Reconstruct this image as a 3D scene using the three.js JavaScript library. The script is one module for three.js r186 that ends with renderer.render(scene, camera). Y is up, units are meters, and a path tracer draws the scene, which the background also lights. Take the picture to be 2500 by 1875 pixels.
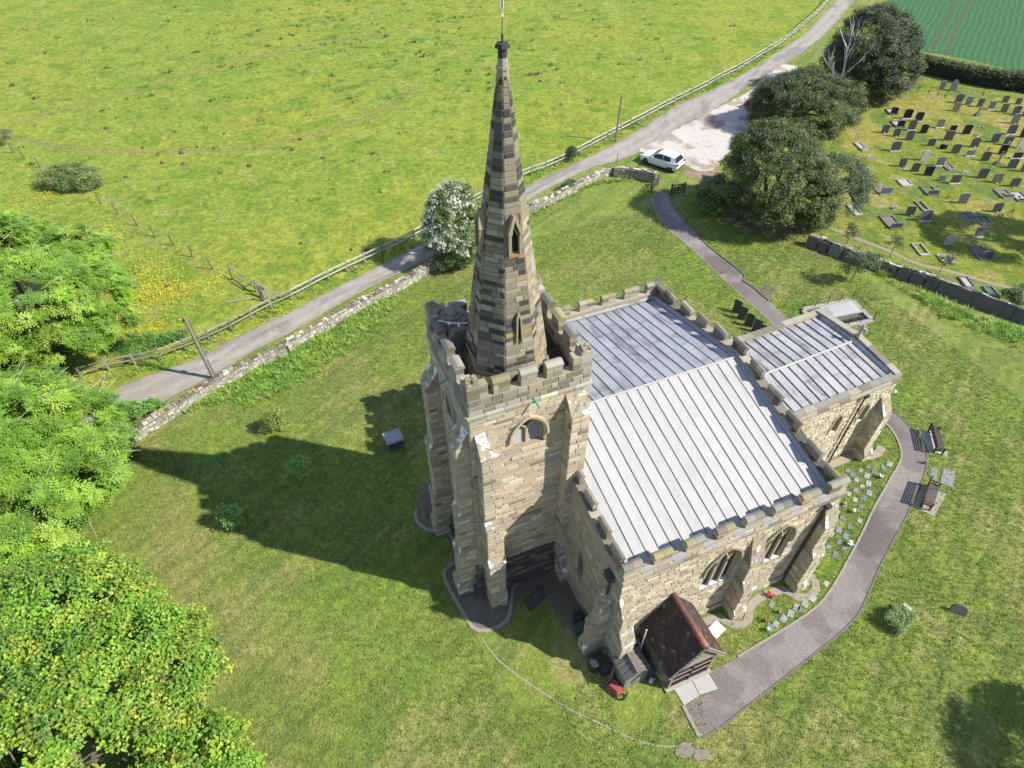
import * as THREE from 'three';
import { mergeVertices } from 'three/addons/utils/BufferGeometryUtils.js';

// ---------- camera, sky, sun, exposure ----------
const scene = new THREE.Scene();
const camera = new THREE.PerspectiveCamera(61.28, 4 / 3, 0.5, 900);
const YAW = 0.3912, PITCH = 0.7978, CAM = new THREE.Vector3(-7.146, 32.093, 17.973);
camera.position.copy(CAM);
camera.lookAt(CAM.x + Math.sin(YAW) * Math.cos(PITCH), CAM.y - Math.sin(PITCH), CAM.z - Math.cos(YAW) * Math.cos(PITCH));
camera.rotateZ(-0.0021);
scene.add(camera);
const renderer = new THREE.WebGLRenderer({ antialias: true });
renderer.toneMapping = THREE.LinearToneMapping;
renderer.toneMappingExposure = 1.62;
renderer.shadowMap.enabled = true;
const SUN_AZ = 0.637, SUN_EL = 0.7435;
const SUN = new THREE.Vector3(Math.cos(SUN_EL) * Math.cos(SUN_AZ), Math.sin(SUN_EL), Math.cos(SUN_EL) * Math.sin(SUN_AZ));
const sun = new THREE.DirectionalLight(new THREE.Color(1, 0.955, 0.87), 4.6);
sun.position.copy(SUN).multiplyScalar(150).add(new THREE.Vector3(10, 0, -15));
sun.target.position.set(10, 0, -15);
sun.castShadow = true; sun.shadow.radius = 1.2;
Object.assign(sun.shadow.camera, { left: -90, right: 90, top: 90, bottom: -90, near: 1, far: 400 });
sun.shadow.mapSize.set(4096, 4096);
scene.add(sun, sun.target);

// ---------- seeded randomness and noise ----------
function rngOf(seed) { let a = seed >>> 0; return () => { a = (a + 0x6d2b79f5) | 0; let t = Math.imul(a ^ (a >>> 15), 1 | a); t = (t + Math.imul(t ^ (t >>> 7), 61 | t)) ^ t; return ((t ^ (t >>> 14)) >>> 0) / 4294967296; }; }
const LAT = new Float32Array(256 * 256); { const r = rngOf(11); for (let i = 0; i < LAT.length; i++) LAT[i] = r(); }
function vn(x, y) {
  const xi = Math.floor(x), yi = Math.floor(y); let fx = x - xi, fy = y - yi;
  fx = fx * fx * (3 - 2 * fx); fy = fy * fy * (3 - 2 * fy);
  const x0 = xi & 255, x1 = (xi + 1) & 255, y0 = (yi & 255) << 8, y1 = ((yi + 1) & 255) << 8;
  const a = LAT[y0 + x0], b = LAT[y0 + x1], c = LAT[y1 + x0], d = LAT[y1 + x1];
  return a + (b - a) * fx + (c - a) * fy + (a - b - c + d) * fx * fy;
}
function fbm(x, y, o = 4) { let s = 0, a = 0.5, n = 0; for (let i = 0; i < o; i++) { s += a * vn(x, y); n += a; x = x * 2.03 + 17.3; y = y * 2.03 + 9.1; a *= 0.5; } return s / n; }
const clamp = (x, a = 0, b = 1) => Math.min(b, Math.max(a, x)), mixn = (a, b, t) => a + (b - a) * t, sstep = (a, b, x) => { const t = clamp((x - a) / (b - a)); return t * t * (3 - 2 * t); };

{ // sky: blue with broken white cloud, the same all round
  const w = 1024, h = 512, d = new Float32Array(w * h * 4);
  for (let y = 0; y < h; y++) for (let x = 0; x < w; x++) {
    const el = ((y + 0.5) / h - 0.5) * Math.PI, az = (x + 0.5) / w * Math.PI * 2, s = Math.sin(el), c = Math.cos(el);
    const up = Math.max(0, s), k = 1 / (0.25 + up), px = Math.cos(az) * c * k * 2.2 + 40, py = Math.sin(az) * c * k * 2.2 + 40;
    const cl = sstep(0.47, 0.66, fbm(px, py, 5)) * 0.85, hz = Math.pow(1 - up, 4);
    const o = (y * w + x) * 4, sky = [mixn(0.10, 0.34, hz), mixn(0.20, 0.42, hz), mixn(0.44, 0.55, hz)], cloud = [0.62, 0.64, 0.68];
    for (let i = 0; i < 3; i++) d[o + i] = s > 0 ? mixn(sky[i], cloud[i], cl) : [0.12, 0.16, 0.05][i];
    d[o + 3] = 1;
  }
  const t = new THREE.DataTexture(d, w, h, THREE.RGBAFormat, THREE.FloatType);
  t.mapping = THREE.EquirectangularReflectionMapping; t.magFilter = THREE.LinearFilter; t.needsUpdate = true;
  scene.background = t; scene.environment = t;
}

// ---------- helpers ----------
const V3 = (x, y, z) => new THREE.Vector3(x, y, z), UPV = V3(0, 1, 0), TAU = Math.PI * 2;
const taken = new Map();
function numbered(n) { const k = taken.get(n) || 0; taken.set(n, k + 1); return k ? n + '_' + String(k).padStart(3, '0') : n; }
function lit(o) { o.traverse((m) => { if (m.isMesh) { m.castShadow = true; m.receiveShadow = true; } }); return o; }
function thing(name, label, category, pos = [0, 0, 0], turn = 0, group) {
  const g = new THREE.Group(); g.name = numbered(name); g.position.set(...pos); g.rotation.y = turn; g.userData = { label, category };
  if (group) g.userData.group = group; scene.add(g); return g;
}
function part(name, geo, m, parent, label) { const o = new THREE.Mesh(geo, m); o.name = name; o.castShadow = o.receiveShadow = true; parent.add(o); if (label) o.userData.label = label; return o; }
function tagged(name, geo, m, label, category, group) { const o = part(numbered(name), geo, m, scene); o.userData = { label, category }; if (group) o.userData.group = group; return o; }
function struct(name, geo, m, parent = scene) { const o = part(parent === scene ? numbered(name) : name, geo, m, parent); if (parent === scene) o.userData.kind = 'structure'; return o; }
function copyThing(src, label, pos, turn) { const c = src.clone(); c.name = numbered(src.name.replace(/_\d{3}$/, '')); c.userData = { ...src.userData, label: label || src.userData.label }; if (pos) c.position.set(...pos); if (turn !== undefined) c.rotation.y = turn; scene.add(c); return c; }
const l2s = (v) => { v = clamp(v); return 255 * (v <= 0.0031308 ? 12.92 * v : 1.055 * Math.pow(v, 1 / 2.4) - 0.055); };
// a colour map from a function of (u, v) in 0..1 that gives linear rgb
function colorTex(w, h, f) {
  const d = new Uint8Array(w * h * 4), o3 = [0, 0, 0];
  for (let y = 0; y < h; y++) for (let x = 0; x < w; x++) { f(x / w, y / h, o3); const o = (y * w + x) * 4; d[o] = l2s(o3[0]); d[o + 1] = l2s(o3[1]); d[o + 2] = l2s(o3[2]); d[o + 3] = 255; }
  const t = new THREE.DataTexture(d, w, h); t.colorSpace = THREE.SRGBColorSpace; t.magFilter = THREE.LinearFilter; t.minFilter = THREE.LinearMipmapLinearFilter; t.generateMipmaps = true; t.wrapS = t.wrapT = THREE.RepeatWrapping; t.needsUpdate = true; return t;
}
function grayTex(w, h, f) {
  const d = new Uint8Array(w * h * 4);
  for (let y = 0; y < h; y++) for (let x = 0; x < w; x++) { const o = (y * w + x) * 4, v = 255 * clamp(f(x / w, y / h)); d[o] = d[o + 1] = d[o + 2] = v; d[o + 3] = 255; }
  const t = new THREE.DataTexture(d, w, h); t.magFilter = THREE.LinearFilter; t.wrapS = t.wrapT = THREE.RepeatWrapping; t.needsUpdate = true; return t;
}
const rep = (t, x, y = x) => { const c = t.clone(); c.repeat.set(x, y); c.needsUpdate = true; return c; };
const mat = (rgb, roughness = 0.9, o = {}) => new THREE.MeshStandardMaterial({ color: new THREE.Color().setRGB(...rgb), roughness, ...o });

// collects faces with flat normals, uv in metres and a colour per face
class MB {
  constructor() { this.p = []; this.n = []; this.u = []; this.c = []; this.col = [1, 1, 1]; this.m = null; }
  tri(a, b, c, ua, ub, uc) {
    if (this.m) { a = a.clone().applyMatrix4(this.m); b = b.clone().applyMatrix4(this.m); c = c.clone().applyMatrix4(this.m); }
    const e1x = b.x - a.x, e1y = b.y - a.y, e1z = b.z - a.z, e2x = c.x - a.x, e2y = c.y - a.y, e2z = c.z - a.z;
    let nx = e1y * e2z - e1z * e2y, ny = e1z * e2x - e1x * e2z, nz = e1x * e2y - e1y * e2x; const l = Math.hypot(nx, ny, nz) || 1; nx /= l; ny /= l; nz /= l;
    this.p.push(a.x, a.y, a.z, b.x, b.y, b.z, c.x, c.y, c.z);
    for (let i = 0; i < 3; i++) { this.n.push(nx, ny, nz); this.c.push(...this.col); }
    this.u.push(...ua, ...ub, ...uc); return this;
  }
  quad(a, b, c, d, uv) {
    const w = a.distanceTo(b), h = a.distanceTo(d), o = uv || [a.x * 0.7 + a.z * 0.9, a.y];
    const A = [o[0], o[1]], B = [o[0] + w, o[1]], C = [o[0] + w, o[1] + h], D = [o[0], o[1] + h];
    this.tri(a, b, c, A, B, C); this.tri(a, c, d, A, C, D); return this;
  }
  // box by centre and size, optionally tapered towards the top
  box(cx, cy, cz, sx, sy, sz, tx = 1, tz = tx) {
    const x = sx / 2, y = sy / 2, z = sz / 2, X = x * tx, Z = z * tz, P = (i, j, k) => j < 0 ? V3(cx + i * x, cy - y, cz + k * z) : V3(cx + i * X, cy + y, cz + k * Z);
    const a = P(-1, -1, 1), b = P(1, -1, 1), c = P(1, 1, 1), d = P(-1, 1, 1), e = P(-1, -1, -1), f = P(1, -1, -1), g = P(1, 1, -1), h = P(-1, 1, -1);
    return this.quad(a, b, c, d).quad(f, e, h, g).quad(b, f, g, c).quad(e, a, d, h).quad(d, c, g, h).quad(e, f, b, a);
  }
  // round bar between two points
  bar(a, b, r0, r1 = r0, n = 6, caps = true) {
    const t = b.clone().sub(a).normalize(), s = Math.abs(t.y) > 0.9 ? V3(1, 0, 0) : UPV, u = s.clone().cross(t).normalize(), v = t.clone().cross(u), L = a.distanceTo(b);
    const ring = (p, r) => Array.from({ length: n }, (_, i) => p.clone().addScaledVector(u, r * Math.cos(i / n * TAU)).addScaledVector(v, r * Math.sin(i / n * TAU)));
    const A = ring(a, r0), B = ring(b, r1);
    for (let i = 0; i < n; i++) { const j = (i + 1) % n; this.quad(A[i], A[j], B[j], B[i], [i * r0, 0]); }
    if (caps) for (let i = 1; i < n - 1; i++) { this.tri(B[0], B[i], B[i + 1], [0, 0], [r1, 0], [0, r1]); this.tri(A[0], A[i + 1], A[i], [0, 0], [r0, 0], [0, r0]); }
    return this;
  }
  // plank with square section between two points
  beam(a, b, w, h, up = UPV) {
    const t = b.clone().sub(a).normalize(), u = up.clone().cross(t).normalize().multiplyScalar(w / 2), v = t.clone().cross(u).normalize().multiplyScalar(h / 2);
    const c = (p, i, j) => p.clone().addScaledVector(u, i).addScaledVector(v, j);
    const A = [c(a, -1, -1), c(a, 1, -1), c(a, 1, 1), c(a, -1, 1)], B = [c(b, -1, -1), c(b, 1, -1), c(b, 1, 1), c(b, -1, 1)];
    for (let i = 0; i < 4; i++) { const j = (i + 1) % 4; this.quad(A[i], B[i], B[j], A[j], [0, i * 0.3]); }
    return this.quad(A[0], A[1], A[2], A[3]).quad(B[3], B[2], B[1], B[0]);
  }
  // upright prism over a plan polygon of [x, z] (counter-clockwise seen from above or not)
  prism(poly, y0, y1, taper = 1) {
    const n = poly.length; let cx = 0, cz = 0, ar = 0; for (const q of poly) { cx += q[0] / n; cz += q[1] / n; }
    for (let i = 0; i < n; i++) { const q = poly[i], r = poly[(i + 1) % n]; ar += q[0] * r[1] - r[0] * q[1]; }
    const P = ar > 0 ? poly.slice().reverse() : poly, lo = P.map((q) => V3(q[0], y0, q[1])), hi = P.map((q) => V3(cx + (q[0] - cx) * taper, y1, cz + (q[1] - cz) * taper));
    for (let i = 0; i < n; i++) { const j = (i + 1) % n; this.quad(lo[i], lo[j], hi[j], hi[i]); }
    for (const t of THREE.ShapeUtils.triangulateShape(P.map((q) => new THREE.Vector2(q[0], -q[1])), [])) { const [a, b, c] = t; this.tri(hi[a], hi[b], hi[c], [hi[a].x, hi[a].z], [hi[b].x, hi[b].z], [hi[c].x, hi[c].z]); }
    return this;
  }
  ball(c, r, ry = r, n = 8, m = 5) {
    const P = (i, j) => { const t = j / m * Math.PI, f = i / n * TAU; return V3(c.x + r * Math.sin(t) * Math.cos(f), c.y + ry * Math.cos(t), c.z - r * Math.sin(t) * Math.sin(f)); };
    for (let j = 0; j < m; j++) for (let i = 0; i < n; i++) { const a = P(i, j), b = P(i, j + 1), d = P(i + 1, j + 1), e = P(i + 1, j); if (j < m - 1) this.tri(a, b, d, [i, j], [i, j + 1], [i + 1, j + 1]); if (j) this.tri(a, d, e, [i, j], [i + 1, j + 1], [i + 1, j]); }
    return this;
  }
  geo() {
    const g = new THREE.BufferGeometry();
    g.setAttribute('position', new THREE.Float32BufferAttribute(this.p, 3)); g.setAttribute('normal', new THREE.Float32BufferAttribute(this.n, 3));
    g.setAttribute('uv', new THREE.Float32BufferAttribute(this.u, 2)); g.setAttribute('color', new THREE.Float32BufferAttribute(this.c, 3)); return g;
  }
}
// flat sheet over a plan polygon at height y; uv = world metres through (x - ox) / w
function sheet(poly, y, uv) {
  const P = poly.map((q) => new THREE.Vector2(q[0], q[1])), g = new THREE.BufferGeometry(), pos = [], u = [], n = [];
  if (THREE.ShapeUtils.isClockWise(P)) P.reverse();
  for (const t of THREE.ShapeUtils.triangulateShape(P, [])) for (const k of [t[0], t[2], t[1]]) { pos.push(P[k].x, y, P[k].y); n.push(0, 1, 0); u.push(...uv(P[k].x, P[k].y)); }
  g.setAttribute('position', new THREE.Float32BufferAttribute(pos, 3)); g.setAttribute('normal', new THREE.Float32BufferAttribute(n, 3)); g.setAttribute('uv', new THREE.Float32BufferAttribute(u, 2)); return g;
}
// smooth a polyline of [x, z] points
function smooth(pts, step, closed = false) {
  const c = new THREE.CatmullRomCurve3(pts.map((p) => V3(p[0], 0, p[1])), closed, 'centripetal'), n = Math.max(2, Math.round(c.getLength() / step));
  return Array.from({ length: n + 1 }, (_, i) => { const q = c.getPointAt(i / n); return [q.x, q.z]; });
}
function offsetLine(pts, d) { return pts.map((p, i) => { const a = pts[Math.max(0, i - 1)], b = pts[Math.min(pts.length - 1, i + 1)], dx = b[0] - a[0], dz = b[1] - a[1], l = Math.hypot(dx, dz) || 1; return [p[0] - dz / l * d, p[1] + dx / l * d]; }); }
function ragged(pts, amp, seed) { const r = rngOf(seed); return pts.map((p) => [p[0] + (r() - 0.5) * amp, p[1] + (r() - 0.5) * amp]); }
// kerb of square section along a line
function kerbGeo(pts, w, h) { const m = new MB(), L = offsetLine(pts, w / 2), R = offsetLine(pts, -w / 2); for (let i = 0; i < pts.length - 1; i++) { const a = V3(L[i][0], h, L[i][1]), b = V3(L[i + 1][0], h, L[i + 1][1]), c = V3(R[i + 1][0], h, R[i + 1][1]), d = V3(R[i][0], h, R[i][1]), dn = (q) => V3(q.x, -0.02, q.z); m.quad(a, b, c, d); m.quad(dn(a), dn(b), b, a); m.quad(dn(c), dn(d), d, c); if (!i) m.quad(dn(d), dn(a), a, d); if (i === pts.length - 2) m.quad(dn(b), dn(c), c, b); } return m.geo(); }
function inPoly(x, z, P) { let r = false; for (let i = 0, j = P.length - 1; i < P.length; j = i++) if ((P[i][1] > z) !== (P[j][1] > z) && x < (P[j][0] - P[i][0]) * (z - P[i][1]) / (P[j][1] - P[i][1]) + P[i][0]) r = !r; return r; }

function smoothGeo(g) { g.deleteAttribute('normal'); g.deleteAttribute('color'); const q = mergeVertices(g, 1e-4); q.computeVertexNormals(); return q; }

// ---------- ground ----------
const grassBump = grayTex(1024, 1024, (u, v) => { const x = u * 256, y = v * 256; return 0.5 * vn(x, y) + 0.3 * vn(x * 0.5 + 9, y * 0.5) + 0.35 * (vn(x * 0.25 + 30, y * 0.25 + 7) - 0.2); });
const roadPairs = [[[-31.1,-17.29], [-29.98,-14.2]], [[-25.66,-19.23], [-24.56,-16.04]], [[-19.8,-21.31], [-18.52,-18.01]], [[-15.07,-22.09], [-14.44,-19.67]], [[-12.03,-23.44], [-11.56,-21.1]], [[-8.4,-24.73], [-8.69,-22.14]], [[-3.08,-26.96], [-3.02,-24.87]], [[0.22,-28.26], [0.63,-26.18]], [[5.49,-30.54], [5.78,-28.26]], [[16.69,-35.55], [15.66,-33.01]], [[25.78,-39.02], [24.53,-36.44]], [[28.94,-40.32], [27.75,-36.67]], [[34.77,-43.06], [33.47,-38.81]], [[40.93,-46.34], [39.25,-41.47]], [[45.48,-47.92], [43.86,-43.3]], [[53.59,-51.16], [54.55,-49.01]], [[61.98,-55.42], [61.4,-51.96]], [[71.07,-60.38], [71.89,-57.82]], [[79.11,-65.88], [79.3,-62.61]], [[87.23,-71.66], [89.87,-70.14]], [[93.93,-76.48], [97.19,-75.11]], [[112,-88],[114,-82]], [[175,-132],[178,-126]]];
const roadN = smooth(roadPairs.map((p) => p[0]), 1.5), roadS = smooth(roadPairs.map((p) => p[1]), 1.5);
function strip(A, B, y, wid) { // sheet between two lines with the same number of points, uv = metres along and 0..1 across
  const g = new THREE.BufferGeometry(), pos = [], u = [], n = [], idx = []; let s = 0;
  A.forEach((a, i) => { if (i) s += Math.hypot((a[0] + B[i][0] - A[i - 1][0] - B[i - 1][0]) / 2, (a[1] + B[i][1] - A[i - 1][1] - B[i - 1][1]) / 2); for (let k = 0; k <= wid; k++) { const t = k / wid; pos.push(mixn(a[0], B[i][0], t), y, mixn(a[1], B[i][1], t)); u.push(s, t); n.push(0, 1, 0); } });
  const q = wid + 1; for (let i = 0; i < A.length - 1; i++) for (let k = 0; k < wid; k++) idx.push(i * q + k, i * q + k + 1, (i + 1) * q + k, (i + 1) * q + k, i * q + k + 1, (i + 1) * q + k + 1);
  g.setAttribute('position', new THREE.Float32BufferAttribute(pos, 3)); g.setAttribute('normal', new THREE.Float32BufferAttribute(n, 3)); g.setAttribute('uv', new THREE.Float32BufferAttribute(u, 2)); g.setIndex(idx); return g;
}
const resample = (pts, n) => { const c = new THREE.CatmullRomCurve3(pts.map((p) => V3(p[0], 0, p[1])), false, 'centripetal'); return Array.from({ length: n }, (_, i) => { const q = c.getPoint(i / (n - 1)); return [q.x, q.z]; }); };
const roadA = resample(roadPairs.map((p) => p[0]), 150), roadB = resample(roadPairs.map((p) => p[1]), 150);

const distSeg = (x, z, a, b) => { const dx = b[0] - a[0], dz = b[1] - a[1], t = clamp(((x - a[0]) * dx + (z - a[1]) * dz) / (dx * dx + dz * dz)); return Math.hypot(x - a[0] - t * dx, z - a[1] - t * dz); };
const distLine = (x, z, L) => { let d = 1e9; for (let i = 0; i < L.length - 1; i++) d = Math.min(d, distSeg(x, z, L[i], L[i + 1])); return d; };
function grassTex(n, ox, oz, size, f) { return colorTex(n, n, (u, v, o) => f(ox + u * size, oz + v * size, o)); }
const grassUV = (ox, oz, size) => (x, z) => [(x - ox) / size, (z - oz) / size];
function mix3(o, c, t) { o[0] += (c[0] - o[0]) * t; o[1] += (c[1] - o[1]) * t; o[2] += (c[2] - o[2]) * t; }

{ // pasture: bright rough grazing with worn tracks, rank clumps and a bare corner
  const track1 = [[-32.9,-68.63], [-26.03,-62.14], [-17.32,-57.35], [-7.65,-54.46], [-0.6,-55.13], [6.25,-57.48], [13.55,-63.23]], track2 = [[-31.32,-71.18], [-18.49,-76.65], [-0.52,-83.17], [20.06,-85.03]], track3 = [[-21.95,-50.3], [-18.71,-40.8], [-15.79,-36.6], [-13.64,-32.91]];
  const tex = grassTex(2048, -80, -170, 200, (x, z, o) => {
    const a = fbm(x * 0.07 + 3, z * 0.07, 4), b = fbm(x * 0.45, z * 0.45 + 40, 3), c = fbm(x * 2.3, z * 2.3, 3), e = vn(x * 7, z * 7);
    o[0] = 0.235; o[1] = 0.305; o[2] = 0.03;
    mix3(o, [0.29, 0.315, 0.03], sstep(0.46, 0.64, a) * 0.8); mix3(o, [0.16, 0.265, 0.016], sstep(0.5, 0.72, b) * 0.75);
    const mid = Math.exp(-(((x - 12) / 38) ** 2 + ((z + 85) / 32) ** 2)); mix3(o, [0.085, 0.19, 0.02], sstep(0.63, 0.76, fbm(x * 0.75 + 60, z * 0.9 + 11, 4)) * (0.25 + 0.6 * mid)); mix3(o, [0.36, 0.33, 0.09], sstep(0.66, 0.76, fbm(x * 0.6 + 160, z * 0.7 + 31, 4)) * 0.45);
    if (x < 60 && z < -20) { const d = Math.min(distLine(x, z, track1), distLine(x, z, track2)); if (d < 1.1) mix3(o, [0.27, 0.2, 0.085], (1 - d / 1.1) * 0.75 * sstep(0.3, 0.6, c)); const d3 = distLine(x, z, track3); if (d3 < 0.9) mix3(o, [0.27, 0.22, 0.1], (1 - d3 / 0.9) * 0.6 * sstep(0.4, 0.6, c)); }
    const bare = Math.hypot((x + 47) / 8, (z + 77) / 8); if (bare < 1.3) mix3(o, [0.36, 0.27, 0.17], sstep(1.15, 0.85, bare + (b - 0.5) * 0.5));
    const k = 0.4 + 0.66 * c + 0.68 * e * e + 0.17 * LAT[(((z * 10) & 255) << 8) + ((x * 10) & 255)]; o[0] *= k; o[1] *= k; o[2] *= k;
  });
  tex.wrapS = tex.wrapT = THREE.MirroredRepeatWrapping;
  const g = sheet([[-320, -420], [420, -420], [420, 220], [-320, 220]], 0, grassUV(-80, -170, 200));
  struct('pasture_ground', g, mat([1, 1, 1], 1, { map: tex, bumpMap: rep(grassBump, 34, 34), bumpScale: 0.1 }));
}
const wallLine = [[-20.83,-14.81], [-17.45,-16.64], [-16.42,-17.21], [-14.88,-18.08], [-12.05,-19.27], [-8.92,-20.09], [-9.54,-20.11], [-6.03,-21.68], [-3.03,-23.12], [-0.82,-23.84], [1.24,-24.64], [3.32,-25.69], [12.04,-30.27], [14.68,-30.97], [18.18,-31.98], [23.04,-33.93], [25.38,-34.42]];
const wallEnd = [[25.38,-34.02], [27.05,-33], [28.56,-31.29]];
const lawnPoly = [...offsetLine(roadS, 0.05).map((p) => p), [180, 200], [-200, 200], [-200, -20]];
{ // churchyard lawn: mown, patchy, with faint mower lines
  const tex = grassTex(2048, -34, -44, 72, (x, z, o) => {
    const a = fbm(x * 0.16 + 8, z * 0.16 + 2, 4), b = fbm(x * 0.7, z * 0.7 + 20, 3), c = fbm(x * 3.2, z * 3.2, 2), e = vn(x * 11, z * 11), m = vn((x * 0.5 + z * 0.866) * 2.6, (x * 0.866 - z * 0.5) * 0.22);
    o[0] = 0.175; o[1] = 0.215; o[2] = 0.034;
    mix3(o, [0.235, 0.23, 0.062], sstep(0.45, 0.62, a) * 0.85); mix3(o, [0.27, 0.225, 0.09], sstep(0.54, 0.7, fbm(x * 0.5 + 40, z * 0.5, 4)) * sstep(-25, 5, z) * 0.6);
    mix3(o, [0.12, 0.175, 0.028], sstep(0.5, 0.66, b) * 0.6); mix3(o, [0.09, 0.145, 0.024], sstep(0.54, 0.7, m) * 0.55);
    mix3(o, [0.145, 0.235, 0.024], sstep(0.55, 0.7, fbm(x * 0.22 + 90, z * 0.22 + 5, 3)) * 0.5);
    const k = 0.53 + 0.56 * c + 0.62 * e * e + 0.44 * LAT[(((z * 22) & 255) << 8) + ((x * 22) & 255)]; o[0] *= k; o[1] *= k; o[2] *= k;
  });
  tex.wrapS = tex.wrapT = THREE.MirroredRepeatWrapping;
  struct('churchyard_lawn', sheet(lawnPoly, 0.012, grassUV(-34, -44, 72)), mat([1, 1, 1], 1, { map: tex, bumpMap: rep(grassBump, 18, 18), bumpScale: 0.06 }));
}
const cemFence = [[38.54,-20.49], [38.64,-20.47], [38.8,-18.74], [39.5,-17.06], [40.3,-15.27], [41.28,-13.06], [41.94,-11.05], [43.56,-9.17], [45.12,-6.99], [46.81,-4.9]];
{ // cemetery grass: drier, yellower
  const tex = grassTex(1024, 28, -78, 84, (x, z, o) => {
    const a = fbm(x * 0.2 + 8, z * 0.2 + 2, 4), b = fbm(x * 0.8, z * 0.8 + 20, 3), c = fbm(x * 2.6, z * 2.6, 3), e = vn(x * 9, z * 9);
    o[0] = 0.2; o[1] = 0.24; o[2] = 0.018; mix3(o, [0.3, 0.28, 0.045], sstep(0.45, 0.62, a)); mix3(o, [0.34, 0.28, 0.11], sstep(0.6, 0.74, b) * 0.7); mix3(o, [0.11, 0.19, 0.025], sstep(0.52, 0.7, fbm(x * 0.35 + 33, z * 0.35, 3)) * 0.8);
    const k = 0.42 + 0.66 * c + 0.68 * e * e; o[0] *= k; o[1] *= k; o[2] *= k;
  });
  tex.wrapS = tex.wrapT = THREE.MirroredRepeatWrapping;
  const poly = [...cemFence.map((p) => p), [130, 14], [150, -40], [84.17,-28.09], [80.93,-32.19], [75.93,-37.57], [72.3,-45.07], [75.69,-53.47], [58.36,-37.21], [46.08,-27.72]];
  struct('cemetery_ground', sheet(poly, 0.02, grassUV(28, -78, 84)), mat([1, 1, 1], 1, { map: tex, bumpMap: rep(grassBump, 21, 21), bumpScale: 0.06 }));
}
{ // crop field: drilled rows of young corn with tramlines
  const tex = colorTex(1024, 1024, (u, v, o) => { const x = u * 40, y = v * 40; const row = 0.5 + 0.5 * Math.cos((x + (vn(y * 0.3, 5) - 0.5) * 0.5) * TAU / 0.8), c = fbm(x * 2, y * 2, 3), t = Math.min(Math.abs((x % 20) - 9), Math.abs((x % 20) - 10.8)); o[0] = 0.04; o[1] = 0.145; o[2] = 0.045; mix3(o, [0.075, 0.2, 0.075], row * 0.8); mix3(o, [0.09, 0.13, 0.05], sstep(0.45, 0.2, t)); const k = 0.8 + 0.4 * c; o[0] *= k; o[1] *= k; o[2] *= k; });
  const th = 0.951, c = Math.cos(th), s = Math.sin(th);
  const poly = [[77.97,-50.82], [81.94,-48.11], [84.7,-44.43], [87.59,-37.51], [92.43,-27.78], [230, -60], [230, -230], [150, -160], [107.38,-81.26], [89.63,-62.88], [80.64,-53.14]];
  struct('crop_field', sheet(poly, 0.02, (x, z) => [(x * c + z * s) / 40, (-x * s + z * c) / 40]), mat([1, 1, 1], 1, { map: tex, bumpMap: rep(grassBump, 10, 10), bumpScale: 0.08 }));
}
const speck = grayTex(512, 512, (u, v) => 0.25 + 0.75 * LAT[((v * 512 & 255) << 8) + (u * 512 & 255)] * (0.5 + vn(u * 128, v * 128)));
{ // road: worn tarmac lane with paler wheel tracks, dark patches and gritty edges
  const tex = colorTex(2048, 256, (u, v, o) => { const x = u * 205, y = v * 4; const c = fbm(x * 1.5, y * 1.5, 3), e = vn(x * 9.1, y * 14), d = fbm(x * 0.25, y * 0.6 + 7, 3), tr = Math.exp(-Math.pow((v - 0.3) / 0.1, 2)) + Math.exp(-Math.pow((v - 0.7) / 0.1, 2)); o[0] = 0.31; o[1] = 0.27; o[2] = 0.23; mix3(o, [0.4, 0.355, 0.305], tr * 0.45); mix3(o, [0.2, 0.18, 0.155], sstep(0.52, 0.7, d) * 0.65); const ed = Math.min(v, 1 - v) + (c - 0.5) * 0.09; mix3(o, [0.2, 0.165, 0.105], sstep(0.07, 0.015, ed) * 0.85); const k = 0.68 + 0.34 * c + 0.26 * e; o[0] *= k; o[1] *= k; o[2] *= k; });
  const t = tex; t.repeat.set(1 / 205, 1);
  struct('road', strip(roadA, roadB, 0.03, 6), mat([1, 1, 1], 0.95, { map: t, bumpMap: rep(speck, 0.4, 2), bumpScale: 0.01 }));
}
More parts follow.
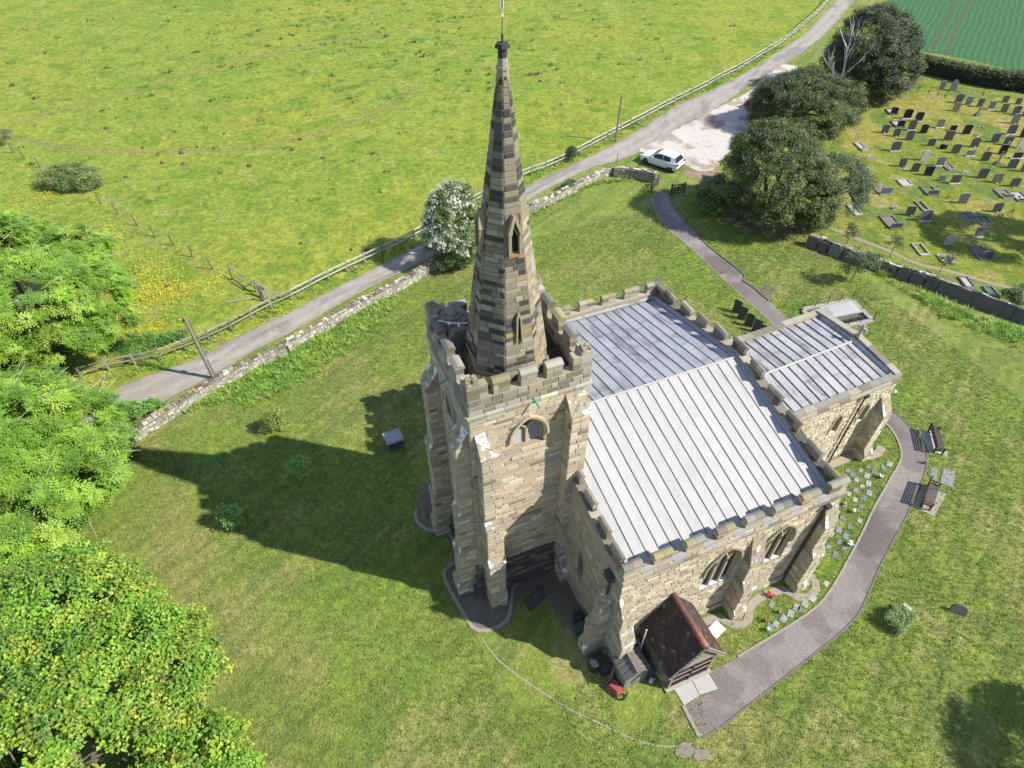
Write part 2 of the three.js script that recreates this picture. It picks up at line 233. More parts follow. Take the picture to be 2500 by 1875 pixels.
{ // gravel pull-in beside the road
  const tex = colorTex(1024, 1024, (u, v, o) => { const x = u * 12, y = v * 12; const c = fbm(x * 0.5, y * 0.5, 4), e = LAT[((v * 1024 & 255) << 8) + (u * 1024 & 255)], g = vn(u * 512 + 50, v * 512); o[0] = 0.56; o[1] = 0.5; o[2] = 0.44; mix3(o, [0.3, 0.22, 0.14], sstep(0.5, 0.68, c) * 0.75); const k = 0.3 + 0.5 * e + 0.5 * g + 0.3 * vn(u * 120, v * 120); o[0] *= k; o[1] *= k; o[2] *= k; });
  const poly = ragged(smooth([[30.47,-37.69], [34.7,-39.59], [39.32,-41.58], [43.89,-43.35], [50.37,-46.03], [60.89,-51.75], [61.98,-50.86], [60.42,-48.3], [56.55,-45.05], [51.3,-41.86], [45.88,-38.4], [42.46,-36.06], [41.05,-34.88], [38.07,-33.19], [35.71,-31.39], [34.11,-31.49], [33.41,-32.58], [33.48,-34.16], [33.05,-35.76], [31.75,-36.79]], 0.6, true), 0.25, 5);
  struct('gravel_pull_in', sheet(poly, 0.034, (x, z) => [x / 12, z / 12]), mat([1, 1, 1], 0.95, { map: tex, bumpMap: rep(speck, 6, 6), bumpScale: 0.02 }));
  const worn = colorTex(256, 256, (u, v, o) => { const c = fbm(u * 12, v * 12, 4); o[0] = 0.24 * (0.6 + 0.8 * c); o[1] = 0.17 * (0.6 + 0.8 * c); o[2] = 0.115 * (0.6 + 0.8 * c); });
  struct('bare_earth', sheet(ragged(smooth([[32.16,-31.75], [33.66,-32.24], [35.39,-31.97], [35.84,-30.89], [35.03,-29.9], [33.48,-30.22], [32.26,-30.83]], 0.4, true), 0.3, 6), 0.026, (x, z) => [x / 5, z / 5]), mat([1, 1, 1], 1, { map: worn }));
  struct('bare_earth', sheet(ragged(smooth([[32,-25.07], [33.05,-23.3], [33.93,-21.39], [37.83,-20.79], [38.49,-20.25], [35.97,-18.55], [32.94,-19.33], [31.46,-20.94], [30.57,-23.04]], 0.4, true), 0.35, 7), 0.026, (x, z) => [x / 5, z / 5]), mat([1, 1, 1], 1, { map: worn }));
}
// tarmac churchyard paths, with concrete edging
const pathTex = colorTex(1024, 1024, (u, v, o) => { const x = u * 16, y = v * 16; const c = fbm(x * 0.8, y * 0.8, 4), d = fbm(x * 0.3 + 9, y * 0.3, 3), e = LAT[((v * 1024 & 255) << 8) + (u * 1024 & 255)], g = vn(u * 400, v * 400); o[0] = 0.215; o[1] = 0.18; o[2] = 0.165; mix3(o, [0.31, 0.27, 0.245], sstep(0.42, 0.66, c) * 0.7); mix3(o, [0.12, 0.095, 0.085], sstep(0.5, 0.68, d) * 0.75); const k = 0.5 + 0.45 * e + 0.4 * g; o[0] *= k; o[1] *= k; o[2] *= k; });
const pathMat = mat([1, 1, 1], 0.95, { map: pathTex, bumpMap: rep(speck, 8, 8), bumpScale: 0.015 });
const pL = [[27.91,-29.9], [26.59,-28.44], [25.88,-26.99], [25.43,-25.13], [25.27,-22.72], [25.38,-20.82], [25.39,-14.01], [25.46,-11], [25.58,-9.03], [25.95,-6.71]], pR = [[28.5,-29.04], [28.33,-28.51], [27.86,-26.55], [27.36,-24.51], [27.23,-22.77], [27.01,-20.14], [27.18,-14.87], [26.75,-14.75], [26.93,-13.43], [27,-11.65], [27.02,-9.19], [27.58,-6.38]];
struct('path', sheet([...smooth(pL, 0.8), ...smooth(pR, 0.8).reverse()], 0.028, (x, z) => [x / 16, z / 16]), pathMat);
struct('path', sheet([[26.82,-13.38], [27.53,-13.08], [28.13,-13.62], [28.55,-12.84], [27.02,-11.64], [26.76,-12.26]], 0.034, (x, z) => [x / 16 + 0.3, z / 16]), mat([1, 0.95, 0.85], 1, { map: pathTex }));
const qOut = [[26.89,-0.76], [27.13,0.93], [27.18,2.32], [27.02,3.28], [26.46,4.46], [26.05,4.97], [24.94,5.83], [23.71,6.46], [21.88,7.52], [19.75,8.56], [18.1,9.37], [16.06,10.52], [14.83,11.14], [13.21,11.56], [11.54,11.86], [6.23,12.72], [5.14,12.89], [4.18,12.93]];
const qIn = [[25.63,-0.32], [25.89,1.7], [25.69,2.72], [25.14,3.77], [24.54,4.34], [22.56,5.36], [20.41,6.43], [18.63,7.43], [16.44,8.57], [14.52,9.5], [13.29,9.94], [11.85,10.18], [7.83,10.54], [6.67,10.6], [6.13,10.57]];
struct('path', sheet([...smooth(qOut, 0.6), [4.08,12.84], [4.08,12.28], [4.14,11.47], [6.08,11.44], ...smooth(qIn, 0.6).reverse()], 0.028, (x, z) => [x / 16, z / 16]), pathMat);
const edgeMat = mat([0.33, 0.29, 0.22], 0.95, { bumpMap: rep(speck, 2), bumpScale: 0.01 });
struct('kerb', kerbGeo(smooth(qIn.slice(0, 13), 0.5), 0.11, 0.07), edgeMat); struct('kerb', kerbGeo(smooth(qOut, 0.5), 0.09, 0.06), mat([0.17, 0.135, 0.11], 1));
struct('kerb', kerbGeo(smooth(pR.slice(1, 10), 0.5), 0.1, 0.1), mat([0.16, 0.135, 0.11], 1)); struct('kerb', kerbGeo(smooth(pL.slice(0, 9), 0.5), 0.08, 0.04), edgeMat);
struct('kerb', kerbGeo([[4.13,11.44], [4.07,12.84]], 0.16, 0.07), edgeMat);
struct('lawn_edging', kerbGeo(smooth([[-3.41,4.84], [-3.06,6.15], [-0.8,9.57], [0.07,10.5], [1.07,11.59], [1.92,12.31], [3.01,12.82], [3.99,13.02]], 0.5), 0.07, 0.03), edgeMat);

// ---------- masonry ----------
const grain = colorTex(512, 512, (u, v, o) => { const c = fbm(u * 24, v * 24, 4), e = LAT[((v * 512 & 255) << 8) + (u * 512 & 255)], w = vn(u * 90, v * 40), k = 0.62 + 0.42 * c + 0.16 * e + 0.14 * w; o[0] = k; o[1] = k * 0.995; o[2] = k * 0.98; mix3(o, [0.82, 0.84, 0.78], sstep(0.66, 0.74, fbm(u * 40 + 7, v * 40, 3)) * 0.5); });
const grainB = grayTex(512, 512, (u, v) => fbm(u * 60, v * 60, 3) * 0.7 + 0.3 * LAT[((v * 512 & 255) << 8) + (u * 512 & 255)]);
const stoneOpt = { map: grain, bumpMap: grainB, bumpScale: 0.014 };
const weatherTex = colorTex(512, 512, (u, v, o) => { const a = fbm(u * 9, v * 9, 4), b = fbm(u * 7 + 30, v * 7, 4), c = fbm(u * 10 + 70, v * 10, 4), g = fbm(u * 40, v * 40, 2); o[0] = 0.36; o[1] = 0.31; o[2] = 0.225; mix3(o, [0.2, 0.18, 0.14], sstep(0.5, 0.68, a)); mix3(o, [0.36, 0.29, 0.12], sstep(0.58, 0.68, c) * 0.7); mix3(o, [0.72, 0.71, 0.68], sstep(0.62, 0.65, b)); const k = 0.7 + 0.55 * g; o[0] *= k; o[1] *= k; o[2] *= k; });
const weatherM = mat([1, 1, 1], 0.95, { map: rep(weatherTex, 0.6), bumpMap: grainB, bumpScale: 0.014 });
const PAL = [ // linear rgb
  [.42, .345, .24], [.36, .3, .212], [.48, .405, .295], [.32, .278, .212], [.41, .305, .22], [.31, .287, .24], [.54, .475, .37], [.24, .195, .145], // 0-7 tower sandstone
  [.24, .2, .14], [.29, .245, .165], [.05, .047, .043], [.085, .079, .07], [.19, .165, .125], [.31, .245, .105], [.34, .3, .22], // 8-14 spire gritstone, 13 ochre lichen
  [.50, .435, .295], [.57, .505, .365], [.42, .355, .245], [.35, .305, .23], [.60, .56, .46], // 15-19 chancel rubble
  [.38, .355, .30], [.28, .26, .225], [.47, .45, .4], [.2, .165, .11], [.13, .1, .07], // 20-24 boundary wall, moss
].map((c, i) => c.map((v) => v * (i < 8 && i !== 7 ? 1.22 : i > 14 && i < 20 ? 1.1 : i > 7 && i < 15 ? 1.12 : 1)));
const palMats = PAL.map((c) => mat(c, 0.93, stoneOpt)), vcStone = mat([1, 1, 1], 0.93, { ...stoneOpt, vertexColors: true });
const stoneGeos = Array.from({ length: 8 }, (_, s) => { const r = rngOf(900 + s), m = new MB(), j = () => (r() - 0.5) * 0.05, B = [V3(-.5, -.5, 0), V3(.5, -.5, 0), V3(.5, .5, 0), V3(-.5, .5, 0)], F = [V3(-.455 + j(), -.42 + j(), 1 - r() * .3), V3(.455 + j(), -.42 + j(), 1 - r() * .3), V3(.455 + j(), .42 + j(), 1 - r() * .3), V3(-.455 + j(), .42 + j(), 1 - r() * .3)]; m.quad(F[0], F[1], F[2], F[3], [r() * 3, r() * 3]); for (let i = 0; i < 4; i++) { const k = (i + 1) % 4; m.quad(B[i], B[k], F[k], F[i], [r(), r()]); } const g = m.geo(); for (let i = 0; i < g.attributes.uv.count; i++) { g.attributes.uv.setXY(i, g.attributes.uv.getX(i) * 0.42 + s * 0.17, g.attributes.uv.getY(i) * 0.2 + s * 0.31); } return g; });
class Masonry {
  constructor(seed) { this.list = []; this.r = rngOf(seed); }
  // stones in courses over a face: O bottom left, U along, V up, N outward
  face(O, U, N, w, h, { V = UPV, ch = [0.17, 0.3], ln = [0.28, 0.75], gap = 0.018, prot = [0.012, 0.035], iv = () => [[0, w]], pick, rough = 0 } = {}) {
    const r = this.r; let v = 0;
    while (v < h - 0.04) {
      let c = mixn(ch[0], ch[1], r()); if (h - v - c < ch[0] * 0.7) c = h - v; const cb = r();
      for (const [a, b] of iv(v, v + c)) { let u = a; while (u < b - 0.03) { let l = mixn(ln[0], ln[1], r()); if (b - u - l < ln[0] * 0.6) l = b - u; const hh = c - gap - r() * rough * c, p = O.clone().addScaledVector(U, u + l / 2).addScaledVector(V, v + c / 2 + (r() - .5) * rough * c * .4); this.list.push({ p, U, V, N, w: Math.max(0.04, l - gap), h: hh, d: mixn(prot[0], prot[1], r()), t: pick(r, u, v, cb), k: 0.86 + 0.28 * r() }); u += l; } }
      v += c;
    }
    return this;
  }
  build(parent, name, stuffName, cap = 300, world = null) {
    const toCam = V3(0, 0, 0), q = V3(0, 0, 0), n = V3(0, 0, 0);
    for (const s of this.list) { q.copy(s.p); n.copy(s.N); if (world) { q.applyMatrix4(world); n.transformDirection(world); } toCam.copy(CAM).sub(q); const d2 = toCam.lengthSq(); s.score = s.w * s.h * Math.max(0, n.dot(toCam.normalize())) / d2; }
    this.list.sort((a, b) => b.score - a.score);
    const M = new THREE.Matrix4(), one = this.list.slice(0, cap), rest = this.list.slice(cap);
    one.forEach((s, i) => { const o = part(name, stoneGeos[(i * 5) % 8], palMats[s.t], parent); M.makeBasis(s.U, s.V, s.N); o.quaternion.setFromRotationMatrix(M); o.position.copy(s.p); o.scale.set(s.w, s.h, s.d); });
    if (!rest.length) return;
    const g0 = stoneGeos.map((g) => ({ p: g.attributes.position.array, u: g.attributes.uv.array })), nv = g0[0].p.length / 3, P = new Float32Array(rest.length * nv * 3), C = new Float32Array(P.length), T = new Float32Array(rest.length * nv * 2); let o = 0, o2 = 0;
    rest.forEach((s, i) => { const g = g0[i % 8], c = PAL[s.t], ox = (i * 0.37) % 7, oy = (i * 0.61) % 5; for (let k = 0; k < nv; k++) { const x = g.p[k * 3] * s.w, y = g.p[k * 3 + 1] * s.h, z = g.p[k * 3 + 2] * s.d; for (const [e, ax] of [[0, 'x'], [1, 'y'], [2, 'z']]) { P[o + e] = s.p[ax] + s.U[ax] * x + s.V[ax] * y + s.N[ax] * z; C[o + e] = c[e] * s.k; } o += 3; T[o2++] = g.u[k * 2] + ox; T[o2++] = g.u[k * 2 + 1] + oy; } });
    const g = new THREE.BufferGeometry(); g.setAttribute('position', new THREE.BufferAttribute(P, 3)); g.setAttribute('color', new THREE.BufferAttribute(C, 3)); g.setAttribute('uv', new THREE.BufferAttribute(T, 2)); g.computeVertexNormals();
    part(stuffName, g, vcStone, parent).userData.kind = 'stuff';
  }
}
const choose = (list) => (r) => list[Math.floor(r() * list.length)];
const archHW = (a, spring, apex) => { const R = apex - spring, r = (a * a + R * R) / (2 * a); return (v) => v <= spring ? a : v >= apex ? 0 : Math.max(0, Math.sqrt(Math.max(0, r * r - (v - spring) ** 2)) - (r - a)); };
function archPts(c, y0, a, spring, apex, grow = 0, n = 9) { const hw = archHW(a + grow, spring, apex + grow * 1.25), P = []; P.push([c - a - grow, y0]); for (let i = 0; i <= n; i++) { const v = mixn(spring, apex + grow * 1.25, i / n); P.push([c - hw(v), v]); } for (let i = n - 1; i >= 0; i--) { const v = mixn(spring, apex + grow * 1.25, i / n); P.push([c + hw(v), v]); } P.push([c + a + grow, y0]); return P; }
function ringShape(c, y0, a, spring, apex, g0, g1) { return shapeOf([...archPts(c, y0, a, spring, apex, g1), ...archPts(c, y0, a, spring, apex, g0).reverse()]); }
const shapeOf = (P) => new THREE.Shape(P.map((p) => new THREE.Vector2(...p)));
// slab with holes: outline in (u, v), front face on the plane through O, thickness going inwards
function slab(O, U, N, outline, holes, t) { const s = shapeOf(outline); for (const h of holes) s.holes.push(new THREE.Path(h.map((p) => new THREE.Vector2(...p)))); const g = new THREE.ExtrudeGeometry(s, { depth: t, bevelEnabled: false }); g.translate(0, 0, -t); const m = new THREE.Matrix4().makeBasis(U, UPV, N); m.setPosition(O); g.applyMatrix4(m); return g; }
// intervals of a face with openings cut out: op = { c, y0, y1, hw(v) }
const cut = (w, ops, edge = () => [0, w]) => (v0, v1) => { const e0 = edge(v0), e1 = edge(v1); let L = [[Math.max(e0[0], e1[0]), Math.min(e0[1], e1[1])]]; for (const o of ops) { if (v1 <= o.y0 || v0 >= o.y1) continue; const h = Math.max(o.hw(Math.max(v0, o.y0)), o.hw(Math.min(v1, o.y1 - 0.001))) + 0.01, a = o.c - h, b = o.c + h; L = L.flatMap(([p, q]) => b <= p || a >= q ? [[p, q]] : [[p, a], [b, q]].filter(([x, y]) => y - x > 0.04)); } return L.filter(([x, y]) => y - x > 0.04); };
const mortar = mat([.34, .29, .2], 1, stoneOpt), mortarDark = mat([.15, .13, .1], 1, stoneOpt);
const X = V3(1, 0, 0), Z = V3(0, 0, 1), NX = V3(-1, 0, 0), NZ = V3(0, 0, -1);

const church = thing('church', 'sandstone parish church with battlemented west tower, octagonal spire and pale metal roofs', 'church');
const sub = (name, label) => { const g = new THREE.Group(); g.name = name; if (label) g.userData.label = label; church.add(g); return g; };
const tower = sub('tower'), spire = sub('spire'), nave = sub('nave'), chancel = sub('chancel'), porch = sub('porch', 'small south porch with steep brown tiled roof and slatted timber gates');

const pTower = (r, u, v, cb) => { const x = r(); return x < 0.24 ? 0 : x < 0.42 ? 1 : x < 0.6 ? 2 : x < 0.72 ? 3 : x < 0.82 ? 4 : x < 0.9 ? 5 : x < 0.965 ? 6 : 7; };
const pPlinth = choose([11, 24, 24, 10, 11, 12, 23, 12]), pParapet = choose([5, 3, 12, 14, 20, 21, 8, 9]);
const pLow = (r, u, v, cb) => v < 0.7 && r() < 0.5 ? 12 : pTower(r, u, v, cb);

// buttress: profile of stages [top, projection] from the ground up, each weathered back to the next
function buttress(ms, parent, O, U, N, w, stages, pick, endY, sidesToo = true, caps3 = 1) {
  const prof = [[0, 0], [stages[0][1], 0]], caps = []; stages.forEach(([y, p], i) => { const nx = stages[i + 1], np = nx ? nx[1] : 0, ny = nx ? y + (p - np) * 1.7 : endY; prof.push([p, y], [np, ny]); caps.push([p, y, np, ny]); }); prof.push([0, 0]);
  const C = O.clone(), g = new THREE.ExtrudeGeometry(shapeOf(prof.slice(0, -1)), { depth: w, bevelEnabled: false }); g.translate(0, 0, -w / 2);
  const side = U.clone(), m = new THREE.Matrix4().makeBasis(N, UPV, N.clone().cross(UPV)); m.setPosition(C); g.applyMatrix4(m);
  part('buttress', g, mortar, parent);
  const L = C.clone().addScaledVector(U, -w / 2); let y0 = 0;
  stages.forEach(([y, p]) => { ms.face(L.clone().addScaledVector(N, p).setY(y0), U, N, w, y - y0, { pick, ln: [0.3, w * 0.8], ch: [0.2, 0.32] }); if (sidesToo) { ms.face(L.clone().setY(y0), N, U.clone().negate(), p, y - y0, { pick, ln: [0.3, 0.6] }); ms.face(L.clone().addScaledVector(U, w).addScaledVector(N, p).setY(y0), N.clone().negate(), U, p, y - y0, { pick, ln: [0.3, 0.6] }); } const c = caps[stages.findIndex((s) => s[0] === y)]; y0 = c[3]; });
  for (const [p, y, np, ny] of caps) { const b = new MB(), e = 0.05, a = (k, q, yy) => C.clone().addScaledVector(U, k * (w / 2 + 0.03)).addScaledVector(N, q).setY(C.y + yy); b.quad(a(-1, p + e, y - 0.02), a(1, p + e, y - 0.02), a(1, np, ny + 0.05), a(-1, np, ny + 0.05)); b.quad(a(-1, p + e, y - 0.1), a(1, p + e, y - 0.1), a(1, p + e, y - 0.02), a(-1, p + e, y - 0.02)); for (const k of [-1, 1]) b.tri(a(k, p + e, y - 0.06), a(k, np, ny - 0.1), a(k, np, ny + 0.05), [0, 0], [1, 0], [1, 1]); part('weathering', b.geo(), caps3 === null ? palMats[17] : weatherM, parent); }
}
// merlon of two courses with a saddleback coping; along = direction of its length
const lichen = [[.3, .26, .14], [.27, .245, .19], [.34, .31, .25], [.2, .185, .155], [.24, .215, .16], [.18, .16, .13], [.3, .28, .24]];
function merlon(parent, r, c, along, len, thick, y0, y1, tones = [5, 3, 12, 14, 20], capTones = lichen, base = null) {
  const m = new MB(), M = new THREE.Matrix4().makeBasis(along, UPV, along.clone().cross(UPV)); M.setPosition(c.x, 0, c.z); m.m = M; const ym = mixn(y0, y1 - 0.16, 0.5), b0 = base === null ? y0 - 0.01 : base;
  for (const [a, b] of [[b0, ym], [ym, y1 - 0.15]]) { const s = (r() - 0.5) * len * 0.4; for (const [p, q] of [[-len / 2, s], [s, len / 2]]) { const k = PAL[tones[Math.floor(r() * tones.length)]], f = 0.85 + 0.3 * r(); m.col = k.map((v) => v * f); m.box((p + q) / 2, (a + b) / 2, 0, q - p - 0.012, b - a - 0.01, thick - r() * 0.02); } }
  const n = len > 0.8 ? 2 : 1; for (let i = 0; i < n; i++) { const k = capTones[Math.floor(r() * capTones.length)], L = (len + 0.05) / n, x = -(len + 0.05) / 2 + L * (i + 0.5), f = 0.8 + 0.4 * r(); m.col = k.map((v) => v * f); m.box(x, y1 - 0.105, 0, L - 0.012, 0.09, thick + 0.07); m.box(x, y1 - 0.015, 0, L - 0.012, 0.09, thick + 0.06, 1, 0.3); }
  return part('merlon', m.geo(), vcStone, parent);
}
function coping(parent, name, a, b, w, h, tones, seed) { const r = rngOf(seed), L = a.distanceTo(b), n = Math.max(1, Math.round(L / 0.75)); for (let i = 0; i < n; i++) { const m = new MB(); m.beam(a.clone().lerp(b, (i + 0.01) / n), a.clone().lerp(b, (i + 0.99) / n), w - r() * 0.02, h - r() * 0.015); part(name, m.geo(), palMats[tones[Math.floor(r() * tones.length)]], parent); } }

// ---------- tower ----------
{
  const ms = new Masonry(21), h = 2.55, H = 13.88, r = rngOf(77);
  const win = { c: 2.5, y0: 11.05, y1: 12.8, hw: archHW(0.68, 11.75, 12.75) }, wWin = { c: 2.55, y0: 11.05, y1: 12.8, hw: archHW(0.62, 11.75, 12.75) }, wLow = { c: 2.55, y0: 4.3, y1: 6.5, hw: archHW(0.6, 5.4, 6.4) };
  const rect = (w) => [[0, 0], [w, 0], [w, H], [0, H]], wallS = V3(-h, 0, h), wallW = V3(-h, 0, -h);
  part('wall', slab(wallS, X, Z, rect(2 * h), [archPts(2.5, 11.05, 0.68, 11.75, 12.75)], 0.55), mortar, tower);
  part('wall', slab(wallW, Z, NX, rect(2 * h - 0.56), [archPts(2.55, 11.05, 0.62, 11.75, 12.75), archPts(2.55, 4.3, 0.6, 5.4, 6.4)], 0.55), mortar, tower);
  part('wall', slab(V3(h, 0, h - 0.56), NZ, X, rect(2 * h - 1.12), [], 0.55), mortar, tower);
  part('wall', slab(V3(h, 0, -h), NX, NZ, rect(2 * h - 0.56), [], 0.55), mortar, tower);
  const lime = { ch: [0.12, 0.25], ln: [0.34, 1.0], prot: [0.01, 0.028] };
  ms.face(V3(-h, 2.5, h), X, Z, 2 * h, 11.2, { pick: pTower, iv: (a, b) => cut(2 * h, [win])(a + 2.5, b + 2.5), ...lime });
  ms.face(V3(-h, 13.86, h), X, Z, 2 * h, 0.82, { pick: pParapet, ch: [0.24, 0.3] });
  ms.face(V3(-h, 2.5, -h), Z, NX, 2 * h, 11.2, { pick: pTower, iv: (a, b) => cut(2 * h, [wWin, wLow])(a + 2.5, b + 2.5), ...lime });
  ms.face(V3(-h, 13.86, -h), Z, NX, 2 * h, 0.82, { pick: pParapet, ch: [0.24, 0.3] });
  ms.face(V3(h, 8.6, h), NZ, X, 2 * h, 6.08, { pick: pParapet });
  for (const [x, z, a, b] of [[0, h - 0.18, 2 * h, 0.36], [0, -h + 0.18, 2 * h, 0.36], [-h + 0.18, 0, 0.36, 2 * h - 0.74], [h - 0.18, 0, 0.36, 2 * h - 0.74]]) part('parapet', new MB().box(x, 14.28, z, a, 0.82, b).geo(), mortar, tower);
  // inner faces of the parapet
  for (const [o, u, n] of [[V3(h - 0.36, 13.9, h - 0.36), NX, NZ], [V3(h - 0.36, 13.9, -h + 0.36), Z, NX], [V3(-h + 0.36, 13.9, h - 0.36), NZ, X], [V3(-h + 0.36, 13.9, -h + 0.36), X, Z]]) ms.face(o, u, n, 4.38, 0.78, { pick: pParapet, ch: [0.24, 0.3] });
  // stepped plinth
  for (const [i, p, y0, y1] of [[0, 0.3, 0, 0.75], [1, 0.2, 0.75, 1.6], [2, 0.1, 1.6, 2.5]]) { part('plinth', new MB().box(0, (y0 + y1) / 2, 0, 2 * (h + p), y1 - y0, 2 * (h + p)).geo(), mortarDark, tower); ms.face(V3(-h - p, y0, h + p), X, Z, 2 * (h + p), y1 - y0, { pick: pPlinth, ch: [0.24, 0.32] }); ms.face(V3(-h - p, y0, -h - p), Z, NX, 2 * (h + p), y1 - y0, { pick: pPlinth, ch: [0.24, 0.32] }); coping(tower, 'plinth_moulding', V3(-h - p - 0.03, y1, h + p), V3(h + p + 0.03, y1, h + p), 0.16, 0.07, [12, 11, 24], 300 + i); coping(tower, 'plinth_moulding', V3(-h - p, y1, -h - p), V3(-h - p, y1, h + p), 0.16, 0.07, [12, 11, 24], 310 + i); }
  // string course below the parapet
  for (const [a, b, s] of [[V3(-h - 0.08, 13.8, h + 0.03), V3(h + 0.08, 13.8, h + 0.03), 1], [V3(-h - 0.03, 13.8, -h - 0.08), V3(-h - 0.03, 13.8, h), 2], [V3(h + 0.03, 13.8, h), V3(h + 0.03, 13.8, -h), 3]]) coping(tower, 'string_course', a, b, 0.17, 0.13, [14, 20, 22, 6, 3], 320 + s);
  // angle buttresses
  const st = [[1.0, 1.15], [4.1, 0.95], [7.1, 0.78], [11.9, 0.6]], sNW = [[1.0, 1.15], [3.6, 1.0], [7.6, 0.82], [11.6, 0.62]];
  buttress(ms, tower, V3(-1.93, 0, h), X, Z, 0.82, st, pTower, 12.75);
  buttress(ms, tower, V3(1.96, 0, h), X, Z, 0.84, [[1.0, 1.1], [12.75, 0.6]], pTower, 13.45);
  buttress(ms, tower, V3(-h, 0, 1.93), Z, NX, 0.82, st, pTower, 12.75);
  buttress(ms, tower, V3(-h, 0, -1.93), Z, NX, 0.82, sNW, pTower, 12.6);
  // parapet merlons
  const cap = (c, al, w, y1, t) => merlon(tower, r, c, al, w, 0.34, 14.7, y1, [5, 3, 12, 14, 8], t);
  for (const k of [-1.18, -0.08, 0.97]) for (const [c, al] of [[V3(k, 0, h - 0.18), X], [V3(k, 0, -h + 0.18), X], [V3(-h + 0.18, 0, k), Z], [V3(h - 0.18, 0, k), Z]]) cap(c, al, 0.66, 15.32 + r() * 0.08, lichen);
  for (const [sx, sz] of [[-1, 1], [1, 1], [-1, -1], [1, -1]]) { // corner merlons: L-shaped, worn and crusted with lichen
    const m = new MB(), r2 = rngOf(40 + sx + sz * 3); for (let i = 0; i < 3; i++) for (const [dx, dz, lx, lz] of [[0.25, 0.22, 0.5, 0.44], [0.66, 0.19, 0.34, 0.38], [0.19, 0.6, 0.38, 0.34]]) { const q = PAL[[5, 3, 14, 12, 20][Math.floor(r2() * 5)]]; { const f = 0.8 + 0.4 * r2(); m.col = q.map((v) => v * f); } const top = i === 2 && (lx < 0.5) ? 0.1 : 0.26; m.box(sx * (h - dx), 14.7 + i * 0.27 + top / 2, sz * (h - dz), lx - r2() * 0.03, top, lz - r2() * 0.03); }
    for (let i = 0; i < 26; i++) { { const f = 0.8 + 0.5 * r2(); m.col = lichen[Math.floor(r2() * 2)].map((v) => v * f); } const s = 0.1 + r2() * 0.12; m.box(sx * (h - 0.06 - r2() * 0.4), 15.5 + r2() * 0.06, sz * (h - 0.06 - r2() * 0.34), s, 0.06 + r2() * 0.14, s, 0.55); }
    part('corner_merlon', m.geo(), vcStone, tower);
  }
  // leaded walk behind the parapet, stair cap with its little door
  part('tower_roof', new MB().box(0, 13.86, 0, 4.38, 0.12, 4.38).geo(), mat([.3, .25, .21], 0.95, { map: pathTex }), tower);
  const tw = mat([.21, .185, .14], 1, stoneOpt);
  { const m = new MB(), N8 = 10, cx = -1.62, cz = -1.72; for (let j = 0; j < 7; j++) for (let i = 0; i < N8; i++) { const a0 = i / N8 * TAU, a1 = (i + 1) / N8 * TAU - 0.05, R0 = [0.82, 0.82, 0.8, 0.74, 0.6, 0.4, 0.2][j], R1 = [0.82, 0.8, 0.74, 0.6, 0.4, 0.2, 0.02][j], y0 = [13.9, 14.35, 14.75, 15.0, 15.22, 15.38, 15.47][j], y1 = [14.35, 14.75, 15.0, 15.22, 15.38, 15.47, 15.5][j], f = 0.75 + 0.5 * r(); m.col = [.22 * f, .195 * f, .15 * f]; const jj = 0.03 + r() * 0.06, P = (a, R, y) => V3(cx + Math.cos(a) * (R - 0.02), y, cz - Math.sin(a) * (R - 0.02)), Q = (a, R, y) => V3(cx + Math.cos(a) * (R + jj), y, cz - Math.sin(a) * (R + jj)); m.quad(Q(a0, R0, y0 + 0.02), Q(a1, R0, y0 + 0.02), Q(a1, R1, y1 - 0.02), Q(a0, R1, y1 - 0.02)); m.quad(P(a0 - 0.05, R0, y0), P(a1 + 0.05, R0, y0), P(a1 + 0.05, R1, y1), P(a0 - 0.05, R1, y1)); } part('stair_turret', m.geo(), vcStone, tower); }
  const doorPart = (name, geo, m) => { const o = part(name, geo, m, tower); o.position.set(-1.62, 13.92, -0.84); o.rotation.y = 0.12; };
  doorPart('door_surround', (() => { const s = shapeOf([[-0.46, 0], [0.46, 0], [0.46, 1.1], [0.25, 1.3], [-0.25, 1.3], [-0.46, 1.1]]); s.holes.push(new THREE.Path(archPts(0, 0.02, 0.31, 0.75, 1.15).map((p) => new THREE.Vector2(...p)))); const g = new THREE.ExtrudeGeometry(s, { depth: 0.3, bevelEnabled: false }); g.translate(0, 0, -0.22); return g; })(), tw);
  const plankM = [mat([.2, .195, .185], 0.9), mat([.24, .23, .22], 0.9), mat([.17, .165, .16], 0.9)];
  for (let i = 0; i < 5; i++) { const x0 = -0.3 + i * 0.12, hw = archHW(0.31, 0.75, 1.15); const top = (x) => { for (let y = 1.14; y > 0.75; y -= 0.01) if (hw(y) >= Math.abs(x)) return y; return 0.75; }; const m = new MB(), a = top(x0), b = top(x0 + 0.115); const q = (x, y, z) => V3(x, y, z); m.quad(q(x0, 0, 0.02), q(x0 + 0.115, 0, 0.02), q(x0 + 0.115, b, 0.02), q(x0, a, 0.02)); m.quad(q(x0 + 0.115, 0, 0.02), q(x0 + 0.115, 0, -0.04), q(x0 + 0.115, b, -0.04), q(x0 + 0.115, b, 0.02)); doorPart('door_plank', m.geo(), plankM[i % 3]); }
  doorPart('door_sill', new MB().box(0, 0.03, 0.12, 0.75, 0.08, 0.22).geo(), mat([.33, .33, .33], 0.8));
  // belfry openings: hood mould, two lights with a mullion, louvre boards
  const louvreM = mat([.34, .33, .31], 0.85, { map: grain }), frameM = palMats[0];
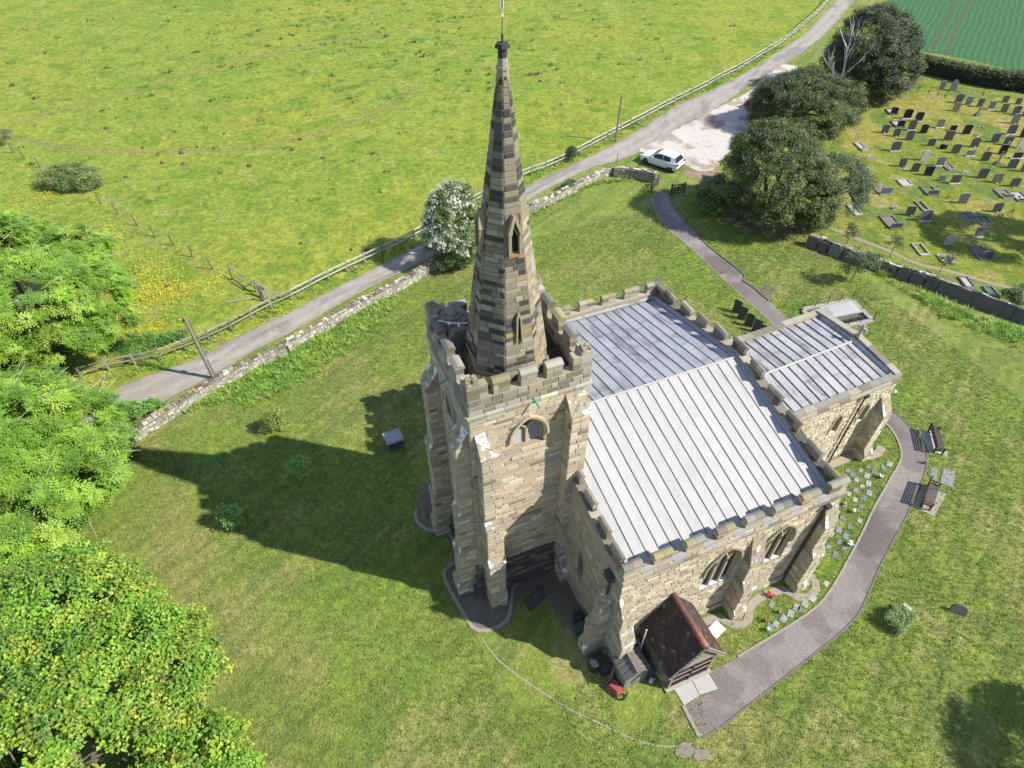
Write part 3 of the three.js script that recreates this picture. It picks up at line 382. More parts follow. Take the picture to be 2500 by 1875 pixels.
  function belfry(O, U, N, c, a) {
    const ring = (g0, g1, dep) => { const s = ringShape(c, 11.6, a, 11.75, 12.75, g0, g1); const g = new THREE.ExtrudeGeometry(s, { depth: dep, bevelEnabled: false }); const m = new THREE.Matrix4().makeBasis(U, UPV, N); m.setPosition(O); g.applyMatrix4(m); return g; };
    part('hood_mould', ring(0.1, 0.2, 0.13), frameM, tower); part('window_surround', ring(-0.01, 0.1, 0.03), palMats[2], tower);
    const at = (u, y, d) => O.clone().addScaledVector(U, u).addScaledVector(N, d).setY(y), m = new MB(), b = (p, q, w) => m.beam(p, q, w, 0.14, N);
    b(at(c, 11.05, -0.28), at(c, 12.0, -0.28), 0.11); for (const s of [-1, 1]) { let p0 = at(c, 11.95, -0.28); for (let i = 1; i <= 6; i++) { const t = i / 6, p = at(c + s * a * 0.95 * Math.sin(t * 1.2) * 0.62, 11.95 + 0.55 * t, -0.28); b(p0, p, 0.08); p0 = p; } let q0 = at(c + s * a * 0.97, 11.75, -0.28); for (let i = 1; i <= 6; i++) { const t = i / 6, q = at(c + s * a * (0.97 - 0.5 * t), 11.75 + 0.56 * Math.sin(t * 1.5), -0.28); b(q0, q, 0.08); q0 = q; } b(at(c + s * (a - 0.03), 11.05, -0.28), at(c + s * (a - 0.03), 11.8, -0.28), 0.08); }
    part('tracery', m.geo(), frameM, tower);
    for (const s of [-1, 1]) for (let i = 0; i < 9; i++) { const y = 11.12 + i * 0.11, hw = archHW(a, 11.75, 12.75)(y), w = Math.min(hw, a) - 0.12; if (w > 0.1) part('louvre', new MB().beam(at(c + s * 0.06, y, -0.36), at(c + s * (0.06 + w), y, -0.36), 0.16, 0.025, UPV.clone().multiplyScalar(0.7).addScaledVector(N, 0.7).normalize()).geo(), louvreM, tower); }
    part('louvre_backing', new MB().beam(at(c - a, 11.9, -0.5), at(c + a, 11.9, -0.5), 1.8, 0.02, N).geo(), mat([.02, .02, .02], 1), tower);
    const sl = new MB(); sl.quad(at(c - a - 0.1, 10.55, 0.1), at(c + a + 0.3, 10.55, 0.1), at(c + a, 11.07, -0.3), at(c - a, 11.07, -0.3)); sl.quad(at(c - a - 0.1, 10.48, 0.03), at(c + a + 0.3, 10.48, 0.03), at(c + a + 0.3, 10.55, 0.1), at(c - a - 0.1, 10.55, 0.1)); part('window_sill', sl.geo(), palMats[14], tower);
  }
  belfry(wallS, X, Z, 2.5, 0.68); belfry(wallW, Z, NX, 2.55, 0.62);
  part('hood_mould', (() => { const s = ringShape(2.55, 5.3, 0.6, 5.4, 6.4, 0.08, 0.2); const g = new THREE.ExtrudeGeometry(s, { depth: 0.12, bevelEnabled: false }); const m = new THREE.Matrix4().makeBasis(Z, UPV, NX); m.setPosition(wallW); g.applyMatrix4(m); return g; })(), frameM, tower);
  part('window_pane', new MB().box(-h + 0.4, 5.35, 0, 0.03, 2.2, 1.25).geo(), mat([.02, .022, .025], 0.2), tower);
  // small square niche and conductor rod on the west face, water spouts
  const gm = new MB(); for (let i = 0; i < 4; i++) gm.box(-h - 0.05, 9.2, -0.55 + i * 0.12, 0.05, 0.75, 0.035); for (let i = 0; i < 4; i++) gm.box(-h - 0.05, 8.9 + i * 0.2, -0.37, 0.05, 0.035, 0.5); part('iron_grille', gm.geo(), mat([.03, .03, .03], 0.7), tower);
  part('conductor_rod', new MB().bar(V3(-h - 0.06, 8.9, 0.1), V3(-h - 0.06, 2.4, 0.1), 0.025).geo(), mat([.04, .035, .03], 0.7), tower);
  const cop = mat([.1, .26, .22], 0.6); for (const [a, b] of [[V3(0.1, 13.9, h), V3(0.18, 13.72, h + 0.42)], [V3(-h, 13.9, 0.3), V3(-h - 0.42, 13.72, 0.3)]]) { part('water_spout', new MB().bar(a, b, 0.055, 0.045, 8).geo(), cop, tower); }
  ms.build(tower, 'stone', 'rubble_stonework', 300);
  // white festoon cable with two bulbs between corner and spire
  const wire = new MB(), w0 = V3(-2.35, 15.55, -1.3), w1 = V3(-1.25, 15.75, -0.45); let p0 = w0; for (let i = 1; i <= 8; i++) { const t = i / 8, p = w0.clone().lerp(w1, t); p.y -= Math.sin(t * Math.PI) * 0.08; wire.bar(p0, p, 0.018, 0.018, 5, false); p0 = p; } for (const t of [0.33, 0.62]) wire.ball(w0.clone().lerp(w1, t).setY(15.5), 0.06, 0.08); part('festoon_cable', wire.geo(), mat([.7, .7, .68], 0.5), tower);
}

// ---------- spire ----------
{
  const ms = new Masonry(33), y0 = 13.95, y1 = 25.0, R0 = 1.72, R1 = 0.17, N = 8, A = (i) => (i + 0.5) / N * TAU, P = (i, y, e = 0) => { const R = mixn(R0, R1, (y - y0) / (y1 - y0)) + e; return V3(Math.cos(A(i)) * R, y, Math.sin(A(i)) * R); };
  const core = new MB(); for (let i = 0; i < N; i++) core.quad(P(i + 1, y0), P(i, y0), P(i, y1), P(i + 1, y1)); part('spire_core', core.geo(), mat([.2, .175, .125], 1, stoneOpt), spire);
  for (let i = 0; i < N; i++) { // face i lies between corners i and i + 1
    const a = P(i + 1, y0), b = P(i, y0), c = P(i, y1), d = P(i + 1, y1), U = b.clone().sub(a).normalize(), w = a.distanceTo(b), mid = c.clone().add(d).multiplyScalar(0.5), bm = a.clone().add(b).multiplyScalar(0.5), V = mid.clone().sub(bm), hh = V.length(); V.normalize(); const Nn = U.clone().cross(V).normalize(), wt = d.distanceTo(c);
    const edge = (v) => { const k = mixn(w, wt, clamp(v / hh)); return [(w - k) / 2, (w + k) / 2]; }, south = i === 1, west = i === 3 || i === 2, ops = [];
    if (i === 1 || i === 3) { ops.push({ c: w / 2, y0: 5.55, y1: 6.9, hw: () => 0.23 }); ops.push({ c: w / 2, y0: 1.9, y1: 3.1, hw: () => 0.1 }); }
    ms.face(a, U, Nn, w, hh, { V, ch: [0.16, 0.25], ln: [0.26, 0.62], prot: [0.01, 0.03], rough: 0.05, iv: cut(w, ops, edge), pick: (r, u, v, cb) => { const dk = (cb < 0.3 ? 0.5 : 0.14) + (v > 7 ? 0.26 : 0) - (v > 3.5 && v < 6.5 ? 0.08 : 0); const x = r(); return x < dk ? (r() < 0.55 ? 11 : 10) : x < dk + 0.24 ? 8 : x < dk + 0.46 ? 9 : x < dk + 0.62 ? 12 : x > 0.975 ? 13 : x > 0.9 ? 14 : 3; } });
    if (i === 1 || i === 3) { // lucarne: gabled opening, and a slit below
      const o = (u, v, n) => a.clone().addScaledVector(U, w / 2 + u).addScaledVector(V, v).addScaledVector(Nn, n), m = new MB(), m2 = new MB();
      part('lucarne_opening', new MB().quad(o(-0.14, 5.62, 0.012), o(0.14, 5.62, 0.012), o(0.14, 6.45, 0.012), o(-0.14, 6.45, 0.012)).quad(o(-0.09, 2.0, 0.012), o(0.09, 2.0, 0.012), o(0.05, 3.0, 0.012), o(-0.05, 3.0, 0.012)).geo(), mat([.012, .012, .012], 1), spire);
      for (const s of [-1, 1]) { m.beam(o(s * 0.19, 5.55, 0.06), o(s * 0.19, 6.35, 0.14), 0.1, 0.16, Nn); m.beam(o(s * 0.22, 6.3, 0.14), o(0, 6.95, 0.12), 0.1, 0.22, Nn); m.beam(o(s * 0.11, 6.25, 0.08), o(0, 6.55, 0.08), 0.05, 0.06, Nn); m2.beam(o(s * 0.11, 1.9, 0.04), o(s * 0.07, 2.95, 0.1), 0.06, 0.12, Nn); m2.beam(o(s * 0.08, 2.92, 0.1), o(0, 3.2, 0.08), 0.06, 0.14, Nn); }
      part('lucarne', m.geo(), palMats[9], spire); part('slit_surround', m2.geo(), palMats[9], spire); part('lucarne_sill', new MB().beam(o(-0.24, 5.5, 0.05), o(0.24, 5.5, 0.05), 0.1, 0.14, Nn).geo(), mat([.36, .2, .09], 1, stoneOpt), spire);
    }
  }
  ms.build(spire, 'spire_stone', 'spire_stonework', 300);
  // broaches at the foot, newer stone near the top, collar and cap
  const oct = (name, ya, yb, ra, rb, c) => { const m = new MB(), q = (i, y, R) => V3(Math.cos(A(i)) * R, y, Math.sin(A(i)) * R); m.col = c; for (let i = 0; i < N; i++) { m.quad(q(i + 1, ya, ra), q(i, ya, ra), q(i, yb, rb), q(i + 1, yb, rb)); m.tri(q(i + 1, yb, rb), q(i, yb, rb), V3(0, yb, 0), [0, 0], [1, 0], [0, 1]); } return part(name, m.geo(), vcStone, spire); };
  oct('spire_foot', 13.9, 14.12, 1.86, 1.76, [.2, .175, .12]);
  oct('finial_course', 24.9, 25.16, 0.2, 0.165, [.34, .29, .21]); oct('finial_collar', 25.14, 25.22, 0.2, 0.2, [.36, .3, .22]); oct('finial_course', 25.2, 25.46, 0.16, 0.14, [.37, .33, .26]); oct('finial_cap', 25.45, 25.72, 0.14, 0.125, [.05, .052, .055]); oct('finial_cap', 25.7, 25.83, 0.19, 0.17, [.055, .058, .06]);
  for (let i = 0; i < 4; i++) part('finial_knob', new MB().ball(V3(Math.cos(i * Math.PI / 2 + 0.4) * 0.17, 25.74, Math.sin(i * Math.PI / 2 + 0.4) * 0.17), 0.05, 0.07, 6, 4).geo(), mat([.05, .05, .052], 1), spire);
  part('vane_socket', new MB().bar(V3(0, 25.8, 0), V3(0, 26.0, 0), 0.05, 0.03, 8).ball(V3(0, 26.02, 0), 0.045, 0.05).geo(), mat([.06, .045, .035], 0.7), spire);
  part('vane_rod', new MB().bar(V3(0, 26.0, 0), V3(0, 27.6, 0), 0.015, 0.012, 6).geo(), mat([.12, .1, .09], 0.6), spire);
  const vane = new MB(); for (const s of [-1, 1]) { vane.bar(V3(0, 26.52, 0), V3(s * 0.03, 26.75, s * 0.012), 0.016); vane.bar(V3(s * 0.03, 26.75, s * 0.012), V3(s * 0.035, 27.2, s * 0.015), 0.014); } vane.beam(V3(-0.3, 27.05, 0), V3(0.35, 27.05, 0), 0.012, 0.14, Z); vane.ball(V3(0, 26.5, 0), 0.035); part('weather_vane', vane.geo(), mat([.75, .73, .66], 0.4), spire);
}

// ---------- sheet-metal roofs ----------
const leadTex = colorTex(1024, 1024, (u, v, o) => { const x = u * 10, y = v * 10, c = fbm(x * 0.8, y * 0.8, 4), d = fbm(x * 3, y * 0.7 + 5, 3), k = 0.9 + 0.16 * c + 0.05 * vn(x * 20, y * 20); o[0] = k; o[1] = k; o[2] = k; mix3(o, [0.84, 0.83, 0.81], sstep(0.55, 0.72, d) * 0.4); });
const leadTexDirty = colorTex(1024, 1024, (u, v, o) => { const x = u * 10, y = v * 10, c = fbm(x * 0.9, y * 0.9, 4), d = fbm(x * 2.2, y * 0.5 + 5, 4), w = fbm(x * 0.6, (y + 0.35 * vn(x * 1.4, 3)) * 3.2, 3), k = 0.72 + 0.4 * c + 0.06 * vn(x * 20, y * 20); o[0] = k; o[1] = k; o[2] = k; mix3(o, [0.3, 0.29, 0.29], sstep(0.56, 0.74, d) * 0.55 + sstep(0.6, 0.72, w) * 0.3); });
const leadB = grayTex(256, 256, (u, v) => fbm(u * 10, v * 10, 3));
const leadS = [0.41, 0.425, 0.4].map((k) => mat([k, k * 0.97, k * 0.925], 0.62, { map: leadTex, bumpMap: rep(leadB, 0.3), bumpScale: 0.02 })), leadN = [0.36, 0.375, 0.345].map((k) => mat([k * 0.97, k, k * 1.03], 0.55, { map: leadTexDirty, bumpMap: rep(leadB, 0.3), bumpScale: 0.02 })), leadC = [0.38, 0.4, 0.365].map((k) => mat([k, k, k * 1.01], 0.55, { map: leadTexDirty, bumpMap: rep(leadB, 0.3), bumpScale: 0.02 }));
for (const m of [...leadS, ...leadN, ...leadC]) { m.map = m.map.clone(); m.map.repeat.set(0.1, 0.1); m.map.needsUpdate = true; }
const seamM = mat([.11, .105, .1], 0.8), seamDirty = mat([.1, .075, .06], 0.9), leadDark = mat([.27, .29, .32], 0.5, { bumpMap: rep(leadB, 1), bumpScale: 0.03 });
// a slope of panels between x0 and x1, from ridge (z, y) to eave (z, y)
function roofSlope(parent, x0, x1, zr, yr, ze, ye, n, mats, seam, seed, sw = 0.03, sh = 0.035) {
  const r = rngOf(seed), w = (x1 - x0) / n, s = Math.sign(ze - zr);
  for (let i = 0; i < n; i++) {
    const a = x0 + i * w, b = a + w, m = new MB(), K = 9, ox = r() * 9, oy = r() * 9; // slightly dished, rippled sheet
    const P = (x, t) => V3(x, mixn(yr, ye, t) + Math.sin((x - a) / w * Math.PI) * -0.012 + (vn(x * 1.7 + seed, t * 14) - 0.5) * 0.012, mixn(zr, ze, t)), L = Math.hypot(zr - ze, yr - ye);
    for (let k = 0; k < K; k++) for (const [p, q] of [[a, (a + b) / 2], [(a + b) / 2, b]]) { const t0 = k / K, t1 = (k + 1) / K, A = P(p, t0), B = P(q, t0), C = P(q, t1), D = P(p, t1), uv = (x, t) => [ox + x - a, oy + t * L]; if (s > 0) { m.tri(D, C, B, uv(p, t1), uv(q, t1), uv(q, t0)); m.tri(D, B, A, uv(p, t1), uv(q, t0), uv(p, t0)); } else { m.tri(A, B, C, uv(p, t0), uv(q, t0), uv(q, t1)); m.tri(A, C, D, uv(p, t0), uv(q, t1), uv(p, t1)); } }
    part('roof_panel', smoothGeo(m.geo()), mats[Math.floor(r() * mats.length)], parent);
    if (i) part('roof_seam', new MB().beam(V3(a, yr + 0.012, zr), V3(a, ye + 0.012, ze), sw, sh).geo(), seam, parent);
  }
}

// ---------- nave ----------
{
  const ms = new Masonry(51), r = rngOf(52), xW = 1.9, xE = 13.45, zS = 7.95, zN = -8.4, zr = -0.23, yr = 8.98, slope = 0.2215, roofY = (z) => yr - slope * Math.abs(z - zr);
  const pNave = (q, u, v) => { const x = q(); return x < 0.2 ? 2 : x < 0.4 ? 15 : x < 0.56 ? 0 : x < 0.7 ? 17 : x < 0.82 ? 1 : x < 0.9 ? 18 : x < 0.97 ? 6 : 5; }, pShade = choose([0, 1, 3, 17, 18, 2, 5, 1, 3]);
  const H = 7.6, wS = xE - xW, wins = [7.42 - xW, 10.47 - xW].map((c) => ({ c, y0: 3.1, y1: 6.46, hw: archHW(0.86, 5.0, 6.45) }));
  part('wall', slab(V3(xW, 0, zS), X, Z, [[0, 0], [wS, 0], [wS, H], [0, H]], wins.map((w) => archPts(w.c, 3.1, 0.86, 5.0, 6.45)), 0.5), mortar, nave);
  part('wall', new MB().box((xW + xE) / 2, H / 2, zN + 0.25, wS, H, 0.5).geo(), mortar, nave);
  const gable = (zA, zB) => [[0, 0], [zB - zA, 0], [zB - zA, roofY(zB) + 0.2], ...(zA < zr && zB > zr ? [[zr - zA, roofY(zr) + 0.2]] : []), [0, roofY(zA) + 0.2]];
  const lancet = { c: 4.72 - 2.56, y0: 2.5, y1: 4.65, hw: archHW(0.24, 4.1, 4.6) };
  part('gable_wall', slab(V3(xW, 0, 2.56), Z, NX, gable(2.56, zS - 0.51), [archPts(lancet.c, 2.5, 0.24, 4.1, 4.6)], 0.45), mortar, nave);
  part('gable_wall', slab(V3(xW, 0, zN + 0.51), Z, NX, gable(zN + 0.51, -2.56), [], 0.45), mortar, nave);
  { const g = slab(V3(xE, 0, zN + 0.51), Z, NX, gable(zN + 0.51, zS - 0.51), [], 0.5); g.translate(-0.5, 0, 0); part('gable_wall', g, mortar, nave); }
  ms.face(V3(xW, 0.5, zS), X, Z, wS, H - 0.55, { pick: pNave, ch: [0.17, 0.27], ln: [0.3, 0.7], iv: (a, b) => cut(wS, wins)(a + 0.5, b + 0.5) });
  ms.face(V3(xW - 0.1, 0, zS + 0.1), X, Z, wS + 0.2, 0.5, { pick: choose([18, 17, 6, 15]), ch: [0.22, 0.26] }); part('plinth', new MB().box((xW + xE) / 2, 0.25, zS - 0.1, wS + 0.2, 0.5, 0.4).geo(), mortar, nave);
  ms.face(V3(xW, 0, 2.6), Z, NX, zS - 2.6, 8.9, { pick: pShade, ch: [0.2, 0.27], ln: [0.3, 0.7], iv: (a, b) => cut(zS - 2.6, [lancet])(a, b).map(([p, q]) => [p, Math.min(q, b < H ? q : (yr + 0.2 - b) / slope + zr - 2.6)]).filter(([p, q]) => q - p > 0.1) });
  ms.face(V3(xE, 4.5, zS), NZ, X, 5, 3.1, { pick: pNave });
  for (const [z0, z1] of [[zr, zS - 0.55], [zN + 0.55, zr]]) { const W = z1 - z0; ms.face(V3(xE - 0.5, 7.3, z0), Z, NX, W, 1.9, { pick: pParapet, ch: [0.2, 0.2], ln: [0.4, 0.7], iv: (a, b) => { const top = 7.3 + b, lim = (yr + 0.2 - top) / slope; if (lim <= 0) return []; return z0 === zr ? [[0, Math.min(W, lim)]] : [[Math.max(0, W - lim), W]]; } }); }
  // string course and parapets
  coping(nave, 'string_course', V3(xW - 0.06, 7.32, zS + 0.03), V3(xE + 0.06, 7.32, zS + 0.03), 0.18, 0.13, [21, 18, 3, 12], 401);
  coping(nave, 'string_course', V3(xE + 0.03, 7.32, zS), V3(xE + 0.03, 7.32, 3.3), 0.18, 0.13, [21, 18, 3], 402);
  const merl = (c, al, len, y0, y1, th = 0.3) => merlon(nave, r, c, al, len, th, y0, y1, [3, 5, 18, 12, 17], lichen);
  for (const [a, b] of [[3.35, 4.22], [4.9, 5.78], [6.42, 7.28], [7.9, 8.78], [9.38, 10.28], [10.9, 11.85]]) { merl(V3((a + b) / 2, 0, zS - 0.23), X, b - a, H, 8.2); merl(V3((a + b) / 2, 0, zN + 0.23), X, b - a, H, 8.25); }
  for (const [a, b] of [[xW, 2.75], [12.45, xE]]) { merl(V3((a + b) / 2, 0, zS - 0.23), X, b - a, H, 8.25); merl(V3((a + b) / 2, 0, zN + 0.23), X, b - a, H, 8.25); }
  const sideM = (x, z, len) => { const y = roofY(z), m = merlon(nave, r, V3(x, 0, z), Z, len, 0.22, y + 0.1, y + 0.8, [12, 8, 11, 3, 12], lichen, y - 0.15); return m; };  // dark stone, with the shade of the west faces added to the tones
  for (const z of [-7.6, -6.65, -5.03, -3.52, -2.0, -0.43, 1.1, 2.65, 4.2, 5.8, 7.15]) sideM(xE - 0.25, z, 0.95);
  for (const z of [3.15, 4.45, 5.75, 6.95, -3.6, -4.9, -6.2, -7.4]) sideM(xW + 0.22, z, 0.8);
  for (const [a, b] of [[zr, zS - 0.5], [zr, zN + 0.5]]) coping(nave, 'parapet_coping', V3(xE - 0.25, roofY(a) + 0.23, a), V3(xE - 0.25, roofY(b) + 0.23, b), 0.54, 0.07, [12, 11, 3, 23], 410 + a);
  coping(nave, 'parapet_coping', V3(xW + 0.22, roofY(2.6) + 0.23, 2.6), V3(xW + 0.22, roofY(7.5) + 0.23, 7.5), 0.52, 0.07, [12, 23, 3, 13], 413);
  coping(nave, 'parapet_coping', V3(xW, H + 0.02, zS - 0.25), V3(xE, H + 0.02, zS - 0.25), 0.5, 0.05, [18, 3, 14], 414); coping(nave, 'parapet_coping', V3(xW, H + 0.02, zN + 0.25), V3(xE, H + 0.02, zN + 0.25), 0.5, 0.05, [18, 3, 14], 415);
  // roof
  const zs = 7.4, zn = -7.86;
  roofSlope(nave, 2.34, 12.9, zr, yr, zs, roofY(zs), 18, leadS, seamM, 61); roofSlope(nave, 2.34, 12.9, zr, yr, zn, roofY(zn), 18, leadN, seamM, 62, 0.038);
  part('ridge_roll', new MB().bar(V3(2.34, yr + 0.02, zr), V3(12.95, yr + 0.02, zr), 0.055, 0.055, 8).geo(), leadS[0], nave);
  part('gutter', new MB().box(7.65, 7.12, 7.43, 10.6, 0.06, 0.2).geo(), leadDark, nave); part('gutter', new MB().box(7.65, 7.16, -7.9, 10.6, 0.12, 0.3).geo(), leadDark, nave);
  part('lead_flashing', new MB().quad(V3(12.78, roofY(0) + 0.1, zr), V3(12.78, roofY(zs) + 0.05, zs), V3(12.97, roofY(zs) + 0.16, zs), V3(12.97, roofY(0) + 0.16, zr)).quad(V3(12.78, roofY(zn) + 0.05, zn), V3(12.78, roofY(0) + 0.1, zr), V3(12.97, roofY(0) + 0.16, zr), V3(12.97, roofY(zn) + 0.16, zn)).geo(), leadDark, nave);
  part('lead_flashing', new MB().box(7.65, 7.4, -7.8, 10.6, 0.05, 0.22).geo(), leadC[0], nave);
  for (const x of [3.05, 4.56, 6.1, 7.59, 9.08, 10.59, 12.15]) part('lead_chute', new MB().quad(V3(x - 0.32, 7.5, zs), V3(x + 0.32, 7.5, zs), V3(x + 0.3, H + 0.06, zS - 0.2), V3(x - 0.3, H + 0.06, zS - 0.2)).quad(V3(x - 0.3, H + 0.055, zS - 0.2), V3(x + 0.3, H + 0.055, zS - 0.2), V3(x + 0.28, H - 0.05, zS + 0.08), V3(x - 0.28, H - 0.05, zS + 0.08)).geo(), mat([.16, .2, .26], 0.6), nave);  // bluish colour of the chutes carries the reflected sky
  // windows: stone surround, mullions with intersecting tracery, leaded glass
  const glass = mat([.035, .04, .042], 0.25), frameM = palMats[17];
  for (const w of wins) {
    const c = xW + w.c, at = (u, y, d) => V3(c + u, y, zS + d), m = new MB(), b = (p, q, t) => m.beam(p, q, t, 0.16, Z);
    const ring = (g0, g1, dep) => { const s = ringShape(c, 4.6, 0.86, 5.0, 6.45, g0, g1); const g = new THREE.ExtrudeGeometry(s, { depth: dep, bevelEnabled: false }); g.translate(0, 0, zS); return g; };
    part('hood_mould', ring(0.06, 0.17, 0.12), palMats[18], nave);
    const hw = archHW(0.86, 5.0, 6.45); for (const k of [-0.29, 0.29]) { b(at(k, 3.12, -0.14), at(k, 5.0, -0.14), 0.1); for (const s of [-1, 1]) { let p0 = at(k, 5.0, -0.14); for (let i = 1; i <= 8; i++) { const t = i / 8, y = 5 + t * 1.3, off = s * (0.86 - hw(y)); const x = k + off; if (Math.abs(x) > hw(y) - 0.02) break; const p = at(x, y, -0.14); b(p0, p, 0.07); p0 = p; } } }
    { let q = [at(-0.83, 3.1, -0.14), at(0.83, 3.1, -0.14)]; for (let i = 1; i <= 10; i++) { const y = i === 1 ? 5 : 5 + (i - 1) / 9 * 1.4, h = hw(y) - 0.03, n = [at(-h, y, -0.14), at(h, y, -0.14)]; b(q[0], n[0], 0.09); b(q[1], n[1], 0.09); q = n; } }
    part('tracery', m.geo(), frameM, nave);
    for (const k of [-0.57, 0, 0.57]) { const P = []; for (let i = 0; i <= 8; i++) { const y = mixn(4.7, 6.3, i / 8); const lo = Math.max(k - 0.27, -hw(y)), hi = Math.min(k + 0.27, hw(y)); if (hi > lo) P.push([lo, hi, y]); } const g = new MB(), z = -0.2; g.quad(at(k - 0.27, 3.1, z), at(k + 0.27, 3.1, z), at(k + 0.27, 4.7, z), at(k - 0.27, 4.7, z)); for (let i = 0; i < P.length - 1; i++) g.quad(at(P[i][0], P[i][2], z), at(P[i][1], P[i][2], z), at(P[i + 1][1], P[i + 1][2], z), at(P[i + 1][0], P[i + 1][2], z)); part('window_pane', g.geo(), glass, nave); const ld = new MB(); for (let i = 0; i < 17; i++) ld.beam(at(k - 0.25, 3.2 + i * 0.16, z + 0.015), at(k + 0.25, 3.2 + i * 0.16, z + 0.015), 0.012, 0.02, Z); if (true) part('glazing_bars', ld.geo(), mat([.13, .13, .125], 0.6), nave); part('window_sill', new MB().box(c + k, 3.1, zS - 0.1, 0.46, 0.06, 0.2).geo(), mat([.62, .62, .64], 0.6), nave); }
  }
  part('window_pane', new MB().box(xW + 0.3, 3.6, 4.72, 0.03, 2.1, 0.5).geo(), glass, nave);
  part('hood_mould', (() => { const s = ringShape(lancet.c, 3.9, 0.24, 4.1, 4.6, 0.05, 0.15); const g = new THREE.ExtrudeGeometry(s, { depth: 0.08, bevelEnabled: false }); const m = new THREE.Matrix4().makeBasis(Z, UPV, NX); m.setPosition(V3(xW, 0, 2.56)); g.applyMatrix4(m); return g; })(), palMats[1], nave);
  // buttresses
  buttress(ms, nave, V3(9.02, 0, zS), X, Z, 0.7, [[0.6, 0.95], [2.85, 0.8], [4.7, 0.5]], pNave, 6.5, true, 1);
  buttress(ms, nave, V3(12.95, 0, zS), X, Z, 0.72, [[0.6, 1.0], [3.3, 0.85], [5.6, 0.55]], pNave, 6.85, true, 1);
  buttress(ms, nave, V3(2.28, 0, zS), X, Z, 0.66, [[0.7, 1.1], [2.9, 0.92], [4.9, 0.5]], pNave, 5.8, true, 1);
  buttress(ms, nave, V3(xW, 0, 7.3), Z, NX, 0.66, [[0.7, 1.0], [2.7, 0.8], [4.5, 0.5]], pShade, 5.4, true, 1);
  // downpipes
  const pipe = mat([.05, .035, .028], 0.6); const dp = (pts, rr) => { const m = new MB(); for (let i = 0; i < pts.length - 1; i++) m.bar(pts[i], pts[i + 1], rr, rr, 8); return m; };
  part('downpipe', dp([V3(12.5, 6.95, zS + 0.12), V3(12.5, 0.1, zS + 0.12)], 0.06).box(12.5, 7.0, zS + 0.14, 0.24, 0.26, 0.2, 1.2).geo(), pipe, nave);
  part('downpipe', dp([V3(xW - 0.12, 6.6, 7.25), V3(xW - 0.12, 0.1, 7.25)], 0.06).box(xW - 0.16, 6.75, 7.2, 0.3, 0.4, 0.5).geo(), mat([.045, .05, .05], 0.6), nave);
  ms.build(nave, 'wall_stone', 'nave_stonework', 300);
}

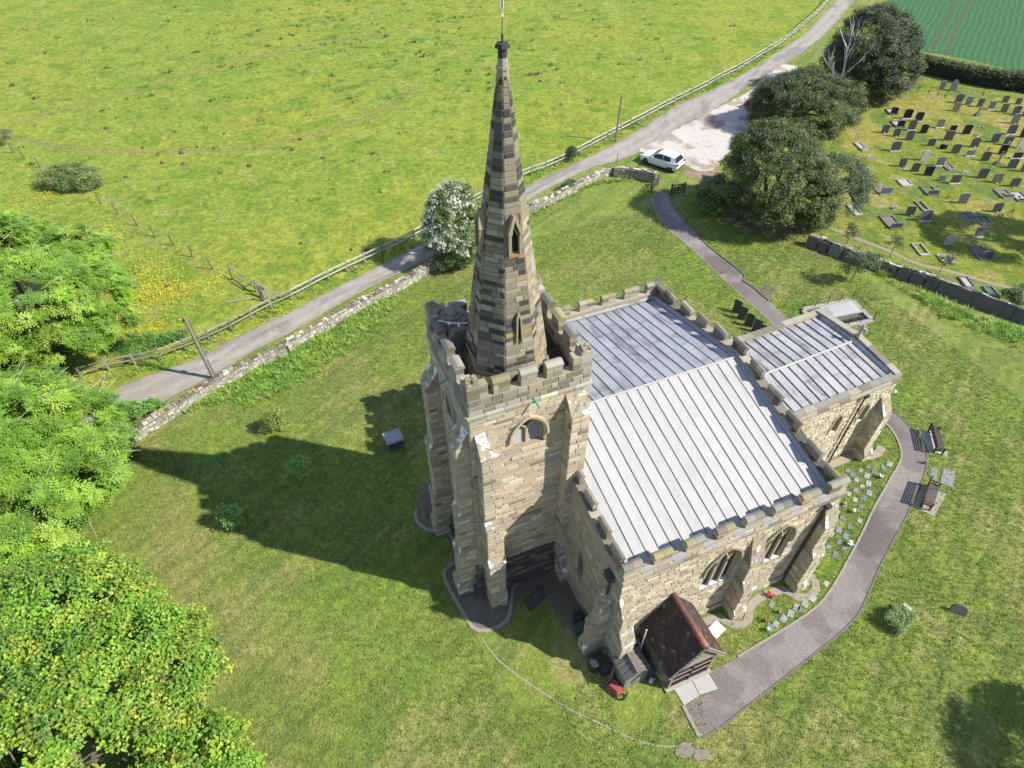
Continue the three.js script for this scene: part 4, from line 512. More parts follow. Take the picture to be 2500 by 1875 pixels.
// ---------- chancel ----------
{
  chancel.position.set(12.97, 0, -0.256); chancel.rotation.y = 0.04; chancel.updateMatrixWorld(true);
  const ms = new Masonry(71), r = rngOf(72), x0 = 0.55, x1 = 9.72, hz = 3.2, H = 6.35, L = x1 - x0, pC = choose([15, 15, 16, 17, 18, 19, 16, 15]);
  const wins = [6.0, 8.05].map((c) => ({ c: c - x0, y0: 3.35, y1: 4.85, hw: archHW(0.26, 4.3, 4.82) }));
  part('wall', slab(V3(x0, 0, hz), X, Z, [[0, 0], [L, 0], [L, H], [0, H]], wins.map((w) => archPts(w.c, 3.35, 0.26, 4.3, 4.82)), 0.4), mat([.42, .36, .25], 1, stoneOpt), chancel);
  part('wall', new MB().box((x0 + x1) / 2, H / 2, -hz + 0.2, L, H, 0.4).geo(), mortar, chancel);
  part('gable_wall', slab(V3(x1, 0, hz - 0.41), NZ, X, [[0, 0], [2 * hz - 0.82, 0], [2 * hz - 0.82, H], [hz - 0.41, H + 0.35], [0, H]], [], 0.4), mortar, chancel);
  ms.face(V3(x0, 0, hz), X, Z, L, H - 0.3, { pick: pC, ch: [0.13, 0.24], ln: [0.16, 0.48], gap: 0.025, prot: [0.01, 0.05], rough: 0.16, iv: cut(L, wins) });
  ms.face(V3(x1, 0, hz), NZ, X, 2 * hz, H - 0.1, { pick: pC, ch: [0.15, 0.26], ln: [0.2, 0.5], rough: 0.12 });
  buttress(ms, chancel, V3(9.3, 0, hz), X, Z, 0.62, [[0.55, 0.98], [3.9, 0.72]], pC, 5.0);
  // cornice and copings
  coping(chancel, 'cornice', V3(x0, H - 0.2, hz + 0.06), V3(x1 + 0.1, H - 0.2, hz + 0.06), 0.2, 0.16, [18, 3, 20, 12], 501);
  coping(chancel, 'parapet_coping', V3(x0, H + 0.03, hz - 0.16), V3(x1 + 0.1, H + 0.03, hz - 0.16), 0.4, 0.13, [21, 12, 18, 21], 502); coping(chancel, 'parapet_coping', V3(x0, H + 0.03, -hz + 0.16), V3(x1 + 0.1, H + 0.03, -hz + 0.16), 0.4, 0.13, [21, 12, 18, 20], 503);
  for (const s of [-1, 1]) coping(chancel, 'gable_coping', V3(x1 - 0.15, H + 0.12, s * (hz - 0.12)), V3(x1 - 0.15, H + 0.45, s * 0.12), 0.42, 0.14, [21, 12, 18, 20], 504 + s);
  { const m = new MB(); m.box(x1 - 0.15, H + 0.55, 0, 0.34, 0.2, 0.3, 0.7); m.box(x1 - 0.15, H + 0.98, 0, 0.13, 0.72, 0.15); m.box(x1 - 0.15, H + 1.08, 0.2, 0.125, 0.15, 0.26); m.box(x1 - 0.15, H + 1.08, -0.2, 0.125, 0.15, 0.26); part('gable_cross', m.geo(), palMats[20], chancel); }
  const y = (z) => 6.52 - 0.085 * Math.abs(z);
  roofSlope(chancel, x0, x1 - 0.35, 0, 6.52, 2.9, y(2.9), 14, leadC, seamDirty, 81, 0.055, 0.06); roofSlope(chancel, x0, x1 - 0.35, 0, 6.52, -2.9, y(2.9), 14, leadC, seamDirty, 82, 0.055, 0.06);
  part('ridge_roll', new MB().bar(V3(x0, 6.54, 0), V3(x1 - 0.35, 6.54, 0), 0.07, 0.07, 8).geo(), leadS[0], chancel);
  part('lead_flashing', new MB().quad(V3(x1 - 0.55, y(0) + 0.03, 0), V3(x1 - 0.5, y(2.9) + 0.03, 2.9), V3(x1 - 0.4, H + 0.13, 2.9), V3(x1 - 0.4, H + 0.36, 0)).quad(V3(x1 - 0.5, y(2.9) + 0.03, -2.9), V3(x1 - 0.55, y(0) + 0.03, 0), V3(x1 - 0.4, H + 0.36, 0), V3(x1 - 0.4, H + 0.13, -2.9)).geo(), leadC[1], chancel);
  for (const s of [-1, 1]) part('gutter', new MB().box((x0 + x1) / 2 - 0.2, 6.24, s * 2.88, L - 0.4, 0.05, 0.16).geo(), leadDark, chancel);
  const glass = mat([.05, .055, .055], 0.25);
  for (const w of wins) { const c = x0 + w.c; part('window_pane', new MB().box(c, 4.1, hz - 0.2, 0.52, 1.55, 0.02).geo(), glass, chancel); part('window_sill', new MB().box(c, 3.32, hz - 0.06, 0.56, 0.07, 0.2).geo(), palMats[19], chancel); const s = ringShape(c, 3.35, 0.26, 4.3, 4.82, 0, 0.12); const g = new THREE.ExtrudeGeometry(s, { depth: 0.03, bevelEnabled: false }); g.translate(0, 0, hz + 0.03); part('window_surround', g, palMats[17], chancel); const ld = new MB(); for (let i = 0; i < 8; i++) ld.box(c, 3.5 + i * 0.15, hz - 0.18, 0.5, 0.014, 0.01); ld.box(c, 4.0, hz - 0.178, 0.014, 1.3, 0.01); part('glazing_bars', ld.geo(), seamM, chancel); }
  const m = new MB(), P = [V3(7.15, 6.1, hz + 0.14), V3(7.15, 0.55, hz + 0.14), V3(7.08, 0.35, hz + 0.2), V3(7.08, 0.05, hz + 0.2)]; for (let i = 0; i < 3; i++) m.bar(P[i], P[i + 1], 0.05, 0.05, 8); m.box(7.15, 6.0, hz + 0.15, 0.22, 0.24, 0.2, 1.25); for (const q of [1.5, 3.2, 4.8]) m.bar(V3(7.15, q, hz + 0.14), V3(7.15, q + 0.1, hz + 0.14), 0.07, 0.07, 8); part('downpipe', m.geo(), mat([.05, .035, .028], 0.6), chancel);
  part('floodlight_arm', new MB().bar(V3(x1, 4.75, 2.9), V3(x1 + 0.5, 4.75, 3.1), 0.025).geo(), mat([.6, .6, .6], 0.5), chancel); part('floodlight', new MB().ball(V3(x1 + 0.55, 4.73, 3.12), 0.1, 0.08).box(x1 + 0.55, 4.82, 3.12, 0.12, 0.06, 0.12).geo(), mat([.7, .7, .7], 0.4), chancel);
  ms.build(chancel, 'rubble_stone', 'chancel_stonework', 300, chancel.matrixWorld);
}

// ---------- porch ----------
{
  const r = rngOf(91), zf = 10.42, zb = 7.98, xc = 4.95, yE = 2.05, yR = 4.12, hw = 1.45, ms = new Masonry(92), pW = choose([23, 12, 8, 3, 24, 7, 1]);
  for (const s of [-1, 1]) part('side_wall', new MB().box(xc + s * 1.12, yE / 2 + 0.12, (zf + zb) / 2, 0.22, yE + 0.24, zf - zb - 0.06).geo(), mortarDark, porch);
  ms.face(V3(xc - 1.23, 0, zb), Z, NX, zf - zb, yE + 0.2, { pick: pW, ch: [0.09, 0.13], ln: [0.2, 0.4], gap: 0.014 }); ms.face(V3(xc + 1.23, 0, zf), NZ, X, zf - zb, yE + 0.2, { pick: pW, ch: [0.09, 0.13], ln: [0.2, 0.4] }); ms.build(porch, 'side_stone', 'porch_brickwork', 120);
  // plain clay tiles laid in courses
  const tileTone = (q) => { const x = q(); return x < 0.4 ? [.055, .035, .03] : x < 0.7 ? [.075, .045, .036] : x < 0.88 ? [.042, .032, .03] : x < 0.965 ? [.11, .06, .04] : [.17, .15, .13]; };
  for (const s of [-1, 1]) {
    const m = new MB(), e = V3(xc + s * hw, yE, 0), t = V3(xc, yR, 0), len = e.distanceTo(t), n = Math.round(len / 0.115), d = t.clone().sub(e).normalize(), nn = V3(s * d.y, Math.abs(d.x), 0).normalize();
    for (let i = 0; i < n; i++) for (let k = 0; k < 16; k++) { const w = (zf - zb + 0.3) / 16, z0 = zb + k * w + (i % 2 ? w / 2 : 0) - w * 0.25, z1 = Math.min(zf + 0.3, z0 + w - 0.008), a = e.clone().addScaledVector(d, i * len / n - 0.02), b = e.clone().addScaledVector(d, (i + 1) * len / n + 0.03), l = 0.028 + r() * 0.012; if (z1 - z0 < 0.03 || z0 < zb) continue; { const f = 0.75 + 0.5 * r(); m.col = tileTone(r).map((v) => v * f); } const q = (p, z, k2) => V3(p.x, p.y, z).addScaledVector(nn, k2); m.quad(q(a, z0, l), q(a, z1, l), q(b, z1, 0.004), q(b, z0, 0.004)); m.quad(q(a, z0, 0), q(a, z1, 0), q(a, z1, l), q(a, z0, l)); }
    const o = part('roof_tiles', m.geo(), mat([1, 1, 1], 0.85, { vertexColors: true, map: grain }), porch, s < 0 ? 'dark mossy brown tile slope' : 'brown tile slope flecked with lichen'); o.userData.kind = 'stuff';
    part('roof_deck', new MB().beam(V3(xc + s * hw / 2, (yE + yR) / 2 - 0.05, zb), V3(xc + s * hw / 2, (yE + yR) / 2 - 0.05, zf + 0.22), len, 0.05, nn).geo(), mat([.06, .045, .035], 1), porch);
    part('barge_board', new MB().beam(V3(xc + s * (hw + 0.03), yE - 0.06, zf + 0.25), V3(xc, yR - 0.06, zf + 0.25), 0.035, 0.17, nn).geo(), mat([.36, .33, .29], 0.8), porch);
  }
  const rc = [[.11, .05, .045], [.13, .055, .05], [.15, .065, .055], [.14, .06, .05], [.17, .07, .05], [.21, .085, .055], [.32, .12, .07], [.38, .15, .085]];
  for (let i = 0; i < 8; i++) { const m = new MB(), z0 = zb + i * 0.335, z1 = z0 + 0.33, K = 6, R = 0.14, q = (k, z, e) => V3(xc - Math.cos(k / K * Math.PI) * (R + e), yR - 0.06 + Math.sin(k / K * Math.PI) * (R + e), z); for (let k = 0; k < K; k++) { m.quad(q(k, z1, 0), q(k + 1, z1, 0), q(k + 1, z0, 0.008), q(k, z0, 0.008)); } part('ridge_tile', m.geo(), mat(rc[i], 0.8, { map: grain }), porch); }
  // front: boarded gable, posts, slatted gates
  const wood = mat([.27, .235, .2], 0.85, { map: grain }), dark = mat([.06, .035, .03], 0.7);
  for (let i = 0; i < 5; i++) { const y = 2.3 + i * 0.3, w = (yR - y - 0.1) / (yR - yE) * hw; if (w > 0.05) part('gable_board', new MB().box(xc, y + 0.13, zf + 0.06, 2 * w - 0.06, 0.28, 0.04, (w - 0.2 > 0 ? (w - 0.2) / w : 0.4), 1).geo(), wood, porch); }
  part('lintel_beam', new MB().box(xc, 2.2, zf + 0.06, 2.3, 0.16, 0.14).geo(), wood, porch);
  for (const s of [-1, 0, 1]) part('gate_post', new MB().box(xc + s * 1.08, 1.08, zf + 0.06, 0.12, 2.1, 0.12).geo(), s ? wood : dark, porch);
  for (const s of [-1, 1]) { for (let i = 0; i < 9; i++) part('gate_slat', new MB().box(xc + s * (0.12 + i * 0.108), 1.1, zf + 0.05, 0.045, 1.95, 0.03).geo(), dark, porch); for (const y of [0.25, 0.85, 1.45, 1.98]) part('gate_rail', new MB().box(xc + s * 0.55, y, zf + 0.1, 0.95, 0.07, 0.03).geo(), y > 0.5 ? mat([.3, .22, .19], 0.8) : dark, porch); }
  part('gate_threshold', new MB().box(xc, 0.05, zf + 0.1, 2.5, 0.14, 0.3).geo(), mat([.4, .36, .29], 0.95, stoneOpt), porch);
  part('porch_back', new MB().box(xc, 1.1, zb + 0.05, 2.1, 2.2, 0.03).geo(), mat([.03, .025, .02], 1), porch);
}

// ---------- plants ----------
// a spray of folded leaves; each leaf is a diamond bent along its midrib
function sprayGeo(seed, n, spread, len, wid, { flat = 0.5, droop = 0.2, stalk = 0 } = {}) {
  const r = rngOf(seed), m = new MB();
  for (let i = 0; i < n; i++) {
    const a = r() * TAU, R = spread * Math.sqrt(r()), c = V3(Math.cos(a) * R, (r() - 0.5) * spread * flat, Math.sin(a) * R), out = V3(Math.cos(a + (r() - .5) * 1.6), (r() - 0.6) * 0.9 - droop, Math.sin(a + (r() - .5) * 1.6)).normalize(), l = len * (0.7 + 0.6 * r()), w = wid * (0.7 + 0.6 * r()), up = V3((r() - .5) * 1.1, 1, (r() - .5) * 1.1).normalize(), s = out.clone().cross(up).normalize(), nn = s.clone().cross(out).normalize();
    const p = (t, k, h) => c.clone().addScaledVector(out, l * t).addScaledVector(s, w * k).addScaledVector(nn, h * w);
    m.tri(p(0, 0, 0), p(0.5, 0.5, 0.18), p(1, 0, -0.1), [0, 0], [1, 0], [0, 1]); m.tri(p(0, 0, 0), p(1, 0, -0.1), p(0.5, -0.5, 0.18), [0, 0], [1, 0], [0, 1]);
  }
  return m.geo();
}
// pinnate leaf spray (ash): rows of leaflets along arching stalks
function pinnateGeo(seed, n, len) {
  const r = rngOf(seed), m = new MB();
  for (let i = 0; i < n; i++) { const a = i / n * TAU + r(), d = V3(Math.cos(a), 0.35 - r() * 0.7, Math.sin(a)).normalize(), s = V3(-Math.sin(a), (r() - .5) * 0.5, Math.cos(a)).normalize(), L = len * (0.7 + 0.5 * r()); for (let k = 1; k <= 5; k++) for (const e of k === 5 ? [0] : [-1, 1]) { const t = k / 5, c = d.clone().multiplyScalar(L * t); c.y -= 0.12 * L * t * t; const o = e ? s.clone().multiplyScalar(e).addScaledVector(d, 0.6).normalize() : d, l = 0.34 * len, w = 0.15 * len, q = o.clone().cross(UPV).normalize(); m.tri(c, c.clone().addScaledVector(o, l * 0.5).addScaledVector(q, w / 2), c.clone().addScaledVector(o, l), [0, 0], [1, 0], [0, 1]); m.tri(c, c.clone().addScaledVector(o, l), c.clone().addScaledVector(o, l * 0.5).addScaledVector(q, -w / 2), [0, 0], [1, 0], [0, 1]); } }
  return m.geo();
}
const leafMat = (rough = 0.6, tr = 0.3) => new THREE.MeshPhysicalMaterial({ color: 0xffffff, roughness: rough, transmission: tr, thickness: 0, side: THREE.DoubleSide });
const SPRAY = {
  ash: [1, 2, 3].map((s) => pinnateGeo(s, 6, 0.46)), maple: [4, 5, 6].map((s) => sprayGeo(s, 24, 0.3, 0.135, 0.12, { flat: 0.8 })), holly: [7, 8, 9].map((s) => sprayGeo(s, 20, 0.26, 0.12, 0.075, { flat: 0.9 })), haw: [10, 11].map((s) => sprayGeo(s, 16, 0.2, 0.1, 0.075, { flat: 0.9 })), small: [12, 13].map((s) => sprayGeo(s, 10, 0.13, 0.08, 0.05, { flat: 1 })), willow: [14, 15].map((s) => sprayGeo(s, 16, 0.28, 0.19, 0.045, { flat: 0.8, droop: 0.6 })),
};
function randDir(r, lo = -1) { const y = mixn(lo, 1, r()), a = r() * TAU, k = Math.sqrt(Math.max(0, 1 - y * y)); return V3(Math.cos(a) * k, y, Math.sin(a) * k); }
function instances(name, geo, m, list, parent, kind) { // list of { p, q, s, c }
  const o = new THREE.InstancedMesh(geo, m, list.length), M = new THREE.Matrix4(), S = V3(1, 1, 1), C = new THREE.Color(); list.forEach((e, i) => { M.compose(e.p, e.q, S.setScalar(e.s)); if (e.sy) { M.compose(e.p, e.q, S.set(e.s, e.sy, e.s)); } o.setMatrixAt(i, M); o.setColorAt(i, C.setRGB(...e.c)); }); o.name = name; o.castShadow = o.receiveShadow = true; if (kind) o.userData.kind = kind; parent.add(o); return o;
}
const bark = mat([.17, .145, .115], 0.95, { map: grain }), barkPale = mat([.3, .27, .22], 0.95, { map: grain }), twigPale = mat([.44, .38, .29], 0.95);
// tree: lobes [x, y, z, rx, ry, rz] about the foot; clusters of sprays over each lobe
function tree(t, seed, { trunk = 0.3, fork = 2, lobes, spray, clusters = 1.1, per = 9, cr = 0.55, size = 1, tones, wood = bark, lo = -0.45, twig = 0.35, lm, shell = [0.72, 1.02], gap = 0.42, twigM, lean = [0, 0], name = 'crown', tw = 0.02, surf = 0, mix = 0.2 }) {
  const r = rngOf(seed), wm = new MB(), tm = new MB(), lists = spray.map(() => []), q = new THREE.Quaternion(), e = new THREE.Euler();
  const limb = (a, b, r0, r1, m = wm, k = 4) => { let p = a; for (let i = 1; i <= k; i++) { const f = i / k, n = a.clone().lerp(b, f).add(V3((r() - .5), (r() - .5) * 0.6 + Math.sin(f * Math.PI) * 0.5, (r() - .5)).multiplyScalar(a.distanceTo(b) * 0.09)); if (i === k) n.copy(b); m.bar(p, n, mixn(r0, r1, (i - 1) / k), mixn(r0, r1, f), 6, false); p = n; } };
  const top = V3(lean[0], fork, lean[1]); limb(V3(0, -0.1, 0), top, trunk, trunk * 0.75, wm, 3);
  lobes.forEach((L, li) => {
    const c = V3(L[0], L[1], L[2]), R = V3(L[3], L[4], L[5]); limb(top, c, trunk * 0.55, trunk * 0.2);
    const area = 4 * Math.PI * Math.pow((Math.pow(R.x * R.y, 1.6) + Math.pow(R.x * R.z, 1.6) + Math.pow(R.y * R.z, 1.6)) / 3, 1 / 1.6), n = Math.round(area * clusters);
    for (let i = 0; i < n; i++) {
      const d = randDir(r, lo), k = mixn(shell[0], shell[1], Math.pow(r(), 0.7)), p = c.clone().add(d.clone().multiply(R).multiplyScalar(k));
      let buried = false; lobes.forEach((K, ki) => { if (ki !== li && !buried) { const x = (p.x - K[0]) / K[3], y = (p.y - K[1]) / K[4], z = (p.z - K[2]) / K[5]; if (x * x + y * y + z * z < 0.42) buried = true; } }); if (buried || p.y < 0.15) continue;
      if (vn(p.x * 0.9 + seed, p.z * 0.9 + p.y * 0.8) < gap * 0.6 && r() < 0.8) continue;
      if (r() < twig) limb(c.clone().lerp(p, 0.25 + r() * 0.2), p.clone().addScaledVector(d, cr * 0.25), tw * 1.6, tw * 0.35, tm, 3);
      if (surf && r() < surf) { const tg = V3(r() - .5, (r() - .5) * 0.5, r() - .5).normalize().multiplyScalar(1.2); limb(p.clone().addScaledVector(d, -0.9).addScaledVector(tg, -0.6), p.clone().addScaledVector(d, 0.35).add(tg), tw, tw * 0.3, tm, 4); }
      const tone = tones[Math.floor(r() * tones.length)], tk = 0.8 + 0.4 * r();
      for (let j = 0; j < per; j++) { const o = randDir(r).multiplyScalar(cr * Math.cbrt(r())); o.y *= 0.6; const up = d.clone().multiplyScalar(0.5).add(V3((r() - .5) * 1.1, 0.75, (r() - .5) * 1.1)).normalize(); q.setFromUnitVectors(UPV, up); e.set(0, r() * TAU, 0); const qq = q.clone().multiply(new THREE.Quaternion().setFromEuler(e)), f = tk * (0.85 + 0.3 * r()); lists[Math.floor(r() * spray.length)].push({ p: p.clone().add(o), q: qq, s: size * (0.75 + 0.5 * r()), c: (r() < mix ? tones[Math.floor(r() * tones.length)] : tone).map((v) => v * f) }); }
    }
  });
  part('trunk', wm.geo(), wood, t); if (tm.p.length) part('twigs', tm.geo(), twigM || wood, t).userData.kind = 'stuff';
  lists.forEach((l, i) => instances(name, spray[i], lm || leafMat(), l, t, 'stuff')); return t;
}
const maple = { spray: SPRAY.maple, tones: [[.18, .34, .022], [.23, .39, .026], [.14, .28, .022], [.3, .42, .03], [.36, .4, .04], [.12, .24, .024], [.16, .31, .022]], mix: 0.75 };
const ashT = { spray: SPRAY.ash, tones: [[.2, .36, .022], [.25, .41, .028], [.165, .315, .02], [.29, .43, .04], [.13, .26, .022]] };
const hollyT = [[.075, .12, .026], [.1, .15, .03], [.13, .175, .036], [.06, .1, .025], [.17, .2, .045]];
// big trees along the road at the western side
tree(thing('ash_tree', 'feathery light green ash tree beside the road, farther of two', 'tree', [-25.2, 0, -27.2]), 101, { ...ashT, trunk: 0.35, fork: 2.5, clusters: 1.2, per: 8, cr: 0.55, lobes: [[1, 6.2, 2.2, 4.6, 2.6, 3.6], [-1.5, 7.2, -2, 4, 2.6, 3.4], [4.6, 4.6, 1.5, 2.8, 1.9, 2.4], [4, 5.4, -2.8, 2.6, 1.8, 2.4], [-4, 6, 1.5, 3.2, 2.6, 3.5], [2.5, 3.6, 4.4, 2.6, 1.6, 1.8], [-2, 5, 5.6, 3.4, 2, 2.4], [5.6, 3.4, 3.4, 1.6, 1.2, 1.4], [0, 6, -5, 3, 2, 2.2]], twig: 0.04, surf: 0.4, wood: barkPale, twigM: twigPale, gap: 0.52, tw: 0.03, lm: leafMat(0.65, 0.25) });
tree(thing('ash_tree', 'light green ash tree overhanging the lawn at the spire shadow, nearer of two', 'tree', [-24.5, 0, -12]), 102, { ...ashT, trunk: 0.35, fork: 2.2, clusters: 1.2, per: 8, cr: 0.55, lobes: [[0.5, 6, 0.5, 4.2, 2.8, 3.8], [3.6, 4.6, 2.6, 2.8, 2.2, 2.6], [3.8, 4.4, -1.2, 2.4, 1.9, 2.2], [-2.5, 6.4, -2.6, 3.6, 2.4, 2.8], [2.2, 4.8, 5.0, 2.6, 2.0, 2.2], [-3, 6, 3, 3.2, 2.6, 3], [0.5, 4.6, -4, 3.4, 1.9, 2.2], [1.5, 3.6, 7.4, 2.2, 1.8, 1.8], [-3, 4.6, 7, 3, 2, 2.4]], twig: 0.04, surf: 0.3, wood: barkPale, twigM: twigPale, gap: 0.5, tw: 0.03, lm: leafMat(0.65, 0.25) });
tree(thing('maple_tree', 'dense bright green maple tree in the corner of the churchyard lawn', 'tree', [-20.5, 0, 6]), 103, { ...maple, trunk: 0.4, fork: 2.6, clusters: 1.5, per: 10, cr: 0.5, lobes: [[0.5, 7.2, 1, 4.6, 3, 4.2], [3.2, 6.2, -2.2, 3, 2.4, 3], [1.0, 6.2, -5.4, 3.2, 2.4, 2.8], [4.4, 5.6, 2.4, 2.8, 2.2, 2.6], [5.2, 4.6, 5.0, 2.2, 1.8, 2.2], [-2.6, 6.6, -2.6, 3.4, 2.6, 3.4], [-1.2, 7.4, 4.2, 3.6, 2.8, 3.2], [3, 7, 4.6, 3, 2.2, 2.4], [-3.2, 5.4, -7, 2.8, 2.2, 2.6], [0.2, 5.2, -7.8, 2.4, 2, 2.2], [1.8, 5.6, 0.4, 3.2, 2.2, 3], [0.5, 5.2, 5.2, 3, 2.2, 2.6], [2.6, 4.2, 5.5, 2.6, 1.8, 2.4]], twig: 0.18, gap: 0.6, lm: leafMat(0.55, 0.25) });
// evergreens between pull-in and cemetery
const ev = { spray: SPRAY.holly, tones: hollyT, clusters: 1.7, per: 9, cr: 0.45, size: 1.1, lo: -0.75, twig: 0.05, lm: leafMat(0.55, 0.12), shell: [0.8, 1.03], gap: 0.35 };
tree(thing('holly_tree', 'broad dark holly tree nearest the churchyard gate', 'tree', [34, 0, -21.5]), 104, { ...ev, trunk: 0.4, fork: 1.5, lobes: [[0, 4.6, 0, 4.1, 3.6, 3.9], [-0.8, 6.4, -1.2, 2.8, 2.3, 2.7], [-2.6, 3.6, -1.2, 2.3, 2.6, 2.3], [1.6, 3.8, 2.6, 2.6, 2.8, 2.3], [-1.2, 3.4, 2.2, 2.2, 2.7, 1.9], [2.6, 5.6, -1.6, 2.5, 2.4, 2.4], [3.3, 1.9, 2.6, 1.5, 1.6, 1.4]] });
tree(thing('holly_tree', 'dark holly tree overhanging the white gravel, behind the broad holly', 'tree', [49.5, 0, -36]), 105, { ...ev, trunk: 0.35, fork: 1.5, tones: [...hollyT, [.08, .1, .04]], lobes: [[0, 3, 0, 4.2, 2.9, 4], [-2, 3.2, -1, 3, 2.4, 2.8], [2.5, 3, 2.4, 2.9, 2.6, 2.7], [-3.2, 2.2, -1.8, 1.9, 2, 1.9], [1.5, 4, -1, 2.4, 1.8, 2.4], [-0.5, 2.6, 3.4, 2.4, 2.2, 2.2]] });
tree(thing('evergreen_oak', 'tall dark evergreen oak at the far corner of the cemetery hedge', 'tree', [61.9,-40.67].toSpliced(1, 0, 0)), 106, { ...ev, trunk: 0.45, fork: 2, cr: 0.6, size: 1.35, tones: [[.06, .085, .025], [.085, .11, .035], [.045, .07, .022], [.12, .14, .05]], clusters: 1.3, lobes: [[0, 5.6, 0, 3.6, 4, 3.6], [2.6, 3.6, 2.4, 2.9, 3, 2.6], [-1.8, 3.6, -1, 2.4, 2.9, 2.4], [2.4, 6.6, -1.2, 3, 2.6, 2.8], [1.6, 2.4, 3.2, 2, 2, 1.9], [4.2, 4.8, 0.6, 2.6, 2.6, 2.4]] });
tree(thing('weeping_tree', 'pale grey-green drooping tree on the cemetery side of the hollies', 'tree', [39.25,-20.02].toSpliced(1, 0, 0)), 107, { spray: SPRAY.willow, tones: [[.085, .145, .05], [.11, .175, .065], [.07, .12, .04], [.14, .2, .09]], trunk: 0.22, fork: 1.6, clusters: 1.5, per: 8, cr: 0.5, twig: 0.3, lobes: [[0, 3.6, 0, 2.9, 2.4, 2.7], [1.4, 3, 1.2, 2, 2.1, 1.9], [-0.6, 2.8, 1.8, 1.9, 1.9, 1.7]], twigM: barkPale, gap: 0.5, lm: leafMat(0.5, 0.2) });
tree(thing('elder_bush', 'low leafy elder bush beside the churchyard gate', 'bush', [31.2, 0, -25.2]), 108, { spray: SPRAY.maple, size: 0.8, tones: [[.11, .21, .04], [.15, .26, .05], [.08, .16, .035], [.22, .28, .07]], trunk: 0.12, fork: 0.5, clusters: 2, per: 8, cr: 0.4, lo: -0.3, twig: 0.1, lobes: [[0, 1.5, 0, 2, 1.4, 1.6], [1.3, 1.2, 1.0, 1.5, 1.2, 1.3], [-1, 1.1, 0.7, 1.3, 1.1, 1.1]], lm: leafMat(0.5, 0.25) });
// hawthorn in flower over the wall
{ const t = thing('hawthorn_tree', 'hawthorn tree smothered in white blossom behind the spire', 'tree', [5.9, 0, -26.2]); const hl = [[0, 4.4, 0, 2.1, 2.2, 2.0], [0.5, 2.6, 0.6, 2, 1.8, 1.8], [-0.9, 3.2, 0.3, 1.7, 1.7, 1.5], [0.3, 5.8, -0.3, 1.5, 1.3, 1.5], [-0.3, 1.2, 0.8, 1.5, 1.1, 1.1]];
  tree(t, 109, { spray: SPRAY.haw, tones: [[.09, .17, .03], [.12, .21, .035], [.07, .13, .025], [.15, .23, .05]], trunk: 0.2, fork: 1.2, clusters: 3, per: 9, cr: 0.35, lobes: hl, twig: 0.12, lo: -0.7, gap: 0.4, twigM: twigPale });
  tree(t, 110, { spray: [sprayGeo(30, 14, 0.14, 0.07, 0.07, { flat: 0.7, droop: 0 })], name: 'blossom', tones: [[.6, .62, .5], [.5, .55, .4], [.68, .68, .6]], trunk: 0.01, fork: 1.2, clusters: 4.4, per: 2, cr: 0.3, lobes: hl.slice(0, 4).map((l) => [l[0], l[1], l[2], l[3] * 1.06, l[4] * 1.06, l[5] * 1.06]), twig: 0, lo: -0.3, shell: [0.9, 1.04], gap: 0.62, lm: leafMat(0.8, 0.2) }); }
tree(thing('bramble_bush', 'rounded bramble bush swallowing the wire fence in the pasture', 'bush', [-24.82,-53.06].toSpliced(1, 0, 0)), 111, { spray: SPRAY.haw, size: 1.15, tones: [[.15, .25, .04], [.2, .31, .05], [.11, .19, .035], [.3, .3, .15]], trunk: 0.08, fork: 0.4, clusters: 2.4, per: 8, cr: 0.42, lo: -0.1, lobes: [[0, 0.7, 0, 2.3, 1.4, 1.7], [1.4, 0.6, 0.9, 1.7, 1.2, 1.3], [-1.4, 0.5, -0.6, 1.6, 1.1, 1.4]], twig: 0.15, twigM: twigPale });
tree(thing('thorn_bush', 'small thorny bush cut by the edge of the picture at the field corner', 'bush', [-32.46,-65.98].toSpliced(1, 0, 0)), 112, { spray: SPRAY.haw, tones: [[.13, .15, .07], [.1, .14, .05]], trunk: 0.06, fork: 0.4, clusters: 2.2, per: 6, cr: 0.35, lobes: [[0, 0.8, 0, 1.3, 0.9, 1.1]], twig: 0.3, twigM: twigPale });
// bushes at the foot of the nearer ash and along the wall
const hedgey = { spray: SPRAY.maple, size: 0.75, tones: [[.13, .3, .04], [.18, .37, .05], [.1, .23, .035], [.24, .42, .07]], trunk: 0.06, fork: 0.4, clusters: 2, per: 9, cr: 0.42, lo: -0.1, twig: 0.08 };
tree(thing('shrub', 'leafy green shrub under the nearer ash where the spire shadow ends', 'bush', [-20.64,-14.03].toSpliced(1, 0, 0)), 113, { ...hedgey, lobes: [[0, 1, 0, 1.5, 1.3, 1.6], [-1.6, 1.2, 1.4, 1.6, 1.5, 1.6], [0.3, 0.8, -1.6, 1.2, 1, 1.3]] });
tree(thing('shrub', 'leafy green shrub swallowing the end of the roadside wall', 'bush', [-19.45,-16.51].toSpliced(1, 0, 0)), 114, { ...hedgey, lobes: [[0, 0.9, 0, 1.3, 1.1, 1.1], [-1.3, 0.9, 0.6, 1.3, 1, 1.1], [1.2, 0.6, -0.5, 0.9, 0.7, 0.7]] });
tree(thing('shrub', 'leafy green shrub below the two western trees', 'bush', [-22.85,-11.79].toSpliced(1, 0, 0)), 115, { ...hedgey, lobes: [[0, 1.3, 0, 2, 1.6, 1.8], [-2, 1.2, 1.2, 1.8, 1.5, 1.8]] });
tree(thing('fence_bush', 'small bush growing through the white rail fence', 'bush', [22.97,-38.58].toSpliced(1, 0, 0)), 116, { ...hedgey, tones: [[.07, .13, .03], [.1, .17, .04]], clusters: 4, per: 6, cr: 0.25, size: 0.6, lobes: [[0, 0.7, 0, 0.6, 0.8, 0.6]] });
